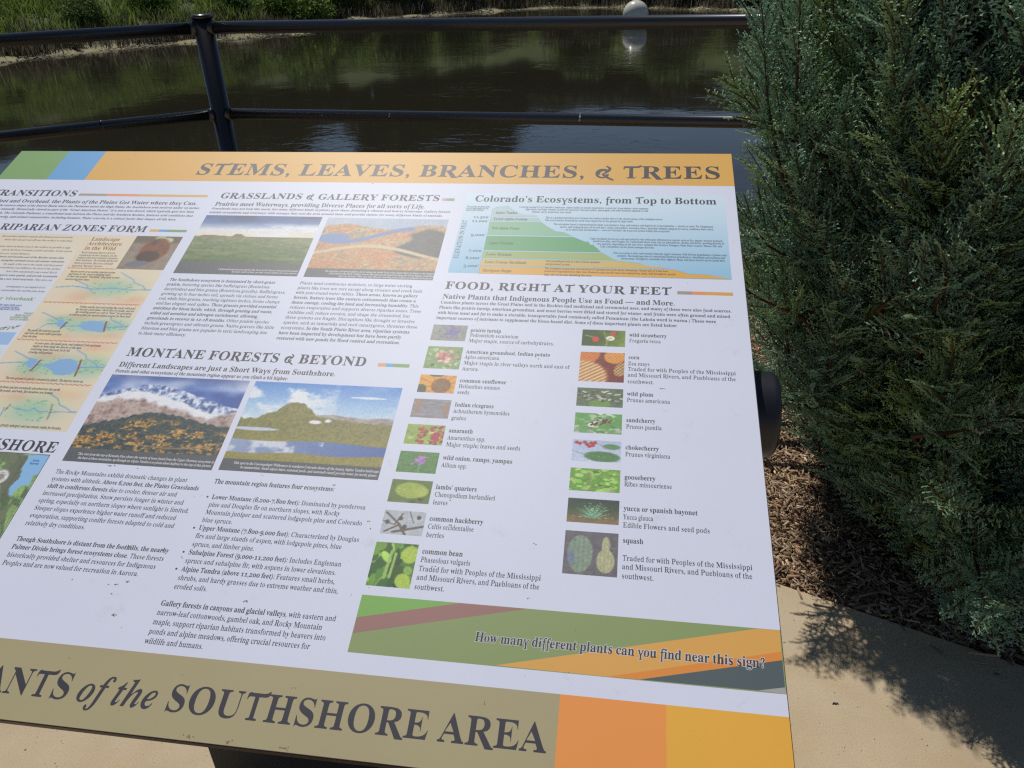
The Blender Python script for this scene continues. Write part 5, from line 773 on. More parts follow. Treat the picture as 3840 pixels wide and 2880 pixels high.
def text_obj(name, rows, ch, st, z, m, parent=None, label=None, rot=None):
    VV = []; FF = []; n0 = 0; ref = None; rr = []
    for row in rows:
        gl, wd = layout(row[0], st); u1 = row[3]
        if u1 is not None: ref = (u1-row[1])/wd
        if st == 'Z':                       # measured from the N of PLANTS: run the first letters out to the left
            wn = layout(row[0][3:], st)[1]; row = list(row); row[1] = u1-(u1-row[1])*wd/wn; row = row[:4]
        rr.append((gl, row, u1, wd))
    size = ch/0.668
    for gl, row, u1, wd in rr:
        hs = (u1-row[1])/wd if u1 is not None else ref
        for x, V, Fc in gl:
            if len(V) == 0: continue
            P = np.stack([row[1]+(x+V[:, 0])*hs, row[2]+V[:, 1]*size/1000, (z+V[:, 2])*ZS], 1)
            VV.append(P); FF.append(Fc+n0); n0 += len(P)
    V = np.concatenate(VV); Fc = np.concatenate(FF)
    if rot:
        (cx, cy) = rot; d = V[:, :2]-[cx, cy]; V[:, 0] = cx-d[:, 1]; V[:, 1] = cy+d[:, 0]
    o = mesh_np(name, V/1000, Fc, m)
    if parent is None: put(o)
    else: o.parent = parent
    if label: o['label'] = label
    return o
INK = {'k': pmat('ink_charcoal', ink(58, 56, 64)), 'g': pmat('ink_green', ink(120, 150, 60)), 'b': pmat('ink_blue', ink(50, 95, 160)), 'n': pmat('ink_brown', ink(150, 105, 75)),
       'w': pmat('ink_white', ink(215, 215, 220)), 'q': pmat('ink_grey_green', ink(75, 82, 80))}
# ---- the board
TH = 12.7
edge_m = mat('brown_laminate_edge', (0.060, 0.040, 0.028), 0.55, 0.4, noise=(60, 0.4), bump=(200, 0.3, 0.001))
bm = bmesh.new(); box_bm(bm, (-WB/1000, -HB/1000, -TH/1000), (0, 0, -0.00003), 0.0006); put(bm_obj('board', bm, edge_m))
facem = pmat('panel_white', (0.69, 0.715, 0.835), 0.02)
# faint smears of dried dust on the face
n = facem.node_tree; p = n.nodes['Principled BSDF']; tc = n.nodes.new('ShaderNodeTexCoord')
tn = n.nodes.new('ShaderNodeTexNoise'); tn.inputs['Scale'].default_value = 16; tn.inputs['Detail'].default_value = 8; tn.inputs['Roughness'].default_value = 0.75
cr = n.nodes.new('ShaderNodeValToRGB'); cr.color_ramp.elements[0].position = 0.60; cr.color_ramp.elements[1].position = 0.78; cr.color_ramp.elements[1].color = (0.84, 0.79, 0.74, 1); cr.color_ramp.elements[0].color = (1, 1, 1, 1)
mx = n.nodes.new('ShaderNodeMix'); mx.data_type = 'RGBA'; mx.blend_type = 'MULTIPLY'; mx.inputs[0].default_value = 1
s_ = p.inputs['Base Color'].links[0].from_socket
n.links.new(tc.outputs['Object'], tn.inputs['Vector']); n.links.new(tn.outputs['Fac'], cr.inputs['Fac']); n.links.new(s_, mx.inputs[6]); n.links.new(cr.outputs[0], mx.inputs[7]); n.links.new(mx.outputs[2], p.inputs['Base Color'])
polys_mesh('printed_face', [[(-WB+1, -HB+1), (-0.8, -HB+1), (-0.8, -0.8), (-WB+1, -0.8)]], 0.15, facem)
Rg = DATA['R']
# ---- header band
e = 0.8
bandm = pmat('print_ochre', ink(220, 168, 74)); greenm = pmat('print_green', ink(118, 160, 92)); bluem = pmat('print_blue', ink(92, 160, 212))
hb = polys_mesh('header_band', [[(-1050, -62+0) if False else (-1064.0, -e), (-e, -e), (-e, -83.2), (-1064.0, -83.2)]], 0.30, bandm, label if False else None)
hb['label'] = 'ochre header band across the top of the panel'
o = polys_mesh('header_band', [[(-1134.5, -e), (-1064.0, -e), (-1064.0, -83.2), (-1134.5, -83.2)]], 0.30, bluem); o['label'] = 'light blue block of the header band'
o = polys_mesh('header_band', [[(-WB+1, -e), (-1134.5, -e), (-1134.5, -83.2), (-WB+1, -83.2)]], 0.30, greenm); o['label'] = 'green block of the header band'
# ---- footer band
o = polys_mesh('footer_band', [[(-WB+1, -HB+1), (-200.8, -HB+1), (-200.8, -839.4), (-WB+1, -839.4)]], 0.30, pmat('print_khaki', ink(172, 160, 122))); o['label'] = 'khaki footer band with the large title'
o = polys_mesh('footer_band', [[(-200.8, -HB+1), (-106.2, -HB+1), (-106.2, -839.4), (-200.8, -839.4)]], 0.30, pmat('print_orange', ink(238, 152, 76))); o['label'] = 'orange block of the footer band'
o = polys_mesh('footer_band', [[(-106.2, -HB+1), (-e, -HB+1), (-e, -839.4), (-106.2, -839.4)]], 0.30, pmat('print_yellow', ink(234, 174, 66))); o['label'] = 'yellow block of the footer band'
# ---- slogan banner
clampx = lambda P: [(min(x, -e), y) for x, y in P]
bn = polys_mesh('slogan_banner', [[(-407, -762), (-e, -761.8), (-e, -820.2), (-407, -820.2)]], 0.30, pmat('print_moss', ink(140, 156, 102))); bn['label'] = 'green banner with slanting coloured stripes'
for k_, c_, nm in (('bn_lg', (128, 176, 88), 'leaf'), ('bn_mar', (158, 116, 110), 'maroon'), ('bn_yel', (222, 166, 84), 'amber'), ('bn_or', (226, 142, 60), 'tangerine'), ('bn_sl', (84, 96, 98), 'slate'), ('bn_gr', (168, 166, 160), 'stone')):
    P = clampx(Rg[k_]); P = [(x, min(-762.1, max(-820.1, y))) for x, y in P]; polys_mesh('stripe', [P], 0.42, pmat('print_'+nm, ink(*c_)), bn)
# ---- small colour rules beside the headings
c3 = {'bar1': [(165, 155, 135), (226, 150, 110), (216, 172, 105)], 'bar2': [(222, 165, 95), (95, 165, 210), (120, 160, 95)], 'bar3': [(222, 165, 95), (95, 165, 210), (120, 160, 95)],
      'bar4': [(222, 165, 95), (95, 165, 210), (130, 165, 95)], 'bar5': [(160, 150, 130), (230, 145, 85), (218, 162, 65)]}
for nm, q, sp in Rg['bars']:
    x0, x1 = (q[0][0]+q[3][0])/2, (q[1][0]+q[2][0])/2; y0, y1 = (q[0][1]+q[1][1])/2, (q[2][1]+q[3][1])/2; xs_ = [x0, sp[0][0], sp[1][0], x1]
    for i in range(3): polys_mesh('heading_rule', [[(xs_[i], y1), (xs_[i+1], y1), (xs_[i+1], y0), (xs_[i], y0)]], 0.30, pmat('print_rule', ink(*c3[nm][i])))
# ---- ecosystem chart
q = Rg['chart']; x0, x1, y0, y1 = -402.8, -16.8, -286.8, -106.0
hh, ww = 60, 90; Yg, Xg = np.meshgrid(np.linspace(0, 1, hh), np.linspace(0, 1, ww), indexing='ij')
img = np.array([205, 222, 234])/255*(1-Yg**1.3)[..., None] + np.array([140, 186, 214])/255*(Yg**1.3)[..., None]
chart = grid_pic('ecosystem_chart', [(x0, y0+0) if False else (x0, y1), (x1, y1), (x1, y0), (x0, y0)], img, 0.30, 'pale blue chart of a mountain cut into coloured ecosystem layers')
mc = [(182, 205, 208), (172, 200, 195), (150, 192, 165), (108, 172, 120), (140, 180, 110), (205, 180, 100), (226, 172, 72)]
mc2 = [(182, 205, 208), (175, 202, 196), (128, 184, 140), (92, 160, 104), (175, 178, 105), (216, 176, 84), (222, 164, 58)]
outm = pmat('print_outline', ink(105, 120, 120))
for i, P in enumerate(Rg['mt']):
    P = [(max(min(x, x1), x0), max(y, y0)) for x, y in P]; cx = sum(p[0] for p in P)/len(P); cy = sum(p[1] for p in P)/len(P)
    Po = []
    for (x, y) in P: d = math.hypot(x-cx, y-cy); Po.append((x+0.35*(1 if x > cx else -1), y+0.35*(1 if y > cy else -1)))
    polys_mesh('layer_outline', [Po], 0.36, outm, chart)
    polys_mesh('ecosystem_layer', [P], 0.42, pmat('print_layer', tuple((np.array(ink(*mc[i]))+np.array(ink(*mc2[i])))/2)), chart)
for name, lab, colr, st, rows, ch in DATA['CH']: text_obj(name, rows, ch, st, 0.55, INK[colr], chart, lab)
(ex0, ey0), (ex1, ey1) = DATA['EV']
text_obj('lettering', [['ELEVATION IN FEET', ex0, ey0, ex0+(ey1-ey0)]], 6.6, 'R', 0.55, INK['k'], chart, 'vertical lettering reading ELEVATION IN FEET', rot=(ex0, ey0))
# ---- text
for name, lab, colr, st, rows, ch in DATA['T']:
    par = None; z = 0.60
    if st == 'W':
        par = bn
        text_obj('lettering_outline', rows, ch, 'Wo', 0.50, INK['w'], bn)
    text_obj(name, rows, ch, st, z, INK[colr], par, lab)
def disc(cx, cy, r, n_=10): return [(cx+r*math.cos(6.2832*i/n_), cy+r*math.sin(6.2832*i/n_)) for i in range(n_)]
for x, y in Rg['bul']: polys_mesh('bullet', [disc(x, y, 1.2)], 0.60, INK['k'])
# ------------------------------------------------------------------ printed pictures (painted in code on vertex grids)
def G(h, w_): return np.meshgrid(np.linspace(0, 1, h), np.linspace(0, 1, w_), indexing='ij')
def col(*c): return np.array(c)/255.0
def blend(img, m, c):
    c = np.asarray(c); m = np.clip(m, 0, 1)[..., None]; return img*(1-m)+c*m
def ss(a, b_, x): t = np.clip((x-a)/(b_-a), 0, 1); return t*t*(3-2*t)
def ramp(t, *cs):
    t = np.clip(t, 0, 1)*(len(cs)-1); i = np.minimum(t.astype(int), len(cs)-2); f = (t-i)[..., None]; cs = np.array(cs)/255.0
    return cs[i]*(1-f)+cs[i+1]*f
def ell(X, Y, cx, cy, rx, ry, a=0.0, soft=0.12):
    ca, sa = math.cos(a), math.sin(a); dx, dy = X-cx, Y-cy; u = (dx*ca+dy*sa)/rx; v = (-dx*sa+dy*ca)/ry
    return 1-ss(1-soft, 1+soft, np.hypot(u, v))
def seg(X, Y, x0, y0, x1, y1, w0, w1=None, asp=1.0):
    w1 = w0 if w1 is None else w1; dx, dy = x1-x0, (y1-y0)*asp; L2 = dx*dx+dy*dy+1e-9
    t = np.clip(((X-x0)*dx+(Y-y0)*asp*dy)/L2, 0, 1); d = np.hypot(X-(x0+t*dx), (Y-y0)*asp-t*dy); w_ = w0+(w1-w0)*t
    return 1-ss(w_*0.7, w_*1.3, d)
def inpoly(X, Y, P):
    r = np.zeros(X.shape, bool); n_ = len(P)
    for i in range(n_):
        x0, y0 = P[i]; x1, y1 = P[(i+1) % n_]
        if y0 == y1: continue
        r ^= ((y0 > Y) != (y1 > Y)) & (X < (x1-x0)*(Y-y0)/(y1-y0)+x0)
    return r
def captionbar(img, Y, f): return blend(img, ss(f-0.004, f+0.004, Y), col(88, 90, 94))
def leaves(h, w_, n_, cs, size=0.12, asp=1.6):
    Y, X = G(h, w_); img = ramp(fbm(h, w_, 5, 7), cs[0], cs[1])
    for _ in range(n_):
        c_ = col(*cs[random.randrange(len(cs))])*random.uniform(0.75, 1.2)
        img = blend(img, ell(X, Y, random.random(), random.random(), size*random.uniform(.5, 1.2)/asp, size*random.uniform(.3, .8), random.uniform(0, 3.1)), np.clip(c_, 0, 1))
    return img
def P1():
    h, w_ = 110, 160; Y, X = G(h, w_); sky_ = ramp(Y/0.38, (78, 98, 140), (100, 125, 170), (215, 218, 222), (228, 212, 180))
    cl = fbm(h, w_, 5, 3); img = blend(sky_, ss(0.42, 0.62, cl)*ss(0.1, 0.22, Y)*0.9, col(232, 232, 234)); img = blend(img, ss(0.5, .7, fbm(h, w_, 3, 3))*ss(0.18, 0, Y), col(72, 82, 110))
    hz = 0.375-0.022*ss(0.02, 0.08, X)*(1-ss(0.25, 0.3, X))*(0.5+0.6*vnoise(1, w_, 1, 14)[0])-0.045*ss(.31, .345, X)*(1-ss(.38, .44, X))
    gr = ramp((Y-0.38)/0.5, (120, 132, 95), (98, 118, 70), (70, 100, 48)); n1 = fbm(h, w_, 60, 40, 3); gr = gr*(0.72+0.5*n1[..., None]); gr = blend(gr, ss(.5, .7, fbm(h, w_, 18, 3))*0.4, col(150, 150, 100))
    img = blend(img, ss(hz-.006, hz+.006, Y), gr); img = blend(img, ss(hz-.004, hz+.004, Y)*(1-ss(0.375, 0.39, Y)), col(140, 105, 90)); return captionbar(img, Y, 0.80)
def P2():
    h, w_ = 110, 150; Y, X = G(h, w_); base = ramp(fbm(h, w_, 9, 9)*1.5-.25, (150, 142, 118), (190, 164, 124), (198, 142, 102), (170, 156, 124)); base = base*(0.72+0.5*fbm(h, w_, 70, 90, 2)[..., None])
    img = blend(base, 1-ss(0.13, 0.17, Y+0.04*np.sin(X*9)), ramp(fbm(h, w_, 4, 12), (150, 170, 200), (190, 195, 200)))
    m = (1-ss(.12, .17, np.abs(Y-0.42-0.2*np.sin((X-0.05)*3.2)*0.9)))*ss(.02, .1, X)*(1-ss(.6, .7, X)); img = blend(img, m*0.55*ss(.35, .6, fbm(h, w_, 34, 34)), col(206, 134, 84))
    rv = 1-ss(.02, .045, np.abs(Y-(0.30+0.12*np.sin(X*5.5+0.6)))); img = blend(img, rv*(X < .75), col(110, 132, 178)); img = blend(img, ell(X, Y, .12, .36, .13, .09), col(112, 138, 180))
    fo = ss(0, .05, X-(0.62+0.4*(Y-0.28)**2*3-0.1*np.sin(Y*14)))*ss(.2, .26, Y+.05*np.sin(X*16))*(1-ss(.62, .7, Y)); img = blend(img, fo, ramp(fbm(h, w_, 40, 40, 2), (70, 74, 78), (105, 105, 100)))
    rd = 1-ss(.015, .035, np.abs(Y-(.60+.12*np.sin(X*4+3)))); img = blend(img, rd, col(200, 185, 150)); img = blend(img, ss(.55, .75, Y)*ss(.45, .6, fbm(h, w_, 40, 36, 3))*.6, col(196, 124, 74)); return captionbar(img, Y, 0.86)
def P3():
    h, w_ = 150, 190; Y, X = G(h, w_); n2 = lambda a, b_, o=3: fbm(h, w_, a, b_, o)
    img = ramp(n2(4, 3)*1.9-.45, (58, 88, 158), (92, 122, 184), (176, 188, 218), (214, 220, 234)); img = blend(img, (1-ss(.0, .12, Y))*.5, col(66, 84, 138))
    iv = lambda xs, ys, j=.012, f=30: np.interp(X[0], xs, ys)[None, :]+j*(vnoise(1, w_, 1, f)-.5)*2
    rid = iv([0, .06, .15, .27, .36, .44, .55, .66, .78, .9, 1], [.25, .22, .17, .11, .10, .12, .15, .20, .25, .31, .34], .008, 40)
    tex = n2(30, 34, 4); streak = fbm(h, w_, 14, 50, 3); snow = ramp((tex*.6+streak*.4)*2.6-.85, (74, 92, 134), (122, 142, 186), (206, 214, 230), (240, 242, 248)); img = blend(img, ss(rid-.005, rid+.005, Y), snow)
    s2 = iv([0, .1, .2, .33, .45, .6, .75, .86, 1], [.30, .24, .20, .19, .24, .30, .37, .41, .39]); img = blend(img, ss(s2-.012, s2+.012, Y), ramp(n2(12, 16)*1.2, (214, 214, 226), (244, 244, 250)))
    r2 = iv([0, .1, .2, .33, .45, .6, .75, .82, .93, 1], [.33, .29, .27, .28, .33, .38, .44, .46, .40, .37], .02, 22)
    tan = ramp(n2(20, 30, 4)*1.6-.3, (118, 98, 98), (158, 134, 126), (192, 172, 164), (150, 130, 120)); img = blend(img, ss(-.02, .035, Y-r2+.05*(n2(24, 24)-.5)), tan)
    r3 = iv([0, .12, .25, .42, .58, .8, 1], [.62, .56, .50, .42, .44, .51, .55], .012, 50)
    fo = ramp(n2(60, 80, 3)*1.5-.25, (34, 48, 60), (56, 72, 74), (84, 96, 80)); dens = n2(26, 16, 4)+.07*np.sin(Y*34+X*6)+.10*ss(.5, .9, Y)
    gold = ss(.50, .60, dens)*ss(.42, .56, n2(70, 90, 2)+.05)*ss(.03, .10, Y-r3); fo = blend(fo, gold, ramp(n2(60, 70, 2)*1.4-.2, (132, 92, 50), (190, 138, 66), (222, 182, 104)))
    fo = blend(fo, (1-ss(.0, .016, np.abs(Y-(.90-.20*X-.05*np.sin(X*6)))))*.55*(X > .35), col(206, 160, 96)); img = blend(img, ss(r3-.008, r3+.008, Y), fo); return captionbar(img, Y, 0.855)
def P4():
    h, w_ = 140, 165; Y, X = G(h, w_); img = ramp(Y/.45, (84, 136, 205), (150, 186, 222), (205, 220, 232)); cl = fbm(h, w_, 7, 6, 5); img = blend(img, ss(.42, .62, cl)*(1-ss(.35, .75, X)*.8), ramp(fbm(h, w_, 10, 8, 3), (206, 214, 226), (244, 245, 248))); img = blend(img, ell(X, Y, .8, .14, .12, .012)*.8, col(240, 240, 245))
    far = .37+.025*(vnoise(1, w_, 1, 24)-.5)-0.03*np.exp(-((X-.62)/.05)**2); img = blend(img, ss(far-.006, far+.006, Y)*(X > .48), ramp(fbm(h, w_, 30, 30, 2), (140, 130, 130), (190, 182, 176)))
    r = np.interp(X[0], [0, .1, .2, .27, .32, .36, .42, .5, .6, .75, .9, 1], [.44, .43, .36, .25, .205, .235, .27, .37, .40, .41, .43, .42])[None, :]+.035*(vnoise(1, w_, 1, 26)-.5)+.02*(vnoise(1, w_, 1, 60)-.5)
    g = ramp(fbm(h, w_, 60, 80, 3)*1.3-.15, (104, 102, 62), (130, 126, 70), (154, 146, 84)); g = blend(g, ss(.2, .34, r*0+.42-Y)*ss(.55, .65, fbm(h, w_, 20, 20)), col(92, 86, 74)); img = blend(img, ss(r-.006, r+.006, Y), g)
    img = blend(img, ss(.5, .75, Y)*.35, col(176, 158, 80))
    img = blend(img, ell(X, Y, .12, .545, .16, .018), col(190, 200, 215)); img = blend(img, ell(X, Y, .50, .44, .04, .02)+ell(X, Y, .58, .42, .02, .018), col(232, 232, 236))
    top = .66+.012*np.sin(X*8); bot = .80-.02*X+.01*np.sin(X*11); lake = ss(top-.006, top+.006, Y)*(1-ss(bot-.006, bot+.006, Y)); lk = ramp(X[..., None][..., 0]+0*Y, (150, 162, 190), (110, 130, 175), (80, 104, 160)); lk = blend(lk, ss(.45, .6, fbm(h, w_, 6, 6))*(X < .6), col(205, 210, 220)); img = blend(img, lake, lk)
    return captionbar(img, Y, 0.875)
def beaver():
    h, w_ = 60, 70; Y, X = G(h, w_); img = ramp(fbm(h, w_, 14, 14), (120, 105, 90), (160, 145, 125)); img = blend(img, 1-ss(.12, .3, Y), col(100, 88, 70)); img = blend(img, ell(X, Y, .55, .07, .12, .07)+ell(X, Y, .72, .12, .12, .08), col(175, 195, 150))
    img = blend(img, ell(X, Y, .56, .42, .30, .36), ramp(fbm(h, w_, 14, 14), (92, 52, 32), (160, 88, 46))); img = blend(img, ell(X, Y, .50, .62, .24, .17), col(70, 46, 34)); img = blend(img, ell(X, Y, .47, .2, .06, .09), col(72, 62, 60)); img = blend(img, ell(X, Y, .36, .84, .24, .085, -.15), col(108, 108, 122)); return img
def small(kind):
    h, w_ = (42, 52) if kind not in ('corn', 'squash', 'bean') else (62, 60); Y, X = G(h, w_)
    if kind == 'turnip':
        img = ramp(fbm(h, w_, 10, 12), (120, 125, 118), (165, 165, 158))
        for _ in range(60): img = blend(img, ell(X, Y, random.gauss(.52, .14), random.gauss(.45, .2), .03, .05, random.random()*3), col(random.choice([92, 110, 125]), random.choice([98, 110]), random.choice([160, 178])))
    elif kind == 'groundnut':
        img = leaves(h, w_, 30, [(150, 172, 120), (110, 145, 80), (185, 200, 165)])
        for _ in range(26): c_ = random.choice([(222, 178, 160), (200, 142, 130), (236, 200, 184), (180, 110, 105)]); img = blend(img, ell(X, Y, random.gauss(.55, .13), random.gauss(.48, .14), .06, .08, random.random()*3), col(*c_))
    elif kind == 'sunflower':
        img = np.ones((h, w_, 3))*col(225, 160, 52); th = np.arctan2((Y-.6)*.62, X-.62); img = blend(img, ss(.2, .9, np.sin(th*13))*.55, col(186, 118, 34)); img = blend(img, ell(X, Y, .62, .6, .27, .42), ramp(fbm(h, w_, 18, 20, 2), (110, 72, 40), (170, 110, 56))); img = blend(img, ell(X, Y, .62, .62, .09, .15), col(120, 108, 62)); img = blend(img, ell(X, Y, .08, .85, .16, .3)+ell(X, Y, .45, .02, .2, .08), col(72, 78, 58))
    elif kind == 'ricegrass':
        img = ramp(fbm(h, w_, 22, 6, 3), (108, 110, 122), (172, 172, 180)); img = blend(img, ell(X, Y, .14, .4, .09, .4)+ell(X, Y, .9, .5, .07, .4), col(160, 128, 108)); img = blend(img, ss(.5, .7, fbm(h, w_, 30, 8, 2))*.5, col(150, 120, 100))
    elif kind == 'amaranth':
        img = leaves(h, w_, 24, [(170, 185, 90), (130, 160, 70), (205, 210, 150)])
        for _ in range(50): a = random.random(); img = blend(img, ell(X, Y, random.choice([.42, .72, .86])+random.gauss(0, .07), random.uniform(.05, 1), .05, .07, a), col(random.choice([165, 190, 140]), random.choice([58, 80]), random.choice([70, 92])))
    elif kind == 'onion':
        img = ramp(fbm(h, w_, 22, 24, 3), (60, 110, 58), (120, 158, 92)); img = blend(img, seg(X, Y, .57, .5, .55, 1, .012), col(130, 165, 110))
        for _ in range(30): img = blend(img, ell(X, Y, random.gauss(.56, .075), random.gauss(.4, .1), .03, .06, random.random()*3), col(random.choice([170, 190, 150]), random.choice([112, 135]), random.choice([180, 200])))
    elif kind == 'lambs':
        img = leaves(h, w_, 22, [(112, 132, 70), (90, 112, 60), (150, 160, 100)]); img = blend(img, ell(X, Y, .52, .46, .40, .34, .15), col(160, 178, 78)); img = blend(img, ell(X, Y, .78, .5, .16, .2), col(172, 188, 88)); img = blend(img, seg(X, Y, .15, .4, .95, .55, .008), col(190, 200, 110)); img = blend(img, ell(X, Y, .8, .85, .05, .09), col(95, 85, 50))
    elif kind == 'hackberry':
        img = ramp(fbm(h, w_, 6, 8), (165, 172, 180), (200, 204, 208))
        for a in [(.05, .1, .4, .55, .03), (.4, .55, .6, 1, .035), (.3, .9, 1, .6, .045), (0, .45, .3, .6, .02), (.6, 0, .75, .5, .012), (.45, .1, .3, .6, .02), (.1, .9, .4, .6, .03)]: img = blend(img, seg(X, Y, *a), col(105, 98, 82))
        for x, y in ((.42, .32), (.55, .66), (.85, .25), (.12, .5)): img = blend(img, ell(X, Y, x, y, .055, .09), col(92, 86, 84))
    elif kind == 'bean':
        img = leaves(h, w_, 60, [(78, 122, 52), (110, 158, 62), (55, 92, 45), (150, 190, 84)], .2, 1); img = blend(img, seg(X, Y, .42, .2, .36, .8, .035)+seg(X, Y, .52, .25, .48, .78, .03), col(160, 188, 100)); img = blend(img, ell(X, Y, .8, .85, .18, .16, .6)+ell(X, Y, .85, .25, .2, .2), col(175, 200, 80))
    elif kind == 'strawberry':
        img = ramp(X*.7+fbm(h, w_, 4, 5)*.4, (48, 70, 38), (70, 92, 42), (135, 160, 52)); img = blend(img, ell(X, Y, .32, .58, .075, .17)+ell(X, Y, .72, .2, .06, .13), col(214, 62, 60)); img = blend(img, ell(X, Y, .66, .5, .10, .15), col(236, 232, 215)); img = blend(img, ell(X, Y, .66, .5, .035, .05), col(215, 180, 60)); img = blend(img, seg(X, Y, .62, .55, .55, 1, .012)+seg(X, Y, .5, .1, .6, .9, .01)+seg(X, Y, .08, .35, .25, .45, .02), col(150, 160, 90))
    elif kind == 'corn':
        img = ramp(fbm(h, w_, 22, 22, 2), (92, 36, 28), (150, 62, 44)); k_ = .5+.5*np.sin(X*70)*np.sin(Y*60)
        img = blend(img, ell(X, Y, .18, .12, .24, .34, .5), blend(ramp(k_, (190, 98, 38), (228, 142, 62)), k_*0, 0)); img = blend(img, ell(X, Y, .78, .14, .24, .24, -.1), ramp(k_, (205, 125, 40), (238, 172, 80)))
        st_ = .5+.5*np.sin((X*.9+Y*1.2)*46); img = blend(img, ell(X, Y, .12, .82, .52, .50, .75), ramp(st_, (176, 118, 66), (240, 202, 150))); img = blend(img, ell(X, Y, .96, .55, .17, .26, .5), ramp(k_, (120, 76, 50), (232, 198, 130)))
    elif kind == 'plum':
        img = ramp(fbm(h, w_, 12, 16, 3), (68, 88, 62), (120, 132, 105)); img = blend(img, ell(X, Y, .5, .85, .25, .2, -.2), col(108, 146, 72))
        for _ in range(32): img = blend(img, ell(X, Y, random.random(), random.uniform(.15, .7), .035, .06, random.random()*3), col(*random.choice([(205, 200, 188), (168, 160, 150), (70, 80, 62)])))
    elif kind == 'sandcherry':
        img = leaves(h, w_, 50, [(120, 170, 100), (90, 150, 80), (170, 198, 150), (200, 210, 190)])
        for _ in range(22): x = random.uniform(.35, .8); img = blend(img, ell(X, Y, x, .55-.5*(x-.35)+random.gauss(0, .07), .025, .05), col(random.choice([120, 150, 92]), 52, 60))
    elif kind == 'chokecherry':
        img = ramp(Y, (175, 190, 222), (196, 206, 228)); img = blend(img, ell(X, Y, .62, .76, .37, .24, .12), col(84, 128, 78)); img = blend(img, seg(X, Y, .28, .70, .95, .84, .007), col(120, 158, 105)); img = blend(img, ell(X, Y, .8, .28, .18, .13, .1), col(98, 140, 84)); img = blend(img, seg(X, Y, .5, .15, .75, .4, .012)+seg(X, Y, 0, .55, .25, .68, .014), col(165, 140, 120))
        for x, y in ((.08, .14), (.15, .18), (.25, .12), (.3, .22), (.38, .14), (.42, .25), (.35, .3), (.46, .12)): img = blend(img, ell(X, Y, x, y, .045, .075), col(178, 58, 52))
    elif kind == 'gooseberry':
        img = leaves(h, w_, 55, [(118, 170, 66), (95, 150, 60), (150, 198, 88), (180, 210, 120)]); img = blend(img, seg(X, Y, .1, .2, .95, .42, .012)+seg(X, Y, .4, .1, .45, .9, .01), col(150, 150, 90))
        for _ in range(10): img = blend(img, ell(X, Y, random.random(), random.uniform(.3, .9), .03, .05), col(176, 196, 110))
    elif kind == 'yucca':
        img = ramp(Y+fbm(h, w_, 10, 10)*.2, (56, 66, 66), (66, 84, 62), (135, 112, 78))
        for i in range(46): a = math.pi*(.03+.94*i/45)+random.gauss(0, .03); L = random.uniform(.35, .62); img = blend(img, seg(X, Y, .5, .8, .5+L*.72*math.cos(a), .8-L*1.2*math.sin(a), .010, .003), col(*random.choice([(110, 158, 125), (80, 125, 95), (150, 185, 150)])))
    elif kind == 'squash':
        img = ramp(fbm(h, w_, 14, 14, 3), (92, 90, 96), (122, 118, 122)); s_ = .5+.5*np.sin((X-.3)*70); img = blend(img, ell(X, Y, .30, .52, .235, .43, 0, .05), ramp(s_*.22+fbm(h, w_, 26, 20)*.7+.25*(X-.15), (104, 124, 110), (160, 174, 148))); img = blend(img, ell(X, Y, .14, .62, .07, .16), col(118, 130, 150))
        s2 = .5+.5*np.sin((X-.77)*90); body = np.maximum(ell(X, Y, .775, .66, .165, .27, 0, .06), ell(X, Y, .775, .30, .075, .20, 0, .1)); img = blend(img, body, ramp(s2*.2+fbm(h, w_, 24, 24)*.7+.2*(X-.6), (150, 150, 110), (206, 202, 164)))
    return img*(0.86+0.16*rng.random((h, w_, 1))+0.10*fbm(h, w_, 20, 20, 2)[..., None])
def mapimg(MX, MY):
    """trail map: green land, olive shaded slopes, blue reservoir (coordinates in mm on the panel)"""
    h, w_ = MX.shape; n1 = fbm(h, w_, 14, 34, 4); img = ramp(n1*1.5-.25, (112, 140, 84), (142, 178, 106), (158, 190, 118)); img = blend(img, ss(.5, .54, fbm(h, w_, 9, 26, 3)), col(112, 122, 92))
    img = blend(img, inpoly(MX, MY, Rg['mapo']).astype(float), col(104, 112, 90)); img = blend(img, inpoly(MX, MY, Rg['mapw']).astype(float), col(136, 182, 222))
    for P in Rg['mapl']: img = blend(img, .8*inpoly(MX, MY, P).astype(float), col(88, 104, 76))
    cx, cy = Rg['mapr']; d = np.hypot(MX-cx, MY-cy); img = blend(img, 1-ss(9, 12, d), col(150, 142, 138)); img = blend(img, (1-ss(.8, 1.6, np.abs(d-8)))+(1-ss(.4, .9, np.abs(d-5.5))), col(222, 222, 222))
    for k_ in range(3): t = MX*(.5+.3*k_)+MY*(.8-.4*k_); img = blend(img, (1-ss(.25, .7, np.abs(np.mod(t, 31)-15+2*np.sin(MX*.3))))*(np.sin(MX*3+MY*2) > 0)*.7*(1-inpoly(MX, MY, Rg['mapw'])), col(70, 78, 62))
    return img
pics = {'P1': (P1, 'photograph of prairie grassland under a cloudy sky'), 'P2': (P2, 'aerial photograph of an autumn river valley'), 'P3': (P3, 'photograph of snowy mountains over golden aspen forest'), 'P4': (P4, 'photograph of a rocky peak above an alpine lake')}
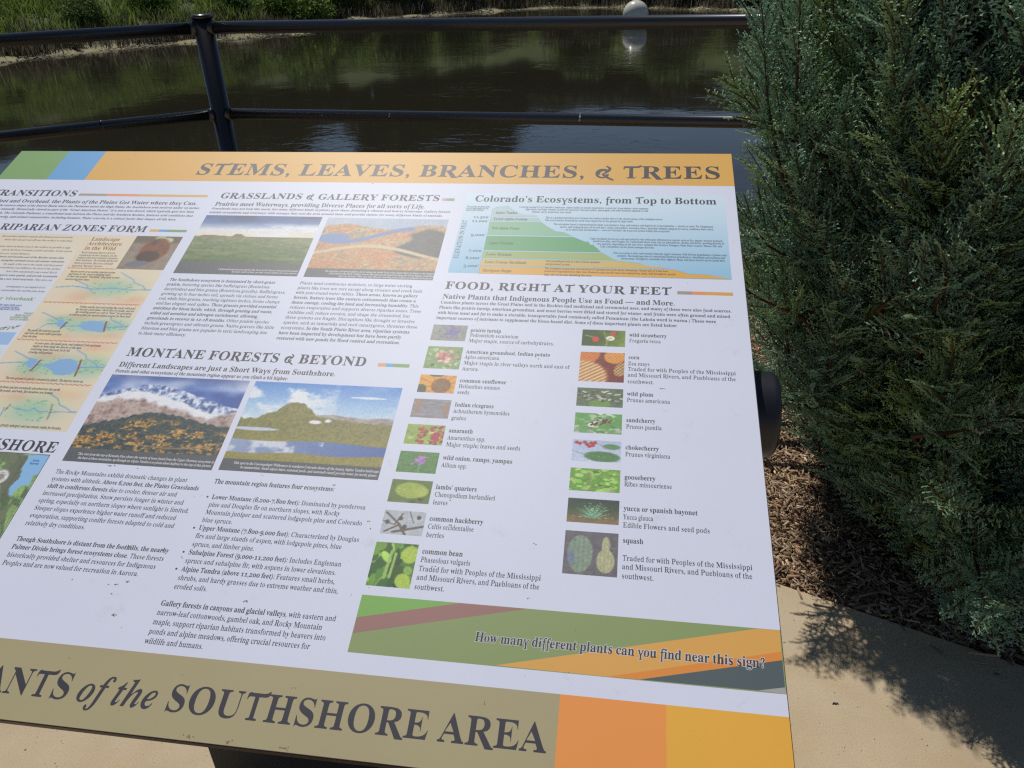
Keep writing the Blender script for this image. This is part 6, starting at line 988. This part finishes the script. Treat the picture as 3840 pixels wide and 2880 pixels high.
for k_, q in Rg['ph'].items():
    xs_ = [(q[0][0]+q[3][0])/2, (q[1][0]+q[2][0])/2]; ys_ = [(q[0][1]+q[1][1])/2, (q[2][1]+q[3][1])/2]; q2 = [(xs_[0], ys_[0]), (xs_[1], ys_[0]), (xs_[1], ys_[1]), (xs_[0], ys_[1])]
    if k_ in pics: grid_pic('photograph', q2, (lambda I_: I_*(0.93+0.14*rng.random(I_.shape[:2]+(1,))))(pics[k_][0]()), 0.32, pics[k_][1])
    elif k_ == 'beaver': grid_pic('photograph', q2, beaver(), 0.42, 'photograph of a brown beaver with its flat tail')
    else: grid_pic('photograph', q2, small(k_), 0.32, {'turnip': 'small photograph of purple prairie turnip flowers', 'groundnut': 'small photograph of pink groundnut flowers', 'sunflower': 'small photograph of a yellow sunflower', 'ricegrass': 'small photograph of grey ricegrass',
        'amaranth': 'small photograph of red amaranth', 'onion': 'small photograph of a violet onion flower', 'lambs': 'small photograph of a pale green leaf', 'hackberry': 'small photograph of hackberry twigs', 'bean': 'small photograph of green bean pods and leaves', 'strawberry': 'small photograph of red wild strawberries',
        'corn': 'small photograph of coloured corn cobs', 'plum': 'small photograph of wild plum blossom', 'sandcherry': 'small photograph of dark sandcherries', 'chokecherry': 'small photograph of chokecherries and a leaf', 'gooseberry': 'small photograph of gooseberry leaves', 'yucca': 'small photograph of a spiky yucca', 'squash': 'small photograph of two green squashes'}[k_])
# beaver-pond column and the tinted left column
x0, x1, yt, yb = -1228.0, -827.2, -222.2, -588.4
h, w_ = 300, 330; Vv, U = G(h, w_); MX = x0+(x1-x0)*U; MY = yt+(yb-yt)*Vv
base = np.ones((h, w_, 3))*col(221, 206, 180)
for (c_, rx, ry) in Rg['orange']: base = blend(base, 0.75*np.exp(-(((MX-c_[0])/(rx*.42))**2+((MY-c_[1])/(ry*.7))**2)), col(222, 170, 135))
base = blend(base, .5*ss(.5, .75, fbm(h, w_, 12, 12, 2)), col(226, 212, 165))
for (c_, rx, ry) in Rg['green']: base = blend(base, 0.9*np.exp(-(((MX-c_[0])/(rx*.42))**2+((MY-c_[1])/(ry*.62))**2)), col(150, 192, 165))
for (c_, rx, ry) in Rg['green']:
    for _ in range(36):
        a = random.uniform(0, 6.28); q = random.uniform(.5, 1.0); base = blend(base, .75*ell(MX, MY, c_[0]+rx*.42*q*math.cos(a), c_[1]+ry*.55*q*math.sin(a), random.uniform(.8, 2.2), random.uniform(.5, 1.3)), col(112, 165, 132))
for P in Rg['ponds']: base = blend(base, inpoly(MX, MY, P).astype(float), col(128, 170, 210))
for i, P in enumerate(Rg['d1']):
    for a, b_ in zip(P, P[1:]): base = blend(base, seg(MX, MY, a[0], a[1], b_[0], b_[1], .75 if i not in (0, 6, 11) else 1.0), col(112, 160, 196))
for i, P in enumerate(Rg['dams']):
    for a, b_ in zip(P, P[1:]): base = blend(base, seg(MX, MY, a[0], a[1], b_[0], b_[1], 1.3 if i < 4 else .9)*(1 if i < 4 else .6), col(128, 72, 68))
for P in Rg['red']:
    a, b_ = P[0], P[1]; xe = -984 if a[0] < -984 else a[0]
    base = blend(base, (1-ss(.45, .95, np.abs(MY-(a[1]+b_[1])/2+.5*np.sin(MX*.9))))*(MX > max(a[0], -980))*(MX < b_[0]), col(190, 92, 72))
left = ramp((yt-MY)/150, (221, 206, 180), (222, 212, 195), (213, 215, 222), (210, 214, 226)); 
left = blend(left, ((MX < -984) & (MY < -430) & (MY > -453-(MX+984)*.0)).astype(float)*ss(-1016, -984, MX*0-984)*((MY < -427+(MX+1015)*.19)), col(150, 184, 220))
for _ in range(40): x = random.uniform(-1030, -990); left = blend(left, ell(MX, MY, x, -424+(x+1015)*.2+random.gauss(0, 1.5), 1.2, 1.0), col(*random.choice([(120, 165, 120), (140, 90, 80), (90, 140, 100)])))
left = blend(left, .8*np.exp(-(((MX+1010)/18)**2+((MY+475)/10)**2)), col(150, 192, 165)); left = blend(left, (MX < -984)*(MY < -500), ramp((-MY-500)/90, (222, 205, 178), (222, 205, 178)))
img = np.where((MX < -984.0)[..., None], left, base); img = np.where(((MX < -984) & (MX > -987) & (MY < -300))[..., None], col(212, 215, 226), img)
grid_pic('pond_diagram', [(x0, yt), (x1, yt), (x1, yb), (x0, yb)], img, 0.28, 'tan column of beaver pond drawings with blue ponds and streams')
h, w_ = 130, 290; Vv, U = G(h, w_)
grid_pic('trail_map', [(-1228, -622.8), (-830.6, -622.8), (-830.6, -800.0), (-1228, -800.0)], mapimg(-1228+397.4*U, -622.8-177.2*Vv), 0.30, 'green and blue trail map with a reservoir')
bw = .5
for P in ([(-1228, -622.3), (-830.1, -622.3), (-830.1, -623.0), (-1228, -623.0)], [(-830.9, -623), (-830.1, -623), (-830.1, -800.4), (-830.9, -800.4)]): polys_mesh('map_border', [P], 0.36, INK['k'])
# ---- dirt on the face
dm = [mat('dried_mud', (0.24, 0.16, 0.11), 0.8, 0.2, noise=(400, 0.5)), mat('dark_speck', (0.05, 0.04, 0.03), 0.8)]
PP = [[], []]
for i, (c_, rx, ry) in enumerate(Rg['specks']):
    if rx > 4: nsub = 7
    else: nsub = 3
    for _ in range(nsub):
        cx = c_[0]+random.gauss(0, rx*.35); cy = c_[1]+random.gauss(0, ry*.35); r = random.uniform(.25, .55)*min(rx, 4)*.6; r2 = r*random.uniform(.35, .8); a0 = random.uniform(0, 3)
        P = []
        for j in range(9):
            t = 6.283*j/9; q = random.uniform(.6, 1.2); P.append((cx+q*r*math.cos(t)*math.cos(a0)-q*r2*math.sin(t)*math.sin(a0), cy+q*r*math.cos(t)*math.sin(a0)+q*r2*math.sin(t)*math.cos(a0)))
        PP[1 if (rx < 2.6 and i % 2) else 0].append(P)
for _ in range(150):
    cx, cy = random.uniform(-1200, -4), random.uniform(-905, -10); r = random.uniform(.12, .55); PP[random.random() < .4].append([(cx+r*random.uniform(.5, 1.6)*math.cos(t), cy+r*random.uniform(.4, 1)*math.sin(t)) for t in (0, 1.05, 2.1, 3.14, 4.2, 5.2)])
for k_ in (0, 1):
    zz = 0.70
    V = []; Fc = []
    for j, P in enumerate(PP[k_]):
        b0 = len(V); V += [(x/1000, y/1000, (zz+.004*(j % 12)+.06*k_)*ZS/1000) for x, y in P]; cx = sum(p[0] for p in P)/len(P); cy = sum(p[1] for p in P)/len(P); V.append((cx/1000, cy/1000, (zz+.12)*ZS/1000)); c_ = len(V)-1
        for i in range(len(P)): Fc.append([b0+i, b0+(i+1) % len(P), c_])
    o = put(mesh_np('dirt', V, Fc, dm[k_])); o['kind'] = 'stuff'
# ---- pedestal
ped = mat('black_steel', (0.014, 0.015, 0.020), 0.42, 0.5, noise=(30, 0.2), bump=(500, 0.06, 0.0008))
def loc(v): return Vector(v)-Vector(SIGN.location)
bm = bmesh.new(); box_bm(bm, loc((-0.612, 0.672, 0.0)), loc((-0.288, 0.93, 0.86)), 0.012); o = bm_obj('post', bm, ped, SIGN)
bm = bmesh.new(); box_bm(bm, loc((-0.66, 0.62, 0.0)), loc((-0.24, 0.98, 0.012)), 0.002); bm_obj('base_plate', bm, ped, SIGN)
bm = bmesh.new(); yb_, zb_ = 0.872, 0.888; R0 = 0.056
pts = []; rs = []
for x, r in ((-1.13, R0-.008), (-1.127, R0-.002), (-1.12, R0), (0.196, R0), (0.2015, R0-.0012), (0.2045, R0-.004), (0.206, R0-.010)):
    pts.append(loc((x, yb_, zb_))); rs.append(r)
tube_bm(bm, pts, rs, 56); bm_obj('crossbeam', bm, ped, SIGN, True)
for x in (-0.95, -0.1):
    bm = bmesh.new(); box_bm(bm, (x-0.164-0.02, -0.60, -0.020), (x-0.164+0.02, -0.15, -0.0128), 0.001); put(bm_obj('bracket', bm, ped))
# ------------------------------------------------------------------ juniper beside the sign
JC = Vector((1.02, 2.02, 0.0)); JH = 2.35
jt = empty('juniper_tree', (JC.x, JC.y, -0.04), 'dense blue-green juniper with feathery sprays beside the right edge of the sign', 'tree')
rj = np.random.default_rng(5)
# foliage material: twiglet tips lighter than their bases, each spray with its own hue
jm = bpy.data.materials.new('juniper_foliage'); jm.use_nodes = True; n = jm.node_tree; p = n.nodes['Principled BSDF']
p.inputs['Roughness'].default_value = 0.48; p.inputs['Specular IOR Level'].default_value = 0.4
a1 = n.nodes.new('ShaderNodeAttribute'); a1.attribute_name = 'Col'
a2 = n.nodes.new('ShaderNodeAttribute'); a2.attribute_name = 'hue'; a2.attribute_type = 'INSTANCER'
cr = n.nodes.new('ShaderNodeValToRGB'); el_ = cr.color_ramp.elements
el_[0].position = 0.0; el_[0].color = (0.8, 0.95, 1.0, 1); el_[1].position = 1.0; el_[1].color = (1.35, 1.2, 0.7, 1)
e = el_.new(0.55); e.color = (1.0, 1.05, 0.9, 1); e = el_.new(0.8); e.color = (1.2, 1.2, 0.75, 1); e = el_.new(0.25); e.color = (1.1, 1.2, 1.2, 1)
mx = n.nodes.new('ShaderNodeMix'); mx.data_type = 'RGBA'; mx.blend_type = 'MULTIPLY'; mx.inputs[0].default_value = 1.0
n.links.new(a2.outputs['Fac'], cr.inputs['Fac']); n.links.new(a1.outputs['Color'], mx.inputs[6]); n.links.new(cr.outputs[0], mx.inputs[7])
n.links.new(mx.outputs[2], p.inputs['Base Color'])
tr_ = n.nodes.new('ShaderNodeBsdfTranslucent'); ms = n.nodes.new('ShaderNodeMixShader'); ms.inputs[0].default_value = 0.42
n.links.new(mx.outputs[2], tr_.inputs['Color']); n.links.new(p.outputs[0], ms.inputs[1]); n.links.new(tr_.outputs[0], ms.inputs[2])
n.links.new(ms.outputs[0], n.nodes['Material Output'].inputs['Surface'])
def frame(d):
    d = d/np.linalg.norm(d); a = np.cross(d, [0, 0, 1.0])
    if np.linalg.norm(a) < 1e-3: a = np.array([1.0, 0, 0])
    a /= np.linalg.norm(a); return d, a, np.cross(a, d)
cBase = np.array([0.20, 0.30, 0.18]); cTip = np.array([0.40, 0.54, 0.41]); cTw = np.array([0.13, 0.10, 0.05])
def make_spray(L, seed):
    """flat feather of scale-leaf twiglets: axis +X in the XY plane, combs of short twiglets on alternating side shoots"""
    r = np.random.default_rng(seed); V = []; Fc = []; T = []; n0 = 0
    def twig(p, d, ln, w_, t0, t1):
        nonlocal n0
        d, a, b_ = frame(d); V.append(p)
        for q_, f_ in ((0.25, 0.75), (0.82, 1.0)):
            for k in range(3):
                t = 2.094*k; V.append(p+d*ln*q_+(a*math.cos(t)+b_*math.sin(t))*w_*f_)
        V.append(p+d*ln)
        for k in range(3):
            k2 = (k+1) % 3; Fc.append((n0, n0+1+k2, n0+1+k)); Fc.append((n0+1+k, n0+1+k2, n0+4+k2)); Fc.append((n0+1+k, n0+4+k2, n0+4+k)); Fc.append((n0+4+k, n0+4+k2, n0+7))
        T.extend([t0]+[(t0+t1)/2]*3+[t1]*4); n0 += 8
    sp = 0.0088; ns = int(L/sp)
    for i in range(ns):
        s = (i+0.4)/ns; p = np.array([s*L, 0, 0.12*L*s*s]); side = 1 if i % 2 else -1
        l2 = L*0.40*(1-s*0.80)*r.uniform(0.75, 1.15)*min(1, s*5+.35); ang = math.radians(r.uniform(36, 50))
        d2 = np.array([math.cos(ang), side*math.sin(ang), r.normal(.08, .14)]); d2 /= np.linalg.norm(d2)
        twig(p, d2, l2, 0.0013, 0.08, 0.5+0.5*s)
        m_ = max(2, int(l2/0.0046)); sv = np.cross(d2, [0, 0, 1.0]); sv /= np.linalg.norm(sv)
        for j_ in range(m_):
            q = (j_+0.7)/m_; sd = 1 if j_ % 2 else -1; a3 = math.radians(r.uniform(30, 46))
            d3 = d2*math.cos(a3)+sv*sd*math.sin(a3)+np.array([0, 0, r.normal(.05, .16)]); l3 = r.uniform(0.008, 0.0135)*(1-.35*q)
            twig(p+d2*l2*q, d3, l3, r.uniform(0.0013, 0.0018), 0.15+.3*s, 0.5+.5*q*r.uniform(.6, 1))
    twig(np.array([0, 0, 0.0]), np.array([1, 0, 0.08]), L*0.99, 0.0018, 0.0, 0.0)
    V = np.array(V); Fc = np.array(Fc); T = np.array(T)[:, None]
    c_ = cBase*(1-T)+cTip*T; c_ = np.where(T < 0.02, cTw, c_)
    me = bpy.data.meshes.new('spray'); me.from_pydata(V.tolist(), [], Fc.tolist())
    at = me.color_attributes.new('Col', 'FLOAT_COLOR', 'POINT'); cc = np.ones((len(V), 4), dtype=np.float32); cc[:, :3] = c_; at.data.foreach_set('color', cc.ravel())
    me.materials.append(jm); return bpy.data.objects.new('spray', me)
SPR = [make_spray(L, 100+i) for i, L in enumerate([0.165, 0.145, 0.125, 0.11, 0.095, 0.08])]
def crown_r(z, a):
    r_ = float(np.interp(z, [0.0, 0.12, 0.35, 0.8, 1.3, 1.8, 2.15, JH], [0.42, 0.58, 0.68, 0.72, 0.72, 0.60, 0.33, 0.05]))
    left = max(0.0, math.cos(a-math.pi*0.95))           # thin skirt on the side towards the sign
    return r_*(1-0.50*left*float(np.interp(z, [0.25, 0.95], [1, 0])))
inst = []; stems = []
def plume(tip, d, Lp, nsp, hue, wid=1.0, thick=0.0038):
    out = np.array([d[0], d[1], 0.0]); base = tip-d*Lp; base[2] = max(base[2], 0.04)
    bend = (base+tip)/2+out*0.03-np.array([0, 0, .015])
    roll0 = rj.uniform(0, 6.28)
    for i in range(nsp):
        s = (i+rj.random()*.8)/nsp; q = (1-s)**2*base+2*s*(1-s)*bend+s*s*tip
        dd, ax, bx = frame(d); th = roll0+i*2.4+rj.normal(0, .25); ra = ax*math.cos(th)+bx*math.sin(th)
        an = math.radians(rj.uniform(34, 52)*(1-.55*s)); dr = dd*math.cos(an)+ra*math.sin(an)+np.array([0, 0, .10]); dr /= np.linalg.norm(dr)
        pi = int(min(5, max(0, round(s*5.2*wid+rj.normal(-.3, .6)))))
        # feathers lie roughly tangent to the plume: their flat side faces away from the leader
        d_, ax_, bx_ = frame(dr); nrm = ra-d_*np.dot(ra, d_); nrm /= (np.linalg.norm(nrm)+1e-9); roll = math.atan2(np.dot(np.cross(nrm, d_), bx_), np.dot(np.cross(nrm, d_), ax_))+rj.normal(0, .45)
        inst.append((pi, q, dr, roll, rj.uniform(.85, 1.2), min(1, max(0, hue*.75+.25*rj.random()))))
    inst.append((4, tip-d*0.05, d, rj.uniform(0, 6.28), 1.0, hue))
    return base, bend
NPL = 430
for k in range(NPL):
    inner = k >= 235
    z = rj.uniform(0.12, JH*0.98); a = rj.uniform(0, 2*np.pi)
    if rj.random() < 0.35: a = math.pi*1.2+rj.normal(0, 0.8)
    if k >= 350:                                      # fill the side towards the sign so it closes
        inner = rj.random() < .5; a = math.pi*rj.uniform(0.72, 1.35); z = rj.uniform(0.45, 1.9)
    if z < 0.55 and not inner and rj.random() < .4: a = math.pi*1.45+rj.normal(0, .35)
    R = crown_r(z, a)*(rj.uniform(0.80, 1.05) if not inner else rj.uniform(0.25, 0.72))
    tip = np.array([R*math.cos(a), R*math.sin(a), z])
    Lp = rj.uniform(0.32, 0.60)*(0.7 if z < 0.5 else 1)
    out = np.array([math.cos(a), math.sin(a), 0]); lean = rj.uniform(0.22, 0.6) if z > 0.45 else rj.uniform(0.7, 1.4)
    d = out*lean+np.array([0, 0, 1.0 if z > 0.3 else 0.4])+rj.normal(0, .13, 3); d /= np.linalg.norm(d)
    base, bend = plume(tip, d, Lp, int((38 if not inner else 28)*Lp/0.42), rj.random())
    org = np.array([base[0]*0.12, base[1]*0.12, max(0.08, base[2]-0.25-0.35*np.hypot(base[0], base[1]))])
    stems.append([org, (org+base)/2+np.array([0, 0, -0.05]), base, bend, tip*0.85+bend*0.15])
# long shoots that stick out of the crown, some into the sun low on the path side
for (wx, wy, wz_, dx, dy, dz, Lp, hue) in [(0.74, 1.17, 0.33, -.25, -.75, .25, .30, .3), (0.80, 1.21, 0.27, .1, -.8, .35, .30, .25), (0.66, 1.30, 0.50, -.3, -.6, .55, .30, .6), (0.90, 1.22, 0.36, .2, -.6, .6, .3, .2), (0.23, 1.80, 1.20, -.8, -.1, .55, .30, .7), (0.25, 1.72, 0.97, -.7, -.1, .6, .28, .3),
    (0.22, 1.66, 0.86, -.7, -.2, .55, .28, .7), (0.27, 1.80, 1.33, -.25, -.1, .9, .35, .2), (0.33, 1.75, 1.38, -.15, -.1, .95, .35, .35), (0.62, 1.42, 1.02, .25, -.45, .75, .28, .6), (0.60, 1.40, 0.98, -.1, -.5, .85, .3, .35), (0.78, 1.33, 0.72, .35, -.5, .6, .3, .4), (0.31, 1.60, 0.62, -.6, -.3, .5, .3, .3)]:
    d = np.array([dx, dy, dz]); d /= np.linalg.norm(d); tip = np.array([wx-JC.x, wy-JC.y, wz_])
    base, bend = plume(tip, d, Lp, int(17*Lp/.3), hue, 1.15); stems.append([base*0.3, base*0.6, base, bend, tip])
pts = np.array([i_[1] for i_ in inst]); keep_ = pts[:, 2] > 0.03
rots = []
for (pi, q, dr, roll, s, hue) in inst:
    d, ax, bx = frame(dr); y = ax*math.cos(roll)+bx*math.sin(roll); zz = np.cross(d, y)
    rots.append(tuple(Matrix(((d[0], y[0], zz[0]), (d[1], y[1], zz[1]), (d[2], y[2], zz[2]))).to_euler()))
me = bpy.data.meshes.new('foliage'); me.from_pydata(pts.tolist(), [], [])
def pa(nm, ty, vals, key):
    at = me.attributes.new(nm, ty, 'POINT'); at.data.foreach_set(key, np.asarray(vals, dtype=np.int32 if ty == 'INT' else np.float32).ravel())
pa('turn', 'FLOAT_VECTOR', rots, 'vector'); pa('size', 'FLOAT', [i_[4] for i_ in inst], 'value'); pa('hue', 'FLOAT', [i_[5] for i_ in inst], 'value'); pa('pick', 'INT', [i_[0] for i_ in inst], 'value')
fo = bpy.data.objects.new('foliage', me); link(fo, jt); fo['kind'] = 'stuff'; me.materials.append(jm)
gn = bpy.data.node_groups.new('sprays_on_branches', 'GeometryNodeTree')
gn.interface.new_socket('Geometry', in_out='INPUT', socket_type='NodeSocketGeometry'); gn.interface.new_socket('Geometry', in_out='OUTPUT', socket_type='NodeSocketGeometry')
gi = gn.nodes.new('NodeGroupInput'); go = gn.nodes.new('NodeGroupOutput'); ip = gn.nodes.new('GeometryNodeInstanceOnPoints'); gti = gn.nodes.new('GeometryNodeGeometryToInstance')
for o_ in reversed(SPR):
    oi = gn.nodes.new('GeometryNodeObjectInfo'); oi.inputs['Object'].default_value = o_; gn.links.new(oi.outputs['Geometry'], gti.inputs[0])
def na(nm, ty):
    x = gn.nodes.new('GeometryNodeInputNamedAttribute'); x.data_type = ty; x.inputs['Name'].default_value = nm; return x.outputs['Attribute']
gn.links.new(gi.outputs[0], ip.inputs['Points']); gn.links.new(gti.outputs[0], ip.inputs['Instance']); ip.inputs['Pick Instance'].default_value = True
gn.links.new(na('pick', 'INT'), ip.inputs['Instance Index']); gn.links.new(na('turn', 'FLOAT_VECTOR'), ip.inputs['Rotation']); gn.links.new(na('size', 'FLOAT'), ip.inputs['Scale'])
gn.links.new(ip.outputs[0], go.inputs[0])
md = fo.modifiers.new('sprays', 'NODES'); md.node_group = gn
jb = mat('red_brown_juniper_bark', (0.10, 0.055, 0.032), 0.85, 0.2, noise=(40, 0.4), bump=(150, 0.6, 0.003))
bm = bmesh.new(); tube_bm(bm, [(0, 0, -0.1), (0.01, 0.0, 0.5), (-0.01, 0.01, 1.2), (0, 0, JH-.1)], [0.055, 0.045, 0.03, 0.006], 12); bm_obj('trunk', bm, jb, jt, True)
bm = bmesh.new()
for st_ in stems: tube_bm(bm, st_, [0.010, 0.008, 0.0055, 0.0034, 0.0008], 5, False)
o = bm_obj('branches', bm, jb, jt, True); o['kind'] = 'stuff'
